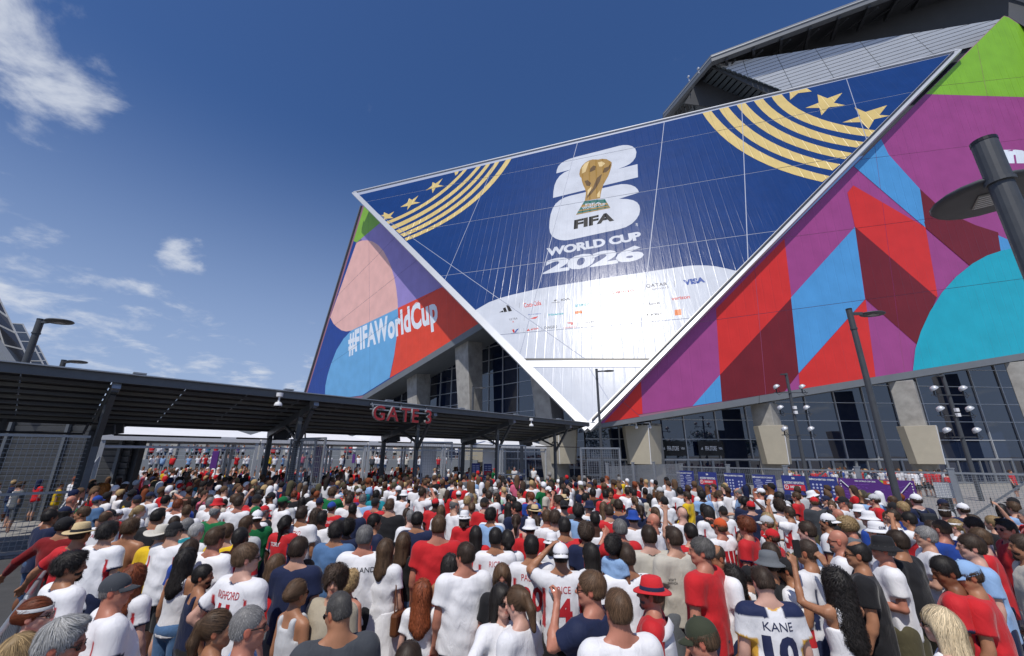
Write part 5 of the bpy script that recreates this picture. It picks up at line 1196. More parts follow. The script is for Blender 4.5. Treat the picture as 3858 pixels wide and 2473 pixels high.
# ---- hair: a shell over the skull, and strands laid along it (head coordinates, pivot at NECK)
def hair_shell(style):
    F = Field(); sk = lambda t, k=.015: F.ell((0, -.016, .115), (.0765 + t, .096 + t, .096 + t), k)
    face = lambda r=(.085, .08, .10), c=(0, .105, .045): F.ell(c, r, .02, '-')
    if style in ('short', 'fade', 'buzz', 'thin', 'messy', 'quiff'):
        t = {'short': .011, 'fade': .008, 'buzz': .004, 'thin': .005, 'messy': .018, 'quiff': .012}[style]; sk(t)
        F.ell((0, -.045, .065), (.068 + t, .058 + t, .060), .02)
        if style in ('quiff', 'fade', 'messy'): F.ell((0, .028, .192), (.058, .060, .030), .02)
        face((.078, .085, .105), (0, .112, .040)); F.ell((0, .02, -.03), (.12, .10, .085), .015, '-'); F.ell((0, -.06, -.035), (.12, .10, .066), .015, '-')
        for s in (-1, 1): F.ell((s * .10, -.004, .055), (.034, .030, .042), .008, '-')
        if style == 'thin': F.ell((0, .035, .215), (.062, .085, .055), .02, '-')
    elif style == 'ring':
        sk(.006); face(); F.ell((0, .03, .20), (.085, .12, .085), .02, '-'); F.ell((0, .02, -.02), (.12, .10, .07), .015, '-'); F.ell((0, -.06, -.035), (.12, .1, .055), .015, '-')
        for s in (-1, 1): F.ell((s * .10, -.008, .06), (.030, .024, .040), .008, '-')
    elif style == 'curly':
        sk(.030, .02); F.ell((0, .02, .175), (.085, .09, .06), .03); F.ell((0, -.07, .09), (.08, .06, .07), .03); face((.075, .085, .105), (0, .125, .030)); F.ell((0, .03, -.03), (.13, .12, .07), .02, '-')
    elif style == 'afro':
        sk(.060, .02); face((.075, .09, .10), (0, .15, .03)); F.ell((0, .03, -.05), (.15, .14, .07), .02, '-')
    elif style == 'mane':
        sk(.075, .02); F.ell((0, -.09, .0), (.15, .10, .17), .04); face((.07, .10, .09), (0, .17, .04))
    elif style in ('long', 'longwave', 'bob', 'braid', 'verylong'):
        sk(.014); end = {'long': -.20, 'longwave': -.26, 'bob': -.05, 'braid': .02, 'verylong': -.44}[style]; w = .060 if style != 'longwave' else .078
        F.cap((0, -.055, .07), (0, -.105, end), .078, w * .72, .05)
        for s in (-1, 1): F.cap((s * .052, -.02, .06), (s * w * .85, -.085, end + .05), .040, .038, .04)
        if style in ('long', 'longwave', 'bob', 'verylong'):
            for s in (-1, 1): F.cap((s * .070, .012, .09), (s * .080, -.01, max(end, -.12)), .022, .020, .03)
        face((.062, .085, .115), (0, .118, .040)); F.ell((0, .05, -.10), (.055, .10, .12), .02, '-')
        if style == 'braid': F.cap((0, -.10, .03), (0, -.12, -.25), .028, .016, .03)
    elif style in ('pony', 'bun', 'updo'):
        sk(.009); face((.068, .085, .11), (0, .112, .038)); F.ell((0, .02, -.03), (.12, .10, .065), .015, '-'); F.ell((0, -.06, -.035), (.12, .1, .05), .015, '-')
        for s in (-1, 1): F.ell((s * .10, -.006, .055), (.030, .024, .036), .008, '-')
        if style == 'pony': F.ell((0, -.115, .13), (.026, .026, .026), .02); F.cap((0, -.12, .13), (0, -.145, .02), .026, .034, .02); F.cap((0, -.145, .02), (0, -.125, -.12), .034, .014, .02)
        elif style == 'bun': F.ell((0, -.10, .16), (.048, .045, .045), .01)
        else: F.ell((0, -.10, .09), (.060, .04, .055), .02)
    return F
STRAND = {'short': (1500, 5, .011, .0032), 'fade': (1300, 5, .009, .003), 'buzz': (1300, 3, .006, .0022), 'thin': (1000, 4, .009, .0022), 'messy': (1500, 6, .012, .004), 'quiff': (1500, 6, .010, .0032), 'ring': (800, 4, .008, .0026), 'curly': (1500, 8, .012, .0045),
          'afro': (1800, 8, .013, .004), 'mane': (1800, 8, .022, .006), 'long': (1200, 16, .026, .0042), 'longwave': (1300, 17, .026, .0048), 'bob': (1200, 9, .022, .0042), 'braid': (1200, 11, .022, .0042), 'verylong': (1500, 22, .030, .0048), 'pony': (1300, 10, .020, .0034), 'bun': (1300, 8, .018, .0034), 'updo': (1300, 9, .018, .0036)}
def hair_mesh(style):
    under_hat = style.endswith('^'); full = style; style = style.rstrip('^')
    key = ('hair', full)
    if key in CACHE: return CACHE[key]
    F = hair_shell(style)
    if under_hat: F.fn(lambda P: P[2] - .118 + 0 * P[0] + 0 * P[1], .008, '*')
    r = np.random.default_rng(len(CACHE) + 11)
    lowz = {'verylong': -.62, 'long': -.38, 'longwave': -.44, 'braid': -.32, 'pony': -.18, 'mane': -.22}.get(style, -.15)
    X = axis(-.18, .18, .0095, []); Y = axis(-.26, .20, .0095, []); Z = axis(lowz, .32, .0095, [])
    V, Q = surface(F.grid(X, Y, Z), X, Y, Z)
    amp = {'verylong': .010, 'longwave': .008, 'curly': .010, 'messy': .006, 'mane': .014, 'afro': .008, 'long': .003}.get(style, .0015)
    V = V + np.stack([noise3([V[:, 0], V[:, 1], V[:, 2]], 48, 40 + i) * amp * 1.3 for i in range(3)], 1)
    n, steps, sl, wd = STRAND[style]; n = int(n * (1.0 if not under_hat else .6)); wd *= .78
    tri = V[Q[:, [0, 1, 2]]]; cen = V[Q].mean(1); ar = np.linalg.norm(np.cross(tri[:, 1] - tri[:, 0], tri[:, 2] - tri[:, 0]), axis=1)
    if style in ('long', 'longwave', 'verylong', 'bob', 'braid'): ar = ar * np.where(cen[:, 2] > .02, 1.6, .7)
    P = cen[r.choice(len(cen), n, p=ar / ar.sum())] + r.normal(size=(n, 3)) * .003
    def grad(p):
        e = .002; g = np.stack([F.at(p + np.eye(3)[i] * e) - F.at(p - np.eye(3)[i] * e) for i in range(3)], 1); return g / np.maximum(np.linalg.norm(g, axis=1, keepdims=True), 1e-6)
    lift = r.uniform(.0005, .0065 if style not in ('curly', 'afro', 'mane', 'messy', 'verylong') else .022, n); wav = r.random(n) * 6.28; curlk = {'curly': 1.5, 'afro': 1.8, 'mane': .5, 'longwave': .55, 'messy': .55, 'verylong': .95}.get(style, .16)
    crown = np.array([0.01, -.055, .215]); pts = [P]; nrm = [grad(P)]
    for st in range(steps):
        g = nrm[-1]; p = pts[-1]; d = p - crown; fl = d * np.array([1.0, .9, .35]) / np.maximum(np.linalg.norm(d, axis=1, keepdims=True), .02) + np.array([0, 0, -.9]) * np.clip((.20 - p[:, 2:3]) * 7, .15, 2.2)
        if style in ('short', 'fade', 'quiff', 'messy', 'buzz', 'thin'): fl = fl + np.array([.25, .9, .2]) * np.clip((p[:, 1:2] - .0) * 12, 0, 1) * (p[:, 2:3] > .14)
        if style in ('pony', 'bun', 'updo'):
            tgt = np.array([0, -.115, .14] if style != 'updo' else [0, -.11, .09]); back = tgt - p; m = (p[:, 1:2] > -.10) | (style != 'pony'); fl = np.where(m, back / np.maximum(np.linalg.norm(back, axis=1, keepdims=True), .01), np.array([0, -.05, -1.0]))
        fl = fl - g * (fl * g).sum(1, keepdims=True); fl /= np.maximum(np.linalg.norm(fl, axis=1, keepdims=True), 1e-6)
        sd_ = np.cross(g, fl); fl = fl + sd_ * (np.sin(wav + st * (1.5 if curlk > 1 else .95)) * curlk)[:, None] + r.normal(size=(n, 3)) * .10 + g * ((np.cos(wav + st * 1.5) * .8)[:, None] if curlk > 1 else .05)
        fl /= np.linalg.norm(fl, axis=1, keepdims=True); q = p + fl * sl
        f = F.at(q); g2 = grad(q); q = q - g2 * (f - lift - .0015 * st * .3)[:, None] * (.75 if curlk < 1 else .45)
        pts.append(q); nrm.append(g2)
    hx_ = {'verylong': .011, 'longwave': .007, 'curly': .006, 'mane': .008}.get(style, 0)
    if hx_:
        wd *= 1.5
        for i in range(1, steps + 1):
            sdv = np.cross(nrm[i], pts[i] - pts[i - 1]); sdv /= np.maximum(np.linalg.norm(sdv, axis=1, keepdims=True), 1e-6); ph = (wav + i * 1.55)[:, None]; pts[i] = pts[i] + sdv * np.sin(ph) * hx_ + nrm[i] * (np.cos(ph) + .6) * hx_
    W_ = []
    for i in range(steps + 1):
        t = pts[min(i + 1, steps)] - pts[max(i - 1, 0)]; s = np.cross(t, nrm[i]); s /= np.maximum(np.linalg.norm(s, axis=1, keepdims=True), 1e-6); w = wd * .5 * (1 - .8 * (i / steps) ** 2); W_.append((pts[i] - s * w, pts[i] + s * w))
    SV = np.stack([x for ab in W_ for x in ab], 1).reshape(-1, 3); m = 2 * (steps + 1); base = (np.arange(n) * m)[:, None]
    SQ = np.concatenate([base + np.array([[2 * i, 2 * i + 1, 2 * i + 3, 2 * i + 2]]) for i in range(steps)]) + len(V)
    tone = np.concatenate([np.full(len(V), .62), np.repeat(r.uniform(.65, 1.38, n), m)]); col = np.ones((len(tone), 4)); col[:, :3] = tone[:, None]
    me = np_mesh('hair', np.concatenate([V, SV]), np.concatenate([Q, SQ]), True, col); me.materials.append(MAT_HAIR); CACHE[key] = me; return me
def beard_mesh():
    if 'beard' in CACHE: return CACHE['beard']
    F = Field(); F.ell((0, .036, .024), (.061, .064, .060), .02); F.cap((0, .078, -.03), (0, .074, -.045), .026, .02, .02); F.ell((0, .05, .10), (.10, .10, .055), .01, '-'); F.ell((0, .105, .018), (.016, .03, .006), .006, '-'); F.ell((0, -.06, 0), (.1, .075, .1), .01, '-')
    X = axis(-.09, .09, .007, []); Y = axis(-.03, .14, .007, []); Z = axis(-.09, .08, .007, []); V, Q = surface(F.grid(X, Y, Z), X, Y, Z)
    r = np.random.default_rng(3); n = 700; P = V[r.choice(len(V), n)]; d = np.stack([r.normal(size=n) * .3, .35 + r.normal(size=n) * .2, -1 + r.normal(size=n) * .2], 1) * .020; s = np.array([.0012, 0, 0])
    SV = np.stack([P - s, P + s, P + d + s * .3, P + d - s * .3], 1).reshape(-1, 3); SQ = (np.arange(n) * 4)[:, None] + np.arange(4) + len(V)
    col = np.ones((len(V) + len(SV), 4)); col[:len(V), :3] = .6; col[len(V):, :3] = np.repeat(r.uniform(.6, 1.4, n), 4)[:, None]
    me = np_mesh('beard', np.concatenate([V, SV]), np.concatenate([Q, SQ]), True, col); me.materials.append(MAT_HAIR); CACHE['beard'] = me; return me
# ---- hats and glasses, in head coordinates
def hat_mesh(kind):
    if ('hat', kind) in CACHE: return CACHE[('hat', kind)]
    b = MB(); c = (0, -.016, .125)
    def dome(rx, ry, rz, z0=-.01, n=24, k=8, c=c):
        rows = [(math.cos(a), math.sin(a)) for a in [math.pi / 2 * i / k for i in range(k + 1)]]; vs = [(c[0] + rx * r_ * math.cos(t), c[1] + ry * r_ * math.sin(t), c[2] + z0 + rz * z_) for t in [2 * math.pi * i / n for i in range(n)] for r_, z_ in [(1.0, -.22)] + rows]; m = k + 2
        b.add(vs, [(i * m + j, ((i + 1) % n) * m + j, ((i + 1) % n) * m + j + 1, i * m + j + 1) for i in range(n) for j in range(m - 1)])
    def brim(r0x, r0y, w, drop, n=28, zc=.115, curve=0, a0=0, a1=2 * math.pi):
        vs, fs = [], []
        for i in range(n + 1):
            t = a0 + (a1 - a0) * i / n
            for f in (0, .5, 1):
                for z in (.004, -.004): vs.append(((r0x + w * f) * math.cos(t), -.016 + (r0y + w * f) * math.sin(t), zc + z - drop * f ** 1.5 + curve * abs(math.cos(t)) ** 2 * f))
        for i in range(n):
            a, q = i * 6, (i + 1) * 6
            for j in (0, 2): fs += [(a + j, a + j + 2, q + j + 2, q + j), (a + j + 1, q + j + 1, q + j + 3, a + j + 3)]
            fs.append((a + 4, a + 5, q + 5, q + 4))
        b.add(vs, fs)
    if kind == 'cap':
        dome(.088, .108, .098); b.lathe([(0, .012), (.009, .008), (.011, 0)], (0, -.016, .213), 10)
        vs, fs = [], []
        for i in range(15):
            u = -1 + 2 * i / 14; x = .078 * u
            for f in (0, .5, 1): 
                yy = .070 * math.sqrt(max(0, 1 - (u * .86) ** 2)) + (.085 * f) * math.sqrt(max(0, 1 - u * u * .96)) + .004
                for z in (.004, -.004): vs.append((x * (1 + .02 * f), yy, .118 + z - .018 * u * u - .022 * f - .004))
        for i in range(14):
            a, q = i * 6, (i + 1) * 6
            for j in (0, 2): fs += [(a + j, a + j + 2, q + j + 2, q + j), (a + j + 1, q + j + 1, q + j + 3, a + j + 3)]
            fs.append((a + 4, a + 5, q + 5, q + 4))
        b.add(vs, fs)
    elif kind == 'bucket': b.lathe([(.0, .225), (.050, .223), (.078, .212), (.088, .165), (.092, .125), (.118, .098), (.142, .082), (.140, .078), (.112, .090), (.086, .110)], (0, -.016, 0), 28, sx=.98, sy=1.16)
    elif kind in ('straw', 'fedora', 'wide'):
        w = {'straw': .075, 'fedora': .062, 'wide': .12}[kind]; top = .232 if kind != 'wide' else .225
        b.lathe([(.0, top - .018), (.030, top - .012), (.058, top), (.072, top - .010), (.084, .165), (.090, .120)], (0, -.016, 0), 28, sx=.98, sy=1.18); brim(.086, .104, w, .012 if kind == 'straw' else .020, curve=.018 if kind != 'wide' else .05)
    elif kind == 'visor': brim(.084, .104, .004, -.03, zc=.12)
    elif kind == 'band': b.lathe([(.0905, .122), (.0900, .148), (.0935, .148), (.0950, .122)], (0, -.016, 0), 28, sx=.98, sy=1.18)
    me = b.mesh(kind, True); CACHE[('hat', kind)] = me; return me
def shades_mesh():
    if 'shades' in CACHE: return CACHE['shades']
    b = MB()
    for s in (-1, 1):
        vs = [(s * (.032 + .026 * math.cos(t)), .104 - .010 * abs(math.cos(t) * s + .3) + d, .076 + .020 * math.sin(t)) for d in (0, -.004) for t in [2 * math.pi * i / 12 for i in range(12)]]
        b.add(vs, [tuple(range(12)), tuple(range(23, 11, -1))] + [(i, 12 + i, 12 + (i + 1) % 12, (i + 1) % 12) for i in range(12)])
        b.bar((s * .058, .094, .082), (s * .080, -.005, .086), .004, .006)
    b.bar((-.010, .108, .082), (.010, .108, .082), .004, .005); me = b.mesh('sunglasses'); me.materials.append(K['lens']); CACHE['shades'] = me; return me
def specs_mesh():
    if 'specs' in CACHE: return CACHE['specs']
    b = MB()
    for s in (-1, 1):
        b.path([(s * (.032 + .024 * math.cos(t)), .103 - .008 * abs(math.cos(t) * s + .3), .077 + .018 * math.sin(t)) for t in [2 * math.pi * i / 12 for i in range(13)]], .0018, 4); b.bar((s * .057, .094, .082), (s * .080, -.005, .086), .003, .004)
    b.bar((-.010, .107, .082), (.010, .107, .082), .003, .003); me = b.mesh('glasses'); me.materials.append(K['black']); CACHE['specs'] = me; return me

# ---- cloth, skin and hair materials: colour comes from each object's own colour
def objcol_mat(name, rough, paint=None, spec=.3, sheen=0.0, bump=0.0, bscale=60, sub=0.0, weave=False, nz=.06):
    m = mat(name, (.5, .5, .5), rough, spec=spec); t = m.node_tree; b = t.nodes['Principled BSDF']
    oi = N(t, 'ShaderNodeObjectInfo'); c = oi.outputs['Color']
    if paint == 'mul':
        at = N(t, 'ShaderNodeAttribute', attribute_name='paint'); v = N(t, 'ShaderNodeVectorMath', operation='MULTIPLY'); L(t, c, v.inputs[0]); L(t, at.outputs['Color'], v.inputs[1]); c = v.outputs[0]
    elif paint:
        at = N(t, 'ShaderNodeAttribute', attribute_name='paint'); sp = N(t, 'ShaderNodeSeparateColor'); L(t, at.outputs['Color'], sp.inputs[0])
        for k, colr in paint:
            mx = N(t, 'ShaderNodeMix', data_type='RGBA'); L(t, sp.outputs[k], mx.inputs[0]); L(t, c, mx.inputs[6]); mx.inputs[7].default_value = (*colr, 1); c = mx.outputs[2]
    o = N(t, 'ShaderNodeTexCoord').outputs['Object']
    n = N(t, 'ShaderNodeTexNoise', i_Scale=9.0, i_Detail=5.0); L(t, o, n.inputs['Vector'])
    k = M(t, 'ADD', 1 - nz, M(t, 'MULTIPLY', n.outputs[0], 2 * nz)); v = N(t, 'ShaderNodeVectorMath', operation='SCALE'); L(t, c, v.inputs[0]); L(t, k, v.inputs['Scale']); L(t, v.outputs[0], b.inputs['Base Color'])
    if sheen: b.inputs['Sheen Weight'].default_value = sheen; b.inputs['Sheen Roughness'].default_value = .4
    if sub: b.inputs['Subsurface Weight'].default_value = sub; b.inputs['Subsurface Radius'].default_value = (.012, .005, .003); b.inputs['Subsurface Scale'].default_value = 1.0
    if bump:
        mp = N(t, 'ShaderNodeMapping'); mp.inputs['Scale'].default_value = (1, 1, .45); L(t, o, mp.inputs[0])
        n2 = N(t, 'ShaderNodeTexNoise', i_Scale=bscale, i_Detail=4.0, i_Distortion=.8); L(t, mp.outputs[0], n2.inputs['Vector'])
        bp = N(t, 'ShaderNodeBump'); bp.inputs['Strength'].default_value = bump; bp.inputs['Distance'].default_value = .015; L(t, n2.outputs[0], bp.inputs['Height']); L(t, bp.outputs[0], b.inputs['Normal'])
    return m
MAT_SKIN = objcol_mat('skin', .48, 'mul', spec=.35, bump=.10, bscale=60, nz=.24)
MAT_HAIR = objcol_mat('hair', .55, 'mul', spec=.3, nz=.25)
MAT_SHOE = mat('shoe', (.30, .30, .30), .6)
NAVY, REDC, WHT, CREAM, BLK = C_('#1b2547'), C_('#b3222a'), (.62, .62, .63), (.52, .50, .45), (.014, .014, .016)
MAT_CLOTH = objcol_mat('cotton', .9, None, sheen=.15, bump=.55, bscale=20)
MAT_TRIM = objcol_mat('jersey_navy_trim', .75, (('Red', NAVY), ('Green', REDC)), sheen=.1, bump=.5, bscale=20)
MAT_TRIMW = objcol_mat('jersey_white_trim', .75, (('Red', (.6, .6, .6)), ('Green', NAVY)), sheen=.1, bump=.5, bscale=20)
MAT_YOKE = objcol_mat('jersey_navy_yoke', .75, (('Blue', NAVY), ('Red', C_('#c99a3a'))), sheen=.1, bump=.5, bscale=20)
MAT_BLACKT = objcol_mat('jersey_black_trim', .75, (('Red', BLK),), sheen=.1, bump=.5, bscale=20)
MAT_ORANGET = objcol_mat('jersey_orange_trim', .75, (('Red', C_('#d2572a')),), sheen=.1, bump=.5, bscale=20)
MAT_HAT = objcol_mat('hat_cloth', .85, None, sheen=.1, bump=.2, bscale=70)
MAT_STRAW = objcol_mat('straw', .8, None, bump=.5, bscale=140)
JM = {'c': MAT_CLOTH, 't': MAT_TRIM, 'w': MAT_TRIMW, 'y': MAT_YOKE, 'b': MAT_BLACKT, 'o': MAT_ORANGET}
# ------------------------------------------------------------------ the crowd
CR = {'A': (0, 1900, 2.403), 'B': (950, 1900, 2.403), 'C': (1900, 1900, 2.403), 'D': (2858, 1900, 2.403), '1': (0, 1300, 2.369), '2': (950, 1300, 2.369), '3': (1900, 1300, 2.369), '4': (2858, 1300, 2.369)}
SKIN = {'l': C_('#d8a68c', .72), 'p': C_('#e0b09c', .72), 'r': C_('#cc8a72', .72), 't': C_('#b98362', .72), 'b': C_('#8a5a3e', .72), 'd': C_('#4d3022', .8)}
HC = {'k': (.022, .019, .0175), 'd': (.055, .036, .025), 'b': (.11, .066, .038), 'm': (.13, .075, .042), 'g': (.22, .215, .21), 'w': (.42, .42, .41), 'y': (.42, .29, .14), 'Y': (.62, .50, .32), 'r': (.20, .055, .022), 'o': (.50, .17, .03), 's': (.10, .095, .09)}
SC = {'white': (.73, .73, .745), 'cream': (.50, .47, .40), 'red': C_('#c5252b', .92), 'darkred': C_('#7d1519', .9), 'navy': C_('#1a2340'), 'black': (.013, .013, .015), 'grey': C_('#6e7378', .8), 'darkgrey': C_('#45494f', .8), 'blue': C_('#24489c', .9), 'lightblue': C_('#93b5dd', .85), 'denim': C_('#51739c', .85),
      'yellow': C_('#e3bd25', .85), 'green': C_('#126b3c', .85), 'beige': C_('#b9ae98', .8), 'orange': C_('#d0582c', .85), 'teal': C_('#1b8a96', .85), 'pink': C_('#d66a86', .8), 'purple': C_('#4f2f78', .8), 'mint': C_('#a8cdb4', .85), 'khaki': C_('#5b5640', .8), 'olive': C_('#3d4232', .8), 'jeans': C_('#40597c', .8), 'palegrey': (.46, .47, .48)}
HAIRW = {'k': 'black', 'd': 'dark', 'b': 'brown', 'm': 'light brown', 'g': 'grey', 'w': 'white', 'y': 'blond', 'Y': 'blonde', 'r': 'red', 'o': 'orange', 's': 'dark grey'}
STYLEW = {'short': 'short {} hair', 'fade': 'short {} hair', 'buzz': 'cropped {} hair', 'thin': 'thin {} hair', 'messy': 'tousled {} hair', 'quiff': 'short {} hair', 'ring': 'balding head', 'curly': 'curly {} hair', 'afro': 'bushy {} hair', 'mane': 'shaggy {} mane', 'long': 'long {} hair', 'longwave': 'long {} hair', 'verylong': 'very long {} hair', 'bob': '{} bob', 'braid': '{} braid', 'pony': '{} ponytail', 'bun': '{} bun', 'updo': 'pinned-up {} hair', None: 'shaved head'}
HATW = {'cap': 'cap', 'bucket': 'bucket hat', 'straw': 'straw hat', 'fedora': 'felt hat', 'wide': 'sun hat', 'visor': 'visor', 'band': 'headband'}
PEOPLE = []; DECALS = []
def slotmat(o, m):
    if not o.data.materials: o.data.materials.append(m)
    o.material_slots[0].link = 'OBJECT'; o.material_slots[0].material = m
def child(name, me, par, col, m=None):
    o = bpy.data.objects.new(name, me); COL.objects.link(o); o.parent = par; o.color = (*col, 1)
    if m: slotmat(o, m)
    return o
def fabric_color(c):
    j = random.uniform(.92, 1.06); return tuple(x * j for x in SC[c])
def person(x, y, h, yaw, bt='m', la='down', ra='down', hy=0, hp=0, skin='l', hair='short:d', hat=None, shirt='tee:c:white', low='shorts:navy', beard=None, shades=None, girth=1.0, mirror=False, label=None, curl=(.45, .45), hk=.925, cape=None, px=None, z=0):
    me, hands = body_mesh(bt, la, ra, hy, hp, curl, hk)
    o = bpy.data.objects.new('person', me); COL.objects.link(o); o.location = (x, y, z); s = h / 1.78
    o.rotation_euler = (0, 0, -rad(yaw)); o.scale = (s * girth * (-1 if mirror else 1), s * girth, s); o.color = (*SKIN[skin], 1)
    Rh = head_frame(hy, hp); HM = Matrix.Translation(NECK) @ Matrix([list(r) for r in Rh]).to_4x4() @ Matrix.Scale(hk, 4)
    if shirt:
        kd, jm, c = shirt.split(':'); sh = child('shirt', shirt_mesh(bt, la, ra, kd), o, fabric_color(c), JM[jm])
    if low:
        kd, c = low.split(':'); child({'minishorts': 'shorts', 'jeans': 'trousers'}.get(kd, kd), lower_mesh(kd, bt), o, fabric_color(c), MAT_CLOTH)
    if hair:
        _hj = random.uniform(.8, 1.25); st, c = hair.split(':'); q = child('hair', hair_mesh(st + ('^' if hat and not hat.startswith(('band', 'visor')) else '')), o, tuple(a * _hj for a in HC[c])); q.matrix_local = HM
    if hat:
        kd, c = hat.split(':')[:2]; q = child({'straw': 'hat', 'fedora': 'hat', 'bucket': 'hat', 'wide': 'hat', 'band': 'headband'}.get(kd, kd), hat_mesh(kd), o, {'strawc': C_('#d9c193', .85), 'redfelt': C_('#cf2a30', .9), 'offwhite': C_('#d8d3c6', .8)}.get(c) or SC[c], MAT_STRAW if c == 'strawc' else MAT_HAT)
        q.matrix_local = HM @ (Matrix.Rotation(math.pi, 4, 'Z') @ Matrix.Translation((0, .03, 0)) if hat.endswith('back') else Matrix.Identity(4))
        if kd in ('straw', 'fedora'):
            bm_ = MB(); bm_.lathe([(.0855, .118), (.0835, .150), (.0875, .150), (.0925, .118)], (0, -.016, .002), 28, sx=.99, sy=1.19); bd = bm_.build('hat_band', MAT_HAT, q, smooth=True); bd.color = (*SC['black' if kd == 'straw' else 'navy'], 1)
    if beard: q = child('beard', beard_mesh(), o, HC[beard]); q.matrix_local = HM
    if shades: q = child('sunglasses' if shades == 's' else 'glasses', shades_mesh() if shades == 's' else specs_mesh(), o, (0, 0, 0)); q.matrix_local = HM
    o['category'] = 'person'
    hw = STYLEW[hair.split(':')[0] if hair else None].format(HAIRW[hair.split(':')[1]] if hair else '')
    hd = ('%s %s' % ({'strawc': 'pale', 'redfelt': 'red', 'offwhite': 'pale', 'darkgrey': 'dark grey', 'lightblue': 'light blue', 'palegrey': 'pale grey'}.get(hat.split(':')[1], hat.split(':')[1]), HATW[hat.split(':')[0]])) if hat else hw
    cw = {'lightblue': 'light blue', 'darkred': 'dark red', 'darkgrey': 'dark grey', 'palegrey': 'pale grey', 'denim': 'denim blue'}
    sw = (cw.get(shirt.split(':')[2], shirt.split(':')[2]) + {'tee': ' shirt', 'tank': ' vest top', 'crop': ' crop top', 'long': ' long-sleeved top', 'dress': ' dress'}[shirt.split(':')[0]]) if shirt else 'no shirt'
    PEOPLE.append(dict(o=o, label=label, hd=hd, sw=sw, x=x, y=y, hands=hands, s=s, pose=(bt, la, ra), kd=shirt.split(':')[0] if shirt else None, px=px))
    return o
def put(cr, hx, hy_, h, yaw, **k):
    x0, y0, sc = CR[cr]; u, v = x0 + hx / sc, y0 + hy_ / sc
    P = at_z(u, v, 1.655 * h / 1.78); return person(P.x, P.y, h, yaw, px=(u, v), **k)
def back_print(i_or_rec, lines):
    """words and numbers printed on the back of a shirt: (text, centre x, centre z, width, height, material, bold)"""
    rec = PEOPLE[-1] if i_or_rec is None else i_or_rec; me = shirt_mesh(*rec['pose'], rec['kd']); key = ('bvh', me.name)
    if key not in CACHE: CACHE[key] = BVHTree.FromPolygons([v.co.copy() for v in me.vertices], [p.vertices[:] for p in me.polygons])
    bvh = CACHE[key]
    for body, cx_, cz_, w, h, m, bold in lines:
        v, t, asp = text_tris(body, bold); bm = bmesh.new(); vs = [bm.verts.new((cx_ + (a - .5) * w, 0, cz_ + (b - .5) * h)) for a, b in v]
        for q in t:
            try: bm.faces.new([vs[i] for i in q])
            except ValueError: pass
        for _ in range(3):
            e = [e for e in bm.edges if e.calc_length() > .028]
            if not e: break
            bmesh.ops.subdivide_edges(bm, edges=e, cuts=1); bmesh.ops.triangulate(bm, faces=bm.faces[:])
        for q in bm.verts:
            hit = bvh.ray_cast(Vector((q.co.x, -.6, q.co.z)), Vector((0, 1, 0)))[0]
            q.co.y = (hit.y if hit else -.13) - .0035
        bmesh.ops.recalc_face_normals(bm, faces=bm.faces[:])
        pm = bpy.data.meshes.new('print'); bm.to_mesh(pm); bm.free(); o = link('shirt_number' if body.isdigit() else 'shirt_lettering', pm, rec['o'], m)
M_pr = mat('print_red', C_('#b3202a', .95), .6); M_pn = mat('print_navy', C_('#1a2246'), .6); M_pk = mat('print_black', (.02, .02, .022), .6); M_pw = mat('print_white', (.62, .62, .63), .6); M_py = mat('print_yellow', C_('#d9b32c', .9), .6)
def phone(rec, side, label, off=(0, .02, .03), tilt=0):
    hnd = Vector(rec['hands'][side]) + Vector(off); bpy.context.view_layer.update(); w = rec['o'].matrix_world @ hnd
    o = empty('phone', w, rec['o'].rotation_euler.z); o.rotation_euler.x = tilt; tag(o, label, 'phone', 'phones held up in the crowd')
    MB().box((0, 0, 0), (.076, .010, .155)).build('case', K['black'], o, bevel=.004); MB().box((0, -.0056, 0), (.070, .001, .148)).build('screen', K['blackgloss'], o); MB().tube((-.022, .005, .055), (-.022, .009, .055), .009, n=10).build('camera_lens', K['lens'], o)
W_ = 'tee:t:white'
# --- foreground, left quarter
put('A', 560, 1235, 1.80, 62, hp=-8, hair='quiff:w', shades='s', skin='r', shirt='tee:c:navy', low='shorts:navy', label='silver-haired person in dark sunglasses at the bottom edge, head turned sideways')
put('A', 345, 985, 1.66, 66, bt='f', hair='updo:r', hat='band:palegrey', shades='s', skin='p', shirt='tee:w:red', low='jeans:jeans', label='person with grey headband and sunglasses beside the barrier, reddish hair')
put('A', 200, 1330, 1.60, 20, bt='f', hair='long:y', shirt='tank:c:white', low='shorts:black', label='person with long blond hair at the bottom left corner')
put('A', 1075, 755, 1.76, 38, bt='h', hy=30, hair='thin:g', hat='cap:darkgrey', skin='r', shirt='tee:t:white', low='shorts:navy', label='heavy person in dark grey cap and white shirt with navy sleeves')
LM = {}
put('A', 655, 545, 1.78, 25, hy=30, hair='messy:k', beard='k', skin='t', shirt='tee:t:white', low='shorts:black', girth=1.08, label='bearded person in white shirt with navy block lettering across the shoulders'); back_print(None, [('BELLINGHAM', 0, 1.385, .33, .045, M_pn, .0), ('5', 0, 1.205, .13, .22, M_pn, .04)])
put('A', 745, 255, 1.80, 0, la='out', ra='down', hair='short:d', hat='straw:strawc', skin='t', shirt='tee:t:red', low='shorts:black', girth=1.08, label='person in pale straw hat and red shirt leaning on the barrier'); LM['the straw hat'] = PEOPLE[-1]
put('A', 600, 185, 1.80, -8, la='out', hair='short:k', hat='cap:black', skin='t', shirt='long:c:darkred', low='trousers:black', girth=1.1, label='person in black cap and dark red long-sleeved top at the barrier')
put('A', 985, 245, 1.82, 5, hair='messy:k', skin='l', shirt='tee:t:white', low='shorts:navy', girth=1.04, label='person with tousled black hair in white shirt right of the straw hat')
put('A', 1190, 205, 1.80, 0, hair='messy:b', skin='t', shirt=None, low='shorts:navy', label='bare-backed person with brown hair and no shirt')
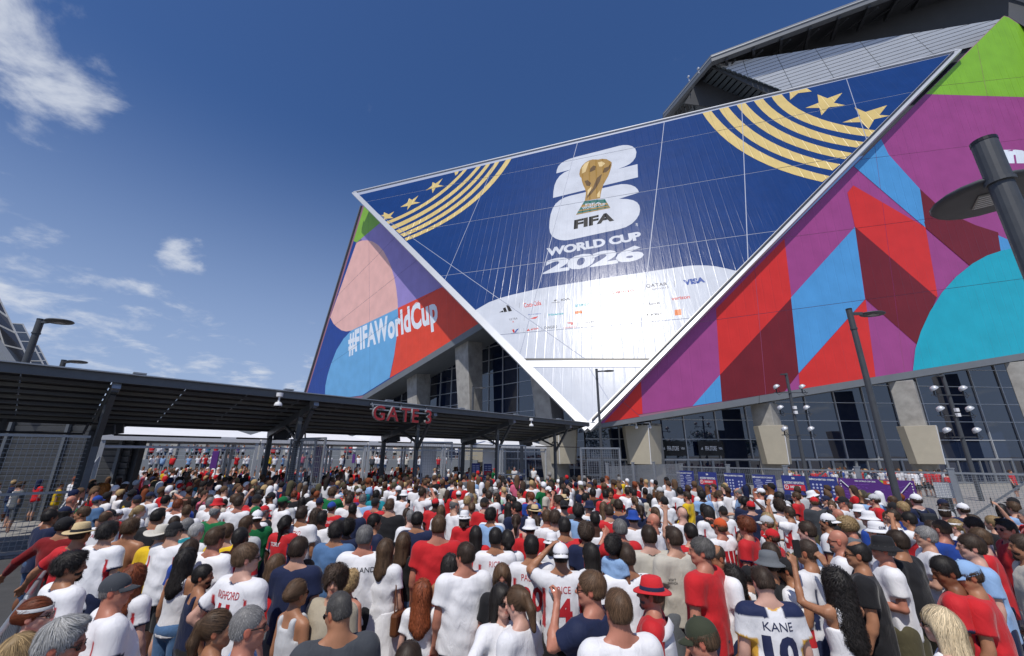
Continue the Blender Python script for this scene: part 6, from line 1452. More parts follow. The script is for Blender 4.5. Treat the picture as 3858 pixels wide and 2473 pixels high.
put('A', 1440, 105, 1.82, 0, hair='fade:k', skin='t', shirt='tee:o:black', low='shorts:black', girth=1.1, label='person in black shirt with orange neck trim, close-cropped black hair')
put('A', 1470, 265, 1.74, -5, hair='short:g', hat='wide:offwhite', skin='l', shirt='tee:c:yellow', low='shorts:khaki', label='person in wide pale sun hat and yellow shirt')
put('A', 1590, 235, 1.80, 12, bt='h', hair='short:s', hat='cap:black', skin='l', shirt='tee:t:white', low='shorts:black', label='person in black cap and white red-striped shirt beside the pale sun hat')
put('A', 1790, 240, 1.72, 20, hair='short:w', skin='p', shades='g', shirt='tee:c:white', low='shorts:grey', label='white-haired person with glasses in white shirt behind the pale sun hat')
put('A', 1705, 190, 1.70, 10, hair='short:g', skin='l', shirt='tee:w:teal', low='shorts:grey', label='grey-haired person in teal top with red collar scarf')
put('A', 1960, 300, 1.84, 15, hair='fade:b', skin='r', shirt='tee:c:white', low='shorts:navy', girth=1.06, label='person with faded brown haircut and plain white shirt, arm bent', la='hip')
put('A', 2060, 250, 1.76, 0, hair='short:b', shirt='tee:c:yellow', low='shorts:black', skin='l')
put('A', 1700, 490, 1.66, 12, bt='f', hair='longwave:k', skin='t', shirt='tank:c:white', low='jeans:denim', label='person with long black hair in white vest top and blue jeans')
put('A', 1730, 400, 1.68, 8, bt='f', hair='long:d', skin='l', shirt='tee:c:blue', low='jeans:jeans')
put('A', 1850, 640, 1.57, 40, hy=30, hair='short:k', beard='k', skin='t', shirt='tank:c:navy', low='shorts:black', label='bearded person in navy vest with swept black hair')
put('A', 2245, 470, 1.86, 22, la='hip', hy=30, hair='short:b', shades='s', skin='p', shirt='tee:t:white', low='shorts:navy', girth=1.06, label='tall person in white shirt with red number 11, hand on hip'); back_print(None, [('RASHFORD', 0, 1.385, .24, .055, M_pr, .0), ('11', 0, 1.225, .13, .20, M_pr, .05)]); LM['the red number 11'] = PEOPLE[-1]
put('A', 1225, 650, 1.66, 5, bt='f', hair='longwave:r', skin='p', shirt='tee:t:white', low='shorts:white', label='person with long copper-red hair behind the dark grey cap')
put('A', 1990, 1110, 1.66, 35, bt='f', hair='pony:b', hy=30, skin='t', shirt='tank:c:red', low='shorts:red', label='person with brown ponytail at the bottom, below the red number 11')
put('A', 2275, 1090, 1.76, 58, hair='buzz:g', shades='s', skin='r', shirt='tee:c:lightblue', low='shorts:navy', label='close-shaven person in sunglasses at the bottom, head turned aside')
put('A', 2185, 295, 1.82, 10, hair='buzz:k', skin='d', shirt='tee:w:red', low='shorts:black')
put('A', 2235, 180, 1.80, 10, hair='fade:b', skin='r', shirt='tee:c:palegrey', low='shorts:grey')
put('A', 2320, 75, 1.78, 5, hair='short:d', hat='cap:green', skin='l', shirt='tee:c:white', low='shorts:navy')
put('A', 970, 118, 1.76, 3, hair='thin:b', skin='r', shirt='tee:t:white', low='shorts:navy'); back_print(None, [('KANE', -.02, 1.385, .18, .05, M_pr, 0)])
put('1', 645, 1390, 1.80, 10, bt='h', hair=None, skin='r', shirt='tee:c:green', low='shorts:khaki', label='bald person in green shirt near the leaning gate post'); LM['the bald green shirt'] = PEOPLE[-1]
put('1', 930, 1285, 1.76, 10, hair='mane:o', skin='l', shirt='tee:c:white', low='shorts:white', label='person wearing a shaggy orange lion mane and white shirt'); LM['the orange mane'] = PEOPLE[-1]
put('1', 880, 1385, 1.74, 20, hair='short:s', hat='cap:blue', skin='l', shirt='tee:c:denim', low='shorts:navy')
put('1', 1190, 1325, 1.80, 10, hair='short:k', hat='cap:black:back', skin='d', shirt='tee:c:black', low='shorts:black', label='person in black shirt with yellow number 2'); back_print(None, [('2', -.03, 1.275, .12, .18, M_py, .05)]); LM['the yellow number 2'] = PEOPLE[-1]
put('1', 1350, 1350, 1.78, 15, hair='short:b', hat='cap:navy', skin='l', shirt='tee:c:white', low='shorts:navy')
put('1', 1485, 1385, 1.78, 5, hair='short:k', skin='l', shirt='tee:t:white', low='shorts:navy')
put('1', 1660, 1410, 1.76, 15, hair='messy:m', skin='l', shirt='tee:c:blue', low='shorts:navy')
put('1', 1790, 1300, 1.78, -50, hair='buzz:d', shades='s', beard='d', skin='r', shirt='tee:c:black', low='shorts:black')
put('1', 1925, 1490, 1.78, 5, hair='ring:w', skin='r', shirt='tee:c:green', low='shorts:khaki')
put('1', 1560, 1335, 1.78, 20, ra='nape', hair='short:w', hat='cap:offwhite', skin='l', shirt='tee:c:lightblue', low='shorts:navy')
# --- foreground, second quarter
put('B', 745, 690, 1.70, 200, hy=-30, hair='curly:d', skin='l', shirt='tee:c:beige', low='shorts:khaki', label='curly-haired youth in beige shirt facing back towards the camera'); LM['the curly youth'] = PEOPLE[-1]
put('B', 800, 950, 1.76, -28, hy=-30, hp=-18, hair='buzz:s', shades='s', skin='t', shirt='tee:c:darkgrey', low='shorts:black', bt='h', label='person in plain dark grey T-shirt and sunglasses looking down')
put('B', 420, 790, 1.62, 30, bt='f', hair='updo:b', shades='s', skin='t', shirt='tank:c:palegrey', low='shorts:pink', label='person with pinned-up brown hair in pale lace top'); 
put('B', 510, 590, 1.56, 58, bt='f', hair='bun:d', shades='s', skin='l', shirt='tee:c:navy', low='shorts:navy', label='person with dark bun and sunglasses in navy top')
put('B', 430, 395, 1.82, 5, hair='short:d', skin='l', shirt='tee:c:navy', low='shorts:grey', girth=1.06, label='broad person in plain navy T-shirt, short dark hair')
put('B', 230, 545, 1.64, 15, bt='f', hair='bob:b', skin='l', la='phone', shirt='tee:c:red', low='jeans:jeans', label='person with brown bob in red top, arm raised')
put('B', 455, 85, 1.84, 3, hair='fade:d', skin='t', shirt='tee:c:white', low='shorts:navy', girth=1.05, label='person in white shirt with four red letters high on the back'); back_print(None, [('ATKO', 0, 1.385, .15, .07, M_pr, -.005)])
put('B', 1025, 285, 1.86, 0, hair='short:g', skin='r', shirt='tee:c:white', low='shorts:black', girth=1.07, label='grey-haired person in white polo lettered ENGLAND in black'); back_print(None, [('ENGLAND', .01, 1.345, .30, .05, M_pk, 0)]); LM['the ENGLAND polo'] = PEOPLE[-1]
put('B', 1215, 400, 1.72, 15, bt='f', hair='long:b', shades='s', skin='l', shirt='tee:c:white', low='skirt:white', label='person with long brown hair in white T-shirt and white skirt')
put('B', 1375, 335, 1.72, 8, bt='f', hair='long:b', skin='l', shirt='tee:c:black', low='jeans:jeans', label='person with long brown hair in black top and jeans')
put('B', 1540, 800, 1.42, -5, bt='f', hair='longwave:r', skin='p', shirt='tee:c:white', low='skirt:red', hk=1.1, label='red-haired child in white blouse and red skirt'); LM['the red skirt'] = PEOPLE[-1]
put('B', 1690, 190, 1.94, -6, bt='h', hair='short:m', skin='r', shirt='tee:c:red', low='shorts:navy', label='big tall person in plain red T-shirt with short ginger hair'); LM['the tall red T-shirt'] = PEOPLE[-1]
put('B', 1925, 450, 1.80, -20, hy=-30, bt='h', hair='short:d', shades='g', skin='r', shirt='tee:c:white', low='shorts:navy', label='tall person in loose white T-shirt and dark-rimmed glasses'); LM['the loose white T-shirt'] = PEOPLE[-1]
put('B', 1500, 135, 1.80, 5, hair='short:k', skin='t', shirt='tee:c:navy', low='shorts:navy', girth=1.1, label='person in navy polo with white stripes round the waist')
put('B', 770, 235, 1.80, 8, bt='h', hair='messy:k', skin='t', shirt='tee:c:denim', low='shorts:navy', label='person in denim blue shirt with thick black hair')
put('B', 2205, 295, 1.78, 3, hair='short:k', skin='t', shirt='tee:t:white', low='shorts:navy', label='black-haired person in white shirt with small red name on the back'); back_print(None, [('RICE', 0, 1.375, .13, .06, M_pr, 0)])
put('B', 2262, 640, 1.64, 178, hp=-18, bt='f', hair='long:m', shades='g', skin='r', shirt='tee:c:black', low='jeans:jeans', label='person with glasses and fair hair looking down towards the camera')
put('B', 2265, 860, 1.66, 150, bt='f', la='down', ra='selfie', hair='long:k', shades='s', skin='p', shirt='long:c:white', low='jeans:jeans', curl=(.45, .8), label='person in sunglasses and white jacket with arm stretched out holding a phone'); phone(PEOPLE[-1], 1, 'black phone held out low by the person in white jacket', (0, .03, .02), .5)
put('C', 130, 880, 1.68, -48, hp=-18, bt='f', hair='pony:m', skin='p', shirt='tee:c:white', low='jeans:jeans', label='person with fair ponytail in white T-shirt looking down')
put('B', 1922, 115, 1.70, 0, bt='f', hair='bob:d', hat='bucket:white', skin='l', shirt='tee:c:red', low='shorts:white')
put('B', 2025, 265, 1.68, -5, bt='f', hair='long:k', skin='l', shirt='tee:c:red', low='shorts:black')
put('B', 2165, 95, 1.78, 30, hair='messy:k', beard='k', skin='t', shirt='tee:c:lightblue', low='shorts:navy')
put('B', 1250, 10, 1.86, 2, bt='h', hair='fade:b', skin='l', shirt='tee:c:black', low='shorts:black', label='broad person in black T-shirt, cropped brown hair, mid crowd')
put('B', 915, 40, 1.78, 3, bt='h', hair='buzz:k', skin='d', shirt='tee:c:navy', low='shorts:navy', label='broad dark-skinned person in navy T-shirt')
put('B', 1115, 155, 1.80, 50, hair='short:k', skin='t', shirt='tee:t:navy', low='shorts:navy')
put('B', 310, 165, 1.72, 12, hair='braid:k', skin='d', shirt='tee:w:red', low='shorts:blue', label='person with dark braids in red and blue shirt with white letters'); back_print(None, [('TORY', -.05, 1.345, .2, .06, M_pw, .03)])
put('B', 585, 90, 1.68, 5, bt='f', hair='verylong:d', skin='t', shirt='tank:c:white', low='jeans:jeans')
put('B', 1990, 30, 1.68, -5, bt='f', hair='updo:b', skin='r', shirt='tank:c:red', low='shorts:white')
put('B', 725, 25, 1.74, 8, hair='short:d', hat='cap:blue', skin='l', shirt='tee:c:red', low='shorts:navy', label='person in blue cap and red shirt with white arched lettering'); back_print(None, [('ROONEY', 0, 1.375, .24, .055, M_pw, 0)])
put('B', 1425, 1400, 1.55, 10, bt='f', hair='bob:d', skin='l', shirt='tee:c:white', low='shorts:black', label='short person, only the dark crown of the head showing at the bottom')
put('B', 640, 120, 1.74, 5, hair='fade:k', skin='d', shirt='tee:c:white', low='shorts:black')
put('B', 870, 210, 1.68, 8, bt='f', hair='curly:k', skin='d', shirt='tee:c:navy', low='shorts:black')
put('B', 2310, 310, 1.70, -10, bt='f', hair='braid:k', skin='t', shirt='tee:c:white', low='shorts:white')
put('B', 885, 705, 1.48, 20, bt='f', hair='curly:y', skin='r', shirt='tank:c:navy', low='shorts:white')
put('B', 1790, 540, 1.62, -5, bt='f', hair='longwave:k', skin='t', shirt='tank:c:pink', low='shorts:white')
# --- third quarter
put('C', 110, 150, 1.70, 8, bt='f', hair='pony:d', skin='p', shirt='tank:c:red', low='shorts:red', label='person with dark ponytail in red vest top with pink strap')
put('C', 235, 205, 1.72, 5, hair='short:k', hat='bucket:white', skin='t', shirt='tee:c:red', low='shorts:white')
put('C', 435, 330, 1.64, 20, bt='f', hair='bob:k', hat='bucket:white', skin='t', shirt='tee:c:white', low='shorts:white', label='person in white bucket hat with three black bars')
put('C', 385, 110, 1.78, 5, hair='short:b', skin='r', shirt='tee:t:white', low='shorts:navy')
put('C', 460, 120, 1.78, 5, hair='messy:d', skin='l', shirt='tee:b:white', low='shorts:black', label='person in white shirt with thin black lettering across the back'); back_print(None, [('BECKHAM', .02, 1.355, .28, .05, M_pk, -.004)])
put('C', 245, 375, 1.80, 2, hair='short:k', skin='t', shirt='tee:t:white', low='shorts:navy', label='black-haired person in white shirt with red number 20'); back_print(None, [('PALMER', 0, 1.375, .22, .06, M_pr, 0), ('20', 0, 1.185, .22, .22, M_pr, .03)])
put('C', 510, 445, 1.78, 5, la='brow', hair='short:k', hat='cap:white:back', skin='t', shirt='tee:t:white', low='shorts:black', label='person in white backwards cap and white shirt with red number 4'); back_print(None, [('RICE', .02, 1.355, .13, .06, M_pr, 0), ('4', .02, 1.175, .15, .22, M_pr, .04)]); LM['the red number 4'] = PEOPLE[-1]
put('C', 545, 195, 1.82, 3, hair='short:k', skin='t', shirt='tee:t:red', low='shorts:navy', girth=1.04)
put('C', 740, 250, 1.76, 3, hair='curly:d', skin='t', shirt='tee:c:navy', low='shorts:black', label='person in navy T-shirt with faded orange words, dark curls'); back_print(None, [('FREE', .05, 1.28, .22, .06, M_pr, 0)])
put('C', 1040, 215, 1.82, -12, la='drink', hair='short:g', skin='r', shirt='tee:w:red', low='shorts:navy', shades='s', girth=1.1, label='grey-haired person in red shirt lifting a hand to the face')
put('C', 770, 440, 1.68, -40, bt='f', hair='long:k', skin='l', shirt='tee:c:white', low='jeans:jeans', label='person with long black hair turned left beside the red number 4 shirt')
put('C', 1095, 465, 1.80, -6, la='carry', hair='fade:d', skin='t', shirt='tee:t:white', low='shorts:navy', girth=1.08, label='person in white shirt carrying a small child in a pale blue dress'); CARRIER = PEOPLE[-1]
put('C', 770, 745, 1.80, -45, hy=-30, la='drink', hair='short:m', shades='s', skin='r', shirt='tee:t:navy', low='shorts:black', curl=(.9, .45), girth=1.06, label='person in navy and white jacket drinking from a can'); DRINKER = PEOPLE[-1]
put('C', 1020, 930, 1.80, -14, bt='h', hair='short:m', skin='r', shades='s', shirt='tee:c:white', low='shorts:navy', label='broad person with ginger hair in plain white T-shirt at the bottom'); LM['the ginger head'] = PEOPLE[-1]
put('C', 1310, 790, 1.66, -70, hy=0, hair='short:b', hat='fedora:redfelt', beard='g', skin='r', shirt='tee:t:red', low='shorts:navy', girth=1.08, label='bearded person in red felt hat with white flag over the shoulders'); LM['the red felt hat'] = PEOPLE[-1]; HATMAN = PEOPLE[-1]
put('C', 1305, 280, 1.84, 0, hair='short:d', skin='p', shirt='tee:b:cream', low='shorts:navy', girth=1.05, label='person in off-white shirt with black collar, short dark hair'); back_print(None, [('X C', 0.0, 1.20, .30, .05, M_pk, .0)])
put('C', 1525, 300, 1.86, -18, hair='fade:d', skin='l', shirt='tee:c:cream', low='shorts:grey', girth=1.05, label='person in off-white polo with small black sleeve words'); back_print(None, [('VISIT', -.14, 1.28, .07, .022, M_pk, 0), ('RWANDA', -.14, 1.25, .09, .022, M_pk, 0)])
put('C', 1340, 150, 1.80, -52, hair=None, shades='s', skin='r', shirt='tee:c:white', low='shorts:navy', label='bald person in sunglasses facing left, mid crowd')
put('C', 1680, 250, 1.78, -10, la='fist', hair='short:k', skin='l', shirt='tee:t:red', low='shorts:black', curl=(1.3, .45), label='person in red shirt with one arm raised high, fist closed')
put('C', 1605, 85, 1.78, -20, hair=None, skin='p', shirt='tee:c:white', low='shorts:navy')
put('C', 1770, 410, 1.86, -40, hy=-30, hair='short:s', skin='r', shirt='tee:c:red', low='shorts:navy', girth=1.1, label='person in plain red T-shirt with short dark grey hair, face in profile'); LM['the red T-shirt profile'] = PEOPLE[-1]
put('C', 1925, 465, 1.76, -100, hp=-18, hair='ring:d', beard='d', skin='t', shirt='tee:c:white', low='shorts:navy', label='balding bearded person looking down beside the profile in red T-shirt')
put('C', 2055, 640, 1.58, -18, bt='f', hair='verylong:k', skin='t', shirt='tank:c:red', low='skirt:navy', label='person with very long wavy black hair in red top'); LM['the wavy black hair'] = PEOPLE[-1]
put('C', 1945, 195, 1.78, -25, ra='brow', hair='short:b', hat='cap:orange', skin='r', shirt='tee:c:white', low='shorts:navy', label='person in orange cap and white shirt with red flag stripes'); back_print(None, [('|||', .0, 1.20, .22, .30, M_pr, .06)])
put('C', 2180, 190, 1.82, -45, hair='messy:r', skin='r', shirt='tee:t:red', low='shorts:navy', label='person with tousled reddish hair in red shirt, mid right')
put('C', 2200, 635, 1.50, -12, hair='short:k', hat='cap:black', skin='l', shirt='tee:b:white', low='shorts:black', label='person in black cap and white shirt with thin black name'); back_print(None, [('CHARLTON', .02, 1.355, .26, .05, M_pk, -.004)])
put('C', 2345, 690, 1.73, 4, hp=-18, hair='fade:d', skin='p', shirt='tee:y:white', low='shorts:navy', girth=1.06, label='person in white shirt with navy shoulders and navy number 10'); back_print(None, [('KANE', 0, 1.352, .22, .06, M_pn, 0), ('10', 0, 1.175, .26, .23, M_pn, .05)]); LM['the navy number 10'] = PEOPLE[-1]
put('C', 1800, 1195, 1.70, -62, hp=-18, hair='short:b', hat='cap:olive', shades='s', skin='r', shirt='tee:c:navy', low='shorts:navy', label='person in olive cap and sunglasses at the bottom edge'); LM['the olive cap'] = PEOPLE[-1]
put('C', 1165, 120, 1.76, 5, hair='short:d', hat='bucket:blue', skin='l', shirt='tee:c:white', low='shorts:navy', label='person in blue and red patterned bucket hat, white shirt')
put('C', 820, 130, 1.76, 5, hair='short:k', skin='d', shirt='tank:c:white', low='shorts:black')
put('C', 670, 60, 1.74, 5, hair='curly:k', skin='d', shirt='tee:c:lightblue', low='shorts:navy')
put('C', 945, 60, 1.78, -5, hair='short:d', skin='l', shirt='tee:w:red', low='shorts:white')
put('C', 540, 10, 1.80, 3, hair='short:d', hat='cap:black:back', skin='l', shirt='tee:c:darkgrey', low='shorts:black')
# --- right quarter
put('D', 75, 525, 1.70, -35, hair='short:d', hat='bucket:grey', skin='t', shirt='tee:c:black', low='shorts:black', ra='phone', label='person in grey bucket hat behind the navy number 10 shirt')
put('D', 270, 580, 1.64, -45, hp=-18, hair='short:k', hat='cap:black', skin='t', shirt='tee:c:white', low='shorts:navy', label='person in black cap with white flag bearing a red cross on the back'); FLAG = PEOPLE[-1]
put('D', 690, 690, 1.70, -8, bt='f', la='up', ra='up', hair='verylong:k', skin='t', shirt='crop:c:white', low='minishorts:denim', curl=(.7, .7), label='person with very long curly black hair holding a phone overhead'); LM['the raised phone'] = PEOPLE[-1]; phone(PEOPLE[-1], -1, 'black phone held up in both hands by the person with curly black hair', (.085, .0, .06))
put('D', 425, 420, 1.82, -35, hair='buzz:d', skin='t', shirt='tee:w:white', low='shorts:navy', ra='phone', label='shaven-headed person in white shirt with maroon collar, one hand raised')
put('D', 425, 235, 1.82, -45, hair='short:d', skin='p', shirt='tee:c:lightblue', low='shorts:navy', label='person in light blue T-shirt with thick dark hair, facing left')
put('D', 615, 150, 1.80, -40, hair='short:k', hat='cap:white:back', beard='k', skin='t', shirt='tee:t:white', low='shorts:navy', label='bearded person in white backwards cap, right side of crowd')
put('D', 705, 320, 1.80, -55, hair=None, shades='s', beard='g', skin='r', shirt='tee:c:white', low='shorts:navy', label='bald person in black sunglasses and white T-shirt, grey stubble')
put('D', 880, 440, 1.82, -52, la='down', hair='thin:k', skin='t', shades='s', shirt='tee:c:black', low='trousers:black', girth=1.06, label='person dressed all in black with thinning black hair'); LM['the all-black outfit'] = PEOPLE[-1]
put('D', 1105, 390, 1.80, -62, hair='short:g', hat='bucket:black', skin='r', la='front', ra='front', shirt='tee:c:white', low='shorts:khaki', girth=1.05, label='person in black bucket hat, white polo and khaki cargo shorts'); LM['the black bucket hat'] = PEOPLE[-1]
put('D', 1055, 235, 1.78, -30, hair='short:b', hat='bucket:white', skin='l', shirt='tee:c:white', low='shorts:navy', label='person in white bucket hat with navy bands and letters'); B1 = PEOPLE[-1]
put('D', 985, 125, 1.76, -30, hair='short:b', hat='bucket:white', skin='l', shirt='tee:c:blue', low='shorts:navy')
put('D', 820, 190, 1.74, -50, hp=-18, hair='curly:y', skin='r', shirt='tee:c:grey', low='shorts:black', label='person with sandy curls in grey T-shirt looking down')
put('D', 1240, 330, 1.84, -25, bt='h', hair='short:d', skin='t', shirt='tee:c:black', low='shorts:khaki', label='large person in black shirt behind the black bucket hat')
put('D', 1495, 285, 1.80, -62, la='cross', ra='cross', hair='short:g', shades='g', skin='l', shirt='tee:c:white', low='shorts:khaki', girth=1.06, label='grey-haired person in glasses and white T-shirt, arms crossed'); LM['the crossed arms'] = PEOPLE[-1]
put('D', 1640, 215, 1.80, -15, hair='buzz:b', skin='r', shirt='tee:c:blue', low='shorts:navy', girth=1.1, label='person in mottled blue shirt with cropped brown hair')
put('D', 1350, 135, 1.76, -35, la='brow', hair='short:k', skin='t', shades='g', shirt='tee:t:white', low='shorts:navy')
put('D', 1205, 105, 1.78, -55, hair='short:d', skin='l', shirt='tee:c:white', low='shorts:navy')
put('D', 1905, 375, 1.84, -58, hair='short:d', shades='g', skin='p', shirt='tee:c:lightblue', low='shorts:navy', girth=1.06, label='person in pale blue polo and dark-rimmed glasses, facing left')
put('D', 1700, 590, 1.78, -42, hp=-18, hy=-30, hair='short:k', skin='b', shirt='tee:t:red', low='shorts:red', girth=1.02, label='black-haired person in red shirt looking down at the far right'); LM['the bowed black head'] = PEOPLE[-1]
put('D', 1890, 625, 1.76, -40, hp=-18, hy=-30, hair='short:d', hat='cap:lightblue', shades='s', skin='t', shirt='tee:c:red', low='shorts:navy', girth=1.05, label='person in light blue cap and red T-shirt at the right')
put('D', 1620, 1075, 1.66, -40, bt='f', hair='long:Y', shades='s', skin='p', shirt='tank:c:white', low='shorts:white', label='person with long pale blonde hair at the bottom right'); LM['the pale blonde hair'] = PEOPLE[-1]
put('D', 2225, 215, 1.84, -58, hy=-30, hair='fade:k', shades='s', skin='r', shirt='tee:t:red', low='shorts:white', girth=1.06, label='person in red polo and black sunglasses near the right edge')
put('D', 2375, 375, 1.84, -55, hair='short:d', beard='d', skin='t', shirt='tee:c:cream', low='shorts:navy', label='dark-bearded person cut off by the right edge')
put('D', 1690, 75, 1.78, 55, ra='selfie', hair='short:d', hat='visor:white', shades='s', skin='r', shirt='tee:c:white', low='shorts:navy', label='person in white visor and sunglasses stretching an arm out with a phone'); phone(PEOPLE[-1], 1, 'black phone held out by the person in white visor', (.02, .05, .03))
put('D', 1985, 300, 1.80, -40, hair='short:b', skin='p', shirt='tee:t:red', low='shorts:navy')
put('D', 1930, 190, 1.82, -30, hair='short:d', skin='l', shirt='tee:c:white', low='shorts:navy')
put('D', 110, 290, 1.66, -40, hair='short:d', hat='cap:red', skin='t', shirt='tee:t:red', low='shorts:navy', bt='m', label='young person in red cap and red shirt, centre right')
put('D', 70, 130, 1.68, -35, bt='f', hair='long:y', skin='l', shirt='tee:c:red', low='jeans:jeans')
put('D', 60, 165, 1.74, -50, hair='short:m', hat='cap:palegrey', skin='r', shirt='tee:c:white', low='shorts:navy')
put('D', 95, 430, 1.66, -20, bt='f', hair='long:d', skin='l', shirt='tee:c:white', low='jeans:jeans')
put('D', 2105, 165, 1.70, -20, bt='f', hair='bun:y', skin='l', shirt='tee:c:black', low='jeans:black', label='person with blond bun in black top near the right fence')
put('D', 2300, 30, 1.80, -5, hair='short:b', skin='l', shirt='tee:t:lightblue', low='shorts:navy', label='person in pale blue shirt with white number near the right edge'); back_print(None, [('KU', .0, 1.385, .10, .05, M_pw, 0), ('9', .02, 1.205, .14, .2, M_pw, .04)])
put('D', 2205, 45, 1.70, 55, bt='f', hair='bob:k', shades='s', skin='p', shirt='tee:t:white', low='skirt:navy', label='person with black bob and pink sunglasses by the right fence')
put('D', 1765, 195, 1.66, -40, bt='f', hair='pony:y', hat='band:white', shades='s', skin='p', shirt='tee:c:white', low='shorts:white')
# far side of the right fence
for k, (hx, hy_, c, hr, yw) in enumerate(((1300, 1165, 'white', 'short:d', 150), (1400, 1160, 'white', 'short:d', 60), (1450, 1150, 'white', 'short:b', 170), (1505, 1165, 'white', 'short:y', -40), (1570, 1140, 'red', 'short:b', 20), (1640, 1145, 'red', 'short:d', -120), (1680, 1150, 'white', 'fade:d', 90), (1730, 1165, 'white', 'short:g', -20), (2325, 1160, 'red', 'fade:b', 160))):
    x0, y0, sc = CR['4']; u, v = x0 + hx / sc, y0 + hy_ / sc; P = at_z(u, 1872 + (k % 3) * 3, 0); person(P.x, P.y, 1.77, yw, hair=hr, shirt='tee:c:' + c, low='shorts:black', skin='l', px=(u, v)); PEOPLE[-1]['ref'] = 'standing beyond the right fence near the glass doors'
P = at_z(2858 + 1760 / 2.369, 1905, 0); person(P.x, P.y, 1.78, -15, hair='short:d', shirt='tee:c:red', low='shorts:black', skin='l', px=(0, 0), label='person in red polo walking alone beyond the right fence')
# --- things carried and worn
BAGS = []
def cape(rec, cross):
    bt = rec['pose'][0]; tab = SHIRT[bt]; b = MB(); nu, nz = 36, 26; vs, fs, ms = [], [], []
    for j in range(nz + 1):
        z = 1.475 - .80 * j / nz; rx, ry, oy = torso_profile(z, tab); grow = .022 + .05 * j / nz
        if z > 1.40: rx, ry = rx + .06, ry + .035
        for i in range(nu + 1):
            a = rad(-118 + 236 * i / nu); f = 1 + .05 * math.sin(a * 9 + j * .08) * (j / nz); vs.append(((rx + grow) * f * math.sin(a), oy - (ry + grow) * f * math.cos(a), z - .05 * abs(math.sin(a)) * (j < 5)))
    for j in range(nz):
        for i in range(nu): fs.append((j * (nu + 1) + i, (j + 1) * (nu + 1) + i, (j + 1) * (nu + 1) + i + 1, j * (nu + 1) + i + 1)); ms.append(1 if cross and (abs(i - nu / 2 + .5) < 3 or 11 <= j < 16) else 0)
    b.add(vs, fs); b.m = ms; o = b.build('flag_cape', [MAT_FLAGW, MAT_FLAGR], rec['o'], smooth=True); s = o.modifiers.new('cloth', 'SOLIDIFY'); s.thickness = .004
MAT_FLAGW = mat('flag_white', (.62, .62, .64), .85, bump=.2, bscale=12); MAT_FLAGR = mat('flag_red', C_('#c22329', .92), .85, bump=.2, bscale=12)
cape(FLAG, True); cape(HATMAN, False)
# badges on the red felt hat
for ch in HATMAN['o'].children:
    if ch.name.startswith('hat'):
        sh_ = MB(); 
        sh_.add([(.0 + x, .1285 + y, z) for x, y, z in ()], []) if False else None
        bd = MB(); bd.prism([(.100, .020, .200), (.098, .062, .200), (.100, .062, .165), (.104, .041, .148), (.104, .020, .165)], (.008, 0, .0)); bd.build('badge', K['white'], ch); i_ = MB(); i_.prism([(.1085, .026, .195), (.1065, .056, .195), (.1085, .056, .168), (.1125, .041, .156), (.1125, .026, .168)], (.002, 0, 0)); i_.build('badge_face', M_pn, ch)
        for k, (y, z) in enumerate(((.075, .205), (.0, .215), (-.03, .205))): q = MB(); q.lathe([(0, .006), (.012, .004), (.013, 0)], n=10); q.v = [(.088 + v[2], y + v[0], z + v[1]) for v in q.v]; q.build('pin', K['white'], ch)
def hat_word(rec, body, m):
    for ch in rec['o'].children:
        if ch.name.startswith('hat'):
            v, t, asp = text_tris(body, .03); n = len(v); pts = []
            for a, b_ in v:
                th = rad(-150 + 120 * (1 - (1 - a))); pts.append((.0935 * math.cos(th), -.016 + .1105 * math.sin(th), .130 + .034 * b_))
            me = bpy.data.meshes.new('hat_lettering'); me.from_pydata(pts, [], [tuple(x) for x in t]); link('hat_lettering', me, ch, m)
            q = MB(); q.lathe([(.0945, .112), (.0935, .126), (.0945, .126), (.0960, .112)], (0, -.016, 0), 28, sx=.98, sy=1.16); q.build('hat_band', M_pn, ch)
hat_word(B1, 'COME HOME', M_pn)
bpy.context.view_layer.update()
w = DRINKER['o'].matrix_world @ Vector(DRINKER['hands'][-1])
o = empty('drink_can', w + Vector((0, .02, -.05))); o.rotation_euler = (rad(35), rad(-25), 0); tag(o, 'silver and blue drinks can held to the lips of the navy-jacketed person', 'can')
MB().lathe([(0, -.06), (.024, -.06), (.032, -.05), (.032, .062), (.026, .072), (.0, .070)], n=18).build('can_body', mat('can_silver', (.55, .57, .60), .3, metal=.7), o, smooth=True); MB().lathe([(.0324, -.045), (.0324, .0)], n=18).build('printed_label', M_pn, o)
cu, cv = 1900 + 990 / 2.403, 1900 + 365 / 2.403; P = at_y(cu, cv, CARRIER['y'] - .02)
person(P.x, P.y, 1.02, 35, bt='f', la='front', ra='carry', hair='curly:k', skin='b', shirt='dress:c:lightblue', low=None, hk=1.2, z=P.z - 1.655 * 1.02 / 1.78 - .02, label='small child in pale blue dress carried on an arm, dark curls', px=(cu, cv))
# backpacks on some of the queue
def backpack(rec, col, lab):
    bpy.context.view_layer.update(); w = rec['o'].matrix_world @ Vector((0, -.20, 1.02)); o = empty('backpack', w, rec['o'].rotation_euler.z); o.scale = [rec['s']] * 3; tag(o, lab, 'backpack')
    m_ = mat('backpack_cloth', col, .8, bump=.2, bscale=60); b = MB(); b.box((0, 0, .20), (.27, .12, .40)); b.build('bag_body', m_, o, bevel=.045); b = MB(); b.box((0, -.075, .12), (.21, .05, .18)); b.build('pocket', m_, o, bevel=.02)
    s = MB(); [s.path([(q * .085, .06, .38), (q * .10, .13, .455), (q * .11, .25, .43)], .018) for q in (-1, 1)]; s.build('strap', m_, o); return o
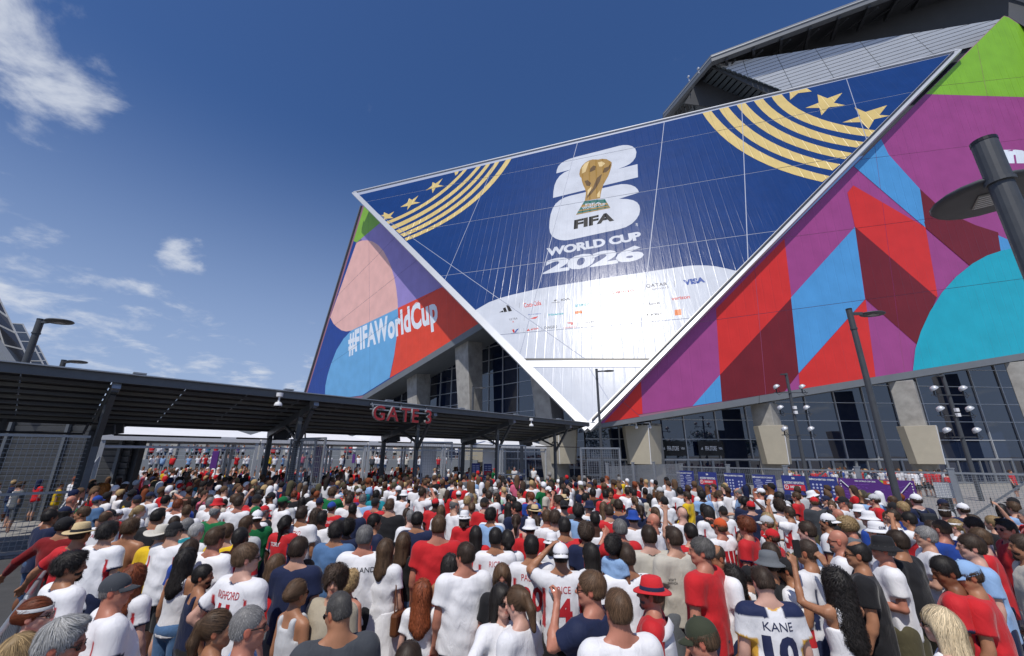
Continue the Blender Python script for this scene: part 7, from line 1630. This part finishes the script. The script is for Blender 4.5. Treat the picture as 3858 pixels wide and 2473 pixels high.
# bags
def bag(rec, side, col, lab, z=.92):
    bpy.context.view_layer.update(); w = rec['o'].matrix_world @ Vector((.24 * side, -.02, z)); o = empty('shoulder_bag', w, rec['o'].rotation_euler.z); tag(o, lab, 'bag')
    b = MB(); b.box((0, 0, 0), (.09, .24, .22)); b.build('bag_body', mat('bag_leather', col, .5), o, bevel=.03); s = MB(); s.path([(0, -.10, .1), (-.03 * side, -.05, .35), (-.10 * side, .0, .54)], .008); s.path([(0, .10, .1), (-.03 * side, .06, .35), (-.10 * side, .0, .54)], .008); s.build('strap', mat('bag_strap', col, .5), o)
for rec in PEOPLE:
    if rec['label'] and 'white T-shirt and white skirt' in rec['label']: bag(rec, 1, C_('#6b3f22', .8), 'brown leather bag hanging beside the white skirt')
    if rec['label'] and 'black top and jeans' in rec['label']: bag(rec, 1, C_('#b9ad9a', .8), 'pale shoulder bag on the person in black top and jeans')
    if rec['label'] and 'big tall person in plain red' in rec['label']: bag(rec, 1, C_('#b52f57', .7), 'clear bag with pink things beside the tall red T-shirt', .86)

# ------------------------------------------------------------------ the rest of the queue, nearest first; the far crowd as one mass
def lerp_tab(x, tab):
    a, b = zip(*tab); return float(np.interp(x, a, b))
def in_queue(x, y):
    p = Vector((x, y, 0)); r = p - Vector((GA.x, GA.y, 0)); t, w = r.dot(ge), r.dot(gn)
    u, v = proj((x, y, 1.65))
    if u < -200 or u > 4100 or v > 2480: return None
    left = lerp_tab(v, ((1780, 430), (1830, 330), (1900, 215), (1950, 160), (2050, 90), (2200, 10), (2480, -200)))
    if u < left: return None
    ut, vt = proj((x, y, 1.80))
    if vt < lerp_tab(ut, ((0, 1772), (2000, 1784), (2400, 1790), (2600, 1810), (3100, 1818), (3300, 1832), (3500, 1858), (3858, 1866))): return None
    rf = (p - FC).dot(fn)
    if rf < .9: return None
    if x > 3.5 and y > 20.5 + (x - 4.6) * 1.25: return None
    if w > 6.2 and t < 25: return None
    for pt in FR:
        for pw in (1.5, 4.7):
            if (t - pt) ** 2 + (w - pw) ** 2 < .16: return None
    if t > 2 and w > .0 and RNG.random() < .25: return None
    return t, w
taken = [(r['x'], r['y']) for r in PEOPLE]
cand = []
gridn = {}
def near(x, y, d):
    i, j = int(x // 1), int(y // 1)
    return any((x - a) ** 2 + (y - b) ** 2 < d * d for p in (-1, 0, 1) for q in (-1, 0, 1) for a, b in gridn.get((i + p, j + q), ()))
for a, b in taken: gridn.setdefault((int(a // 1), int(b // 1)), []).append((a, b))
pts = []
for _ in range(26000):
    Y = 7.4 + 20.5 * RNG.random() ** .8; X = (RNG.random() * 2 - 1) * 1.32 * Y
    if near(X, Y, .62 + .17 * math.sin(X * 1.3 + 1.7 * math.sin(Y * .7)) * math.cos(Y * .9 + X * .4)): continue
    if in_queue(X, Y) is None: continue
    u, v = proj((X, Y, 1.65))
    if v > 1990 and 60 < u < 3800 and Y < 8.2: continue
    pts.append((X, Y)); gridn.setdefault((int(X // 1), int(Y // 1)), []).append((X, Y))
pts.sort(key=lambda p: p[0] ** 2 * .6 + p[1] ** 2)
NI = 300 - len(PEOPLE)
SHC = ['white'] * 62 + ['red'] * 21 + ['navy'] * 8 + ['black'] * 9 + ['blue'] * 4 + ['lightblue'] * 4 + ['grey'] * 3 + ['darkgrey'] * 2 + ['yellow'] * 2 + ['green'] * 2 + ['cream'] * 3 + ['palegrey'] * 3 + ['orange'] * 2 + ['teal', 'mint', 'purple', 'pink']
MH = [('short:d', 18), ('short:k', 12), ('short:b', 12), ('fade:d', 9), ('fade:k', 7), ('buzz:d', 6), ('buzz:g', 3), ('messy:d', 6), ('messy:b', 5), ('short:g', 6), ('short:m', 4), ('thin:b', 3), ('ring:g', 3), ('curly:d', 3), ('short:y', 2), ('short:r', 1), (None, 3)]
FH = [('long:d', 6), ('long:b', 6), ('long:k', 3), ('pony:b', 9), ('pony:d', 8), ('bob:d', 4), ('bun:d', 4), ('long:y', 6), ('longwave:b', 4), ('pony:y', 4), ('updo:d', 3), ('longwave:r', 2), ('verylong:k', 2), ('braid:k', 2), ('bob:Y', 2)]
HATS = [('cap:white', 9), ('cap:navy', 6), ('cap:red', 5), ('cap:black', 6), ('bucket:white', 4), ('cap:white:back', 2), ('cap:blue', 2), ('cap:palegrey', 2), ('bucket:navy', 2), ('cap:khaki', 2), ('cap:green', 1), ('straw:strawc', 1), ('bucket:red', 1), ('cap:orange', 1), ('visor:white', 1)]
def pick(tab): return random.choices([a for a, _ in tab], [b for _, b in tab])[0]
POSES = [('down', 'down', 10), ('hip', 'down', 4), ('front', 'front', 6), ('phone', 'front', 3), ('down', 'brow', 2), ('down', 'pocket', 3), ('carry', 'up', 2)]
for X, Y in pts[:NI]:
    fem = random.random() < .27; heavy = not fem and random.random() < .16; bt = 'f' if fem else 'h' if heavy else 'm'
    yaw = math.degrees(math.atan2(-2 - X * .35 - X, 21 - Y + 4)) * .8 + random.gauss(0, 30)
    if random.random() < .13: yaw += random.choice((90, 150, -140, -90))
    la, ra, _ = random.choices(POSES, [p[2] for p in POSES])[0]
    if fem and (la, ra) in (('hip', 'down'), ('down', 'pocket')): la, ra = 'down', 'down'
    if heavy: la, ra = random.choice((('down', 'down'), ('down', 'down'), ('front', 'front')))
    hy, hp = random.choices(((0, 0), (30, 0), (-30, 0), (-30, -18), (0, -18)), (7, 2, 2, 1, 1))[0]
    if (la, ra) not in (('down', 'down'), ('front', 'front')): hy, hp = 0, 0
    if bt != 'm': hp = 0; hy = hy if bt == 'm' or la == 'down' else 0
    c = random.choice(SHC); hat = pick(HATS) if random.random() < (.40 if not fem else .18) else None
    hair = pick(FH if fem else MH)
    if hat and hair and hair.split(':')[0] in ('curly', 'bun', 'messy'): hair = 'short:' + hair.split(':')[1]
    if hat and not hair: hair = 'buzz:d'
    kd = 'tank' if fem and random.random() < .3 else 'tee'
    jm = 't' if c in ('white', 'red') and random.random() < .55 else 'w' if c in ('red', 'navy', 'blue') and random.random() < .3 else 'c'
    sk = random.choices('lprtbd', (28, 18, 24, 15, 6, 7))[0]
    if sk in 'bd' and hair: hair = hair.split(':')[0] + ':k'
    rec_o = person(X, Y, random.gauss(1.66 if fem else 1.78, .055), yaw, bt=bt, la=la, ra=ra, hy=hy, hp=hp, skin=sk, hair=hair, hat=hat, shirt=f'{kd}:{jm}:{c}', low=random.choice(('shorts:navy', 'shorts:black', 'shorts:khaki', 'trousers:black', 'jeans:jeans', 'shorts:grey')) if not fem else random.choice(('shorts:denim', 'jeans:jeans', 'skirt:white', 'shorts:black')),
           shades='s' if random.random() < .12 else None, beard=hair.split(':')[1] if (not fem and hair and random.random() < .15) else None, girth=random.uniform(.97, 1.07), mirror=random.random() < .5, px=proj((X, Y, 1.65)))
    if 'up' in (la, ra): phone(PEOPLE[-1], 1 if ra == 'up' else -1, None)
    if jm == 't' and c == 'white' and not heavy and kd == 'tee' and Y < 15 and random.random() < .5 and PEOPLE[-1]['o'].scale.x > 0: back_print(None, [(random.choice(('4', '9', '10', '7', '11', '8')), 0, 1.14, .16, .20, M_pr, .04)])
for k_, (c_, nm_) in enumerate(((C_('#1d2a52'), 'navy'), (C_('#20242a'), 'black'), (C_('#7d8288', .8), 'grey'), (C_('#b32630', .8), 'red'), (C_('#20242a'), 'dark'), (C_('#3a5ea8', .8), 'blue'))):
    cd_ = [r for r in PEOPLE[-(NI - 20):] if r['pose'][1] == 'down' and r['pose'][2] == 'down' and r['pose'][0] == 'm' and r['y'] < 13 and not r.get('bag')]
    if cd_:
        r = cd_[(k_ * 7 + 3) % len(cd_)]; r['bag'] = nm_; BAGS.append((r, backpack(r, c_, None), nm_))
# far mass: coarse figures, each still body, shirt, legs and hair, merged into one crowd
def coarse(bt, la, ra, hair, kind='tee'):
    parts = []
    F, _ = body_field(bt, la, ra, 0, 0)
    F.p = [p for p in F.p if not (p[0] == 'c' and max(p[1][2], p[1][3]) < .0142)]
    X = axis(-.5, .5, .085, [(-.1, .1, .05)]); Y_ = axis(-.30, .45, .075, [(-.12, .14, .05)]); Z = axis(-.02, 2.0, .12, [(1.5, 1.85, .055)])
    parts.append((*surface(F.grid(X, Y_, Z), X, Y_, Z), 0))
    F = shirt_field(bt, la, ra, .84, .62); X = axis(-.5, .5, .066, []); Z = axis(.76, 1.9, .075, []); parts.append((*surface(F.grid(X, Y_, Z), X, Y_, Z), 1))
    V, Q = parts[0][0], parts[0][1]; m = (V[:, 2] < .95); parts[0] = (V, Q, 0)
    F = hair_shell(hair); X = axis(-.18, .18, .048, []); Y2 = axis(-.26, .2, .048, []); Z = axis(-.4, .32, .055, []); V, Q = surface(F.grid(X, Y2, Z), X, Y2, Z); parts.append((V + NECK, Q, 2))
    return parts
PROTO = [coarse('m', 'down', 'down', 'short'), coarse('m', 'front', 'front', 'fade'), coarse('f', 'down', 'down', 'long'), coarse('h', 'down', 'down', 'short'), coarse('m', 'hip', 'down', 'messy'), coarse('f', 'down', 'up', 'pony'), coarse('m', 'down', 'brow', 'quiff')]
def mass(name, plist, label):
    VV, QQ, CC = [], [], []; nb = 0
    for X, Y, zz in plist:
        pr_ = PROTO[int(RNG.choice(7, p=(.3, .14, .2, .12, .12, .05, .07)))]; s = RNG.normal(1.0, .04) * .985; yaw = math.atan2(2 + X, 24 - Y + 6) + RNG.normal(0, .5); Rz = rotz(yaw)
        hat = RNG.random() < .28; hc = np.array(SC[random.choice(('white', 'white', 'navy', 'red', 'black', 'khaki'))] if hat else HC[random.choice('kkddddbbbmgyr')]) * 1.0
        cols = [np.array(SKIN[random.choice('lprtbd')]), np.array(SC[random.choice(SHC)]) * RNG.uniform(.9, 1.05), hc]; lowc = np.array(SC[random.choice(('navy', 'black', 'khaki', 'grey', 'jeans'))])
        for V, Q, k in pr_:
            c = np.tile(cols[k], (len(V), 1))
            if k == 0: c[(V[:, 2] < .98) & (V[:, 2] > .5) & (np.abs(V[:, 0]) < .19)] = lowc
            VV.append((V * s) @ Rz.T + np.array([X, Y, zz])); QQ.append(Q + nb); CC.append(c); nb += len(V)
    col = np.concatenate(CC); col = np.concatenate([col, np.ones((len(col), 1))], 1)
    me = np_mesh(name, np.concatenate(VV), np.concatenate(QQ), True, col); m = mat('crowd_cloth', (.5, .5, .5), .85, spec=.2); t = m.node_tree; at = N(t, 'ShaderNodeAttribute', attribute_name='paint'); L(t, at.outputs['Color'], t.nodes['Principled BSDF'].inputs['Base Color'])
    o = link(name, me, None, m); tag(o, label, 'crowd', kind='stuff')
far = [(x, y, 0) for x, y in pts[NI:]]
for _ in range(3000):                                # beyond the gate, and on the far terrace
    t = RNG.uniform(-2, 30); w = 6.2 + 26 * RNG.random() ** 1.1; q = gp(t + RNG.normal(0, 1), w, 0)
    if near(q.x, q.y, .85) or q.y > 39.5 or q.x < -30: continue
    if (Vector((q.x, q.y, 0)) - LW0).dot(Vector((LW1.y - LW0.y, -(LW1.x - LW0.x), 0)).normalized()) * (1 if True else -1) > -2.5 and False: continue
    if (q - GW0).dot(Vector((0, -1, 0))) < 2 and q.x > 6: continue
    gridn.setdefault((int(q.x // 1), int(q.y // 1)), []).append((q.x, q.y)); far.append((q.x, q.y, 0))
    if len(far) > len(pts) - NI + 300: break
for i in range(64): far.append((-50 + 46 * RNG.random(), 50.6 + 4 * RNG.random(), 2.2))
for i in range(80): far.append((-48 + 42 * RNG.random(), 41 + 8 * RNG.random(), 1.0))
for i in range(40):
    u = RNG.uniform(2950, 3400); P = at_y(u, 1785, RNG.uniform(30, 35)); far.append((P.x, P.y, 0))
mass('crowd', far, 'far crowd of supporters packed under and beyond the entrance gate')

# ------------------------------------------------------------------ labels: what each person wears, else beside what they stand
for k_, r in LM.items(): r['lm'] = k_
LMK = [(k_, r['px'], r) for k_, r in LM.items()] + [('the slim lamp post', (2262, 1700), None), ('the GATE 3 post', (1550, 1720), None), ('the purple banner', (3290, 1830), None), ('the leaning gate post', (330, 1800), None), ('the nearer red-striped board', (2984, 1830), None), ('the tall lamp post', (3370, 1870), None), ('the beige column shield', (2520, 1740), None), ('the open gate leaf', (1120, 1800), None)]
used = {}
for r in PEOPLE:
    if r['label']: r['o']['label'] = r['label']; used[r['label']] = r
def rel(r, k):
    best = sorted(((math.hypot(r['px'][0] - p[0], (r['px'][1] - p[1]) * 2.0), nm, p) for nm, p, q in LMK if q is not r))[k]
    dx, dy = r['px'][0] - best[2][0], r['px'][1] - best[2][1]
    side = '' if abs(dx) < 45 else ('left of ' if dx < 0 else 'right of '); dep = '' if abs(dy) < 16 else ('behind' if dy < 0 else 'in front')
    if dep and side: return f"{dep} and {side}{best[1]}"
    if dep == 'in front': return f'in front of {best[1]}'
    return f"{dep} {best[1]}" if dep else (f'{side}{best[1]}' if side else f'beside {best[1]}')
base = lambda r: f"person in {r['sw']}" + (f" and {r['hd']}" if any(w in r['hd'] for w in ('cap', 'hat', 'visor', 'headband')) else f" with {r['hd']}")
from collections import Counter
cnt = Counter(base(r) for r in PEOPLE if not r['label'])
for r in PEOPLE:
    if r['label']: continue
    b_ = base(r); tries = [b_] if cnt[b_] == 1 else []
    if 'ref' in r: tries = [b_ + ', beyond the right fence']
    tries += [f'{b_}, {rel(r, k)}' for k in range(7)] + [f"{'taller' if r['s'] > 1 else 'shorter'} {b_}, {rel(r, k)}" for k in range(3)] + [f"person in {r['sw']}, {rel(r, k)}" for k in range(4)] + [f"person with {r['hd']}, {rel(r, k)}" for k in range(4)] + [f"{w_} person in {r['sw']}, {rel(r, k)}" for k in range(3) for w_ in ('taller' if r['s'] > 1 else 'shorter', 'nearer' if r['y'] < 11 else 'farther')] + [f"{b_}, {'farther' if q_ else 'nearer'} one {rel(r, 0)}" for q_ in (0, 1)]
    far_ = lambda k: 'well' if sorted(math.hypot(r['px'][0] - p[0], (r['px'][1] - p[1]) * 2.0) for _, p, q in LMK if q is not r)[k] > 260 else 'just'
    tries += [f"person in {r['sw']}, {far_(k)} {rel(r, k)}" for k in range(5)]
    lb_ = next((x for x in tries if x not in used and len(x.split()) <= 16), None)
    if lb_ is None: lb_ = tries[-1]
    used[lb_] = r; r['o']['label'] = lb_
for o in [o for o in S.objects if o.name.startswith('phone') and o.parent is None and not o.get('label')]:
    r = min(PEOPLE, key=lambda r: math.hypot(r['x'] - o.location.x, r['y'] - o.location.y)); lb_ = f"phone raised by person in {r['sw']} with {r['hd']}"
    for k in range(4):
        if lb_ not in used: break
        lb_ = f"phone raised by person in {r['sw']}, {rel(r, k)}"
    used[lb_] = r; o['label'] = lb_
for r, o, nm_ in BAGS: o['label'] = f"{nm_} backpack on person in {r['sw']}, {rel(r, 0)}"
for r in PEOPLE: r['o']['group'] = 'supporters queuing outside the stadium'
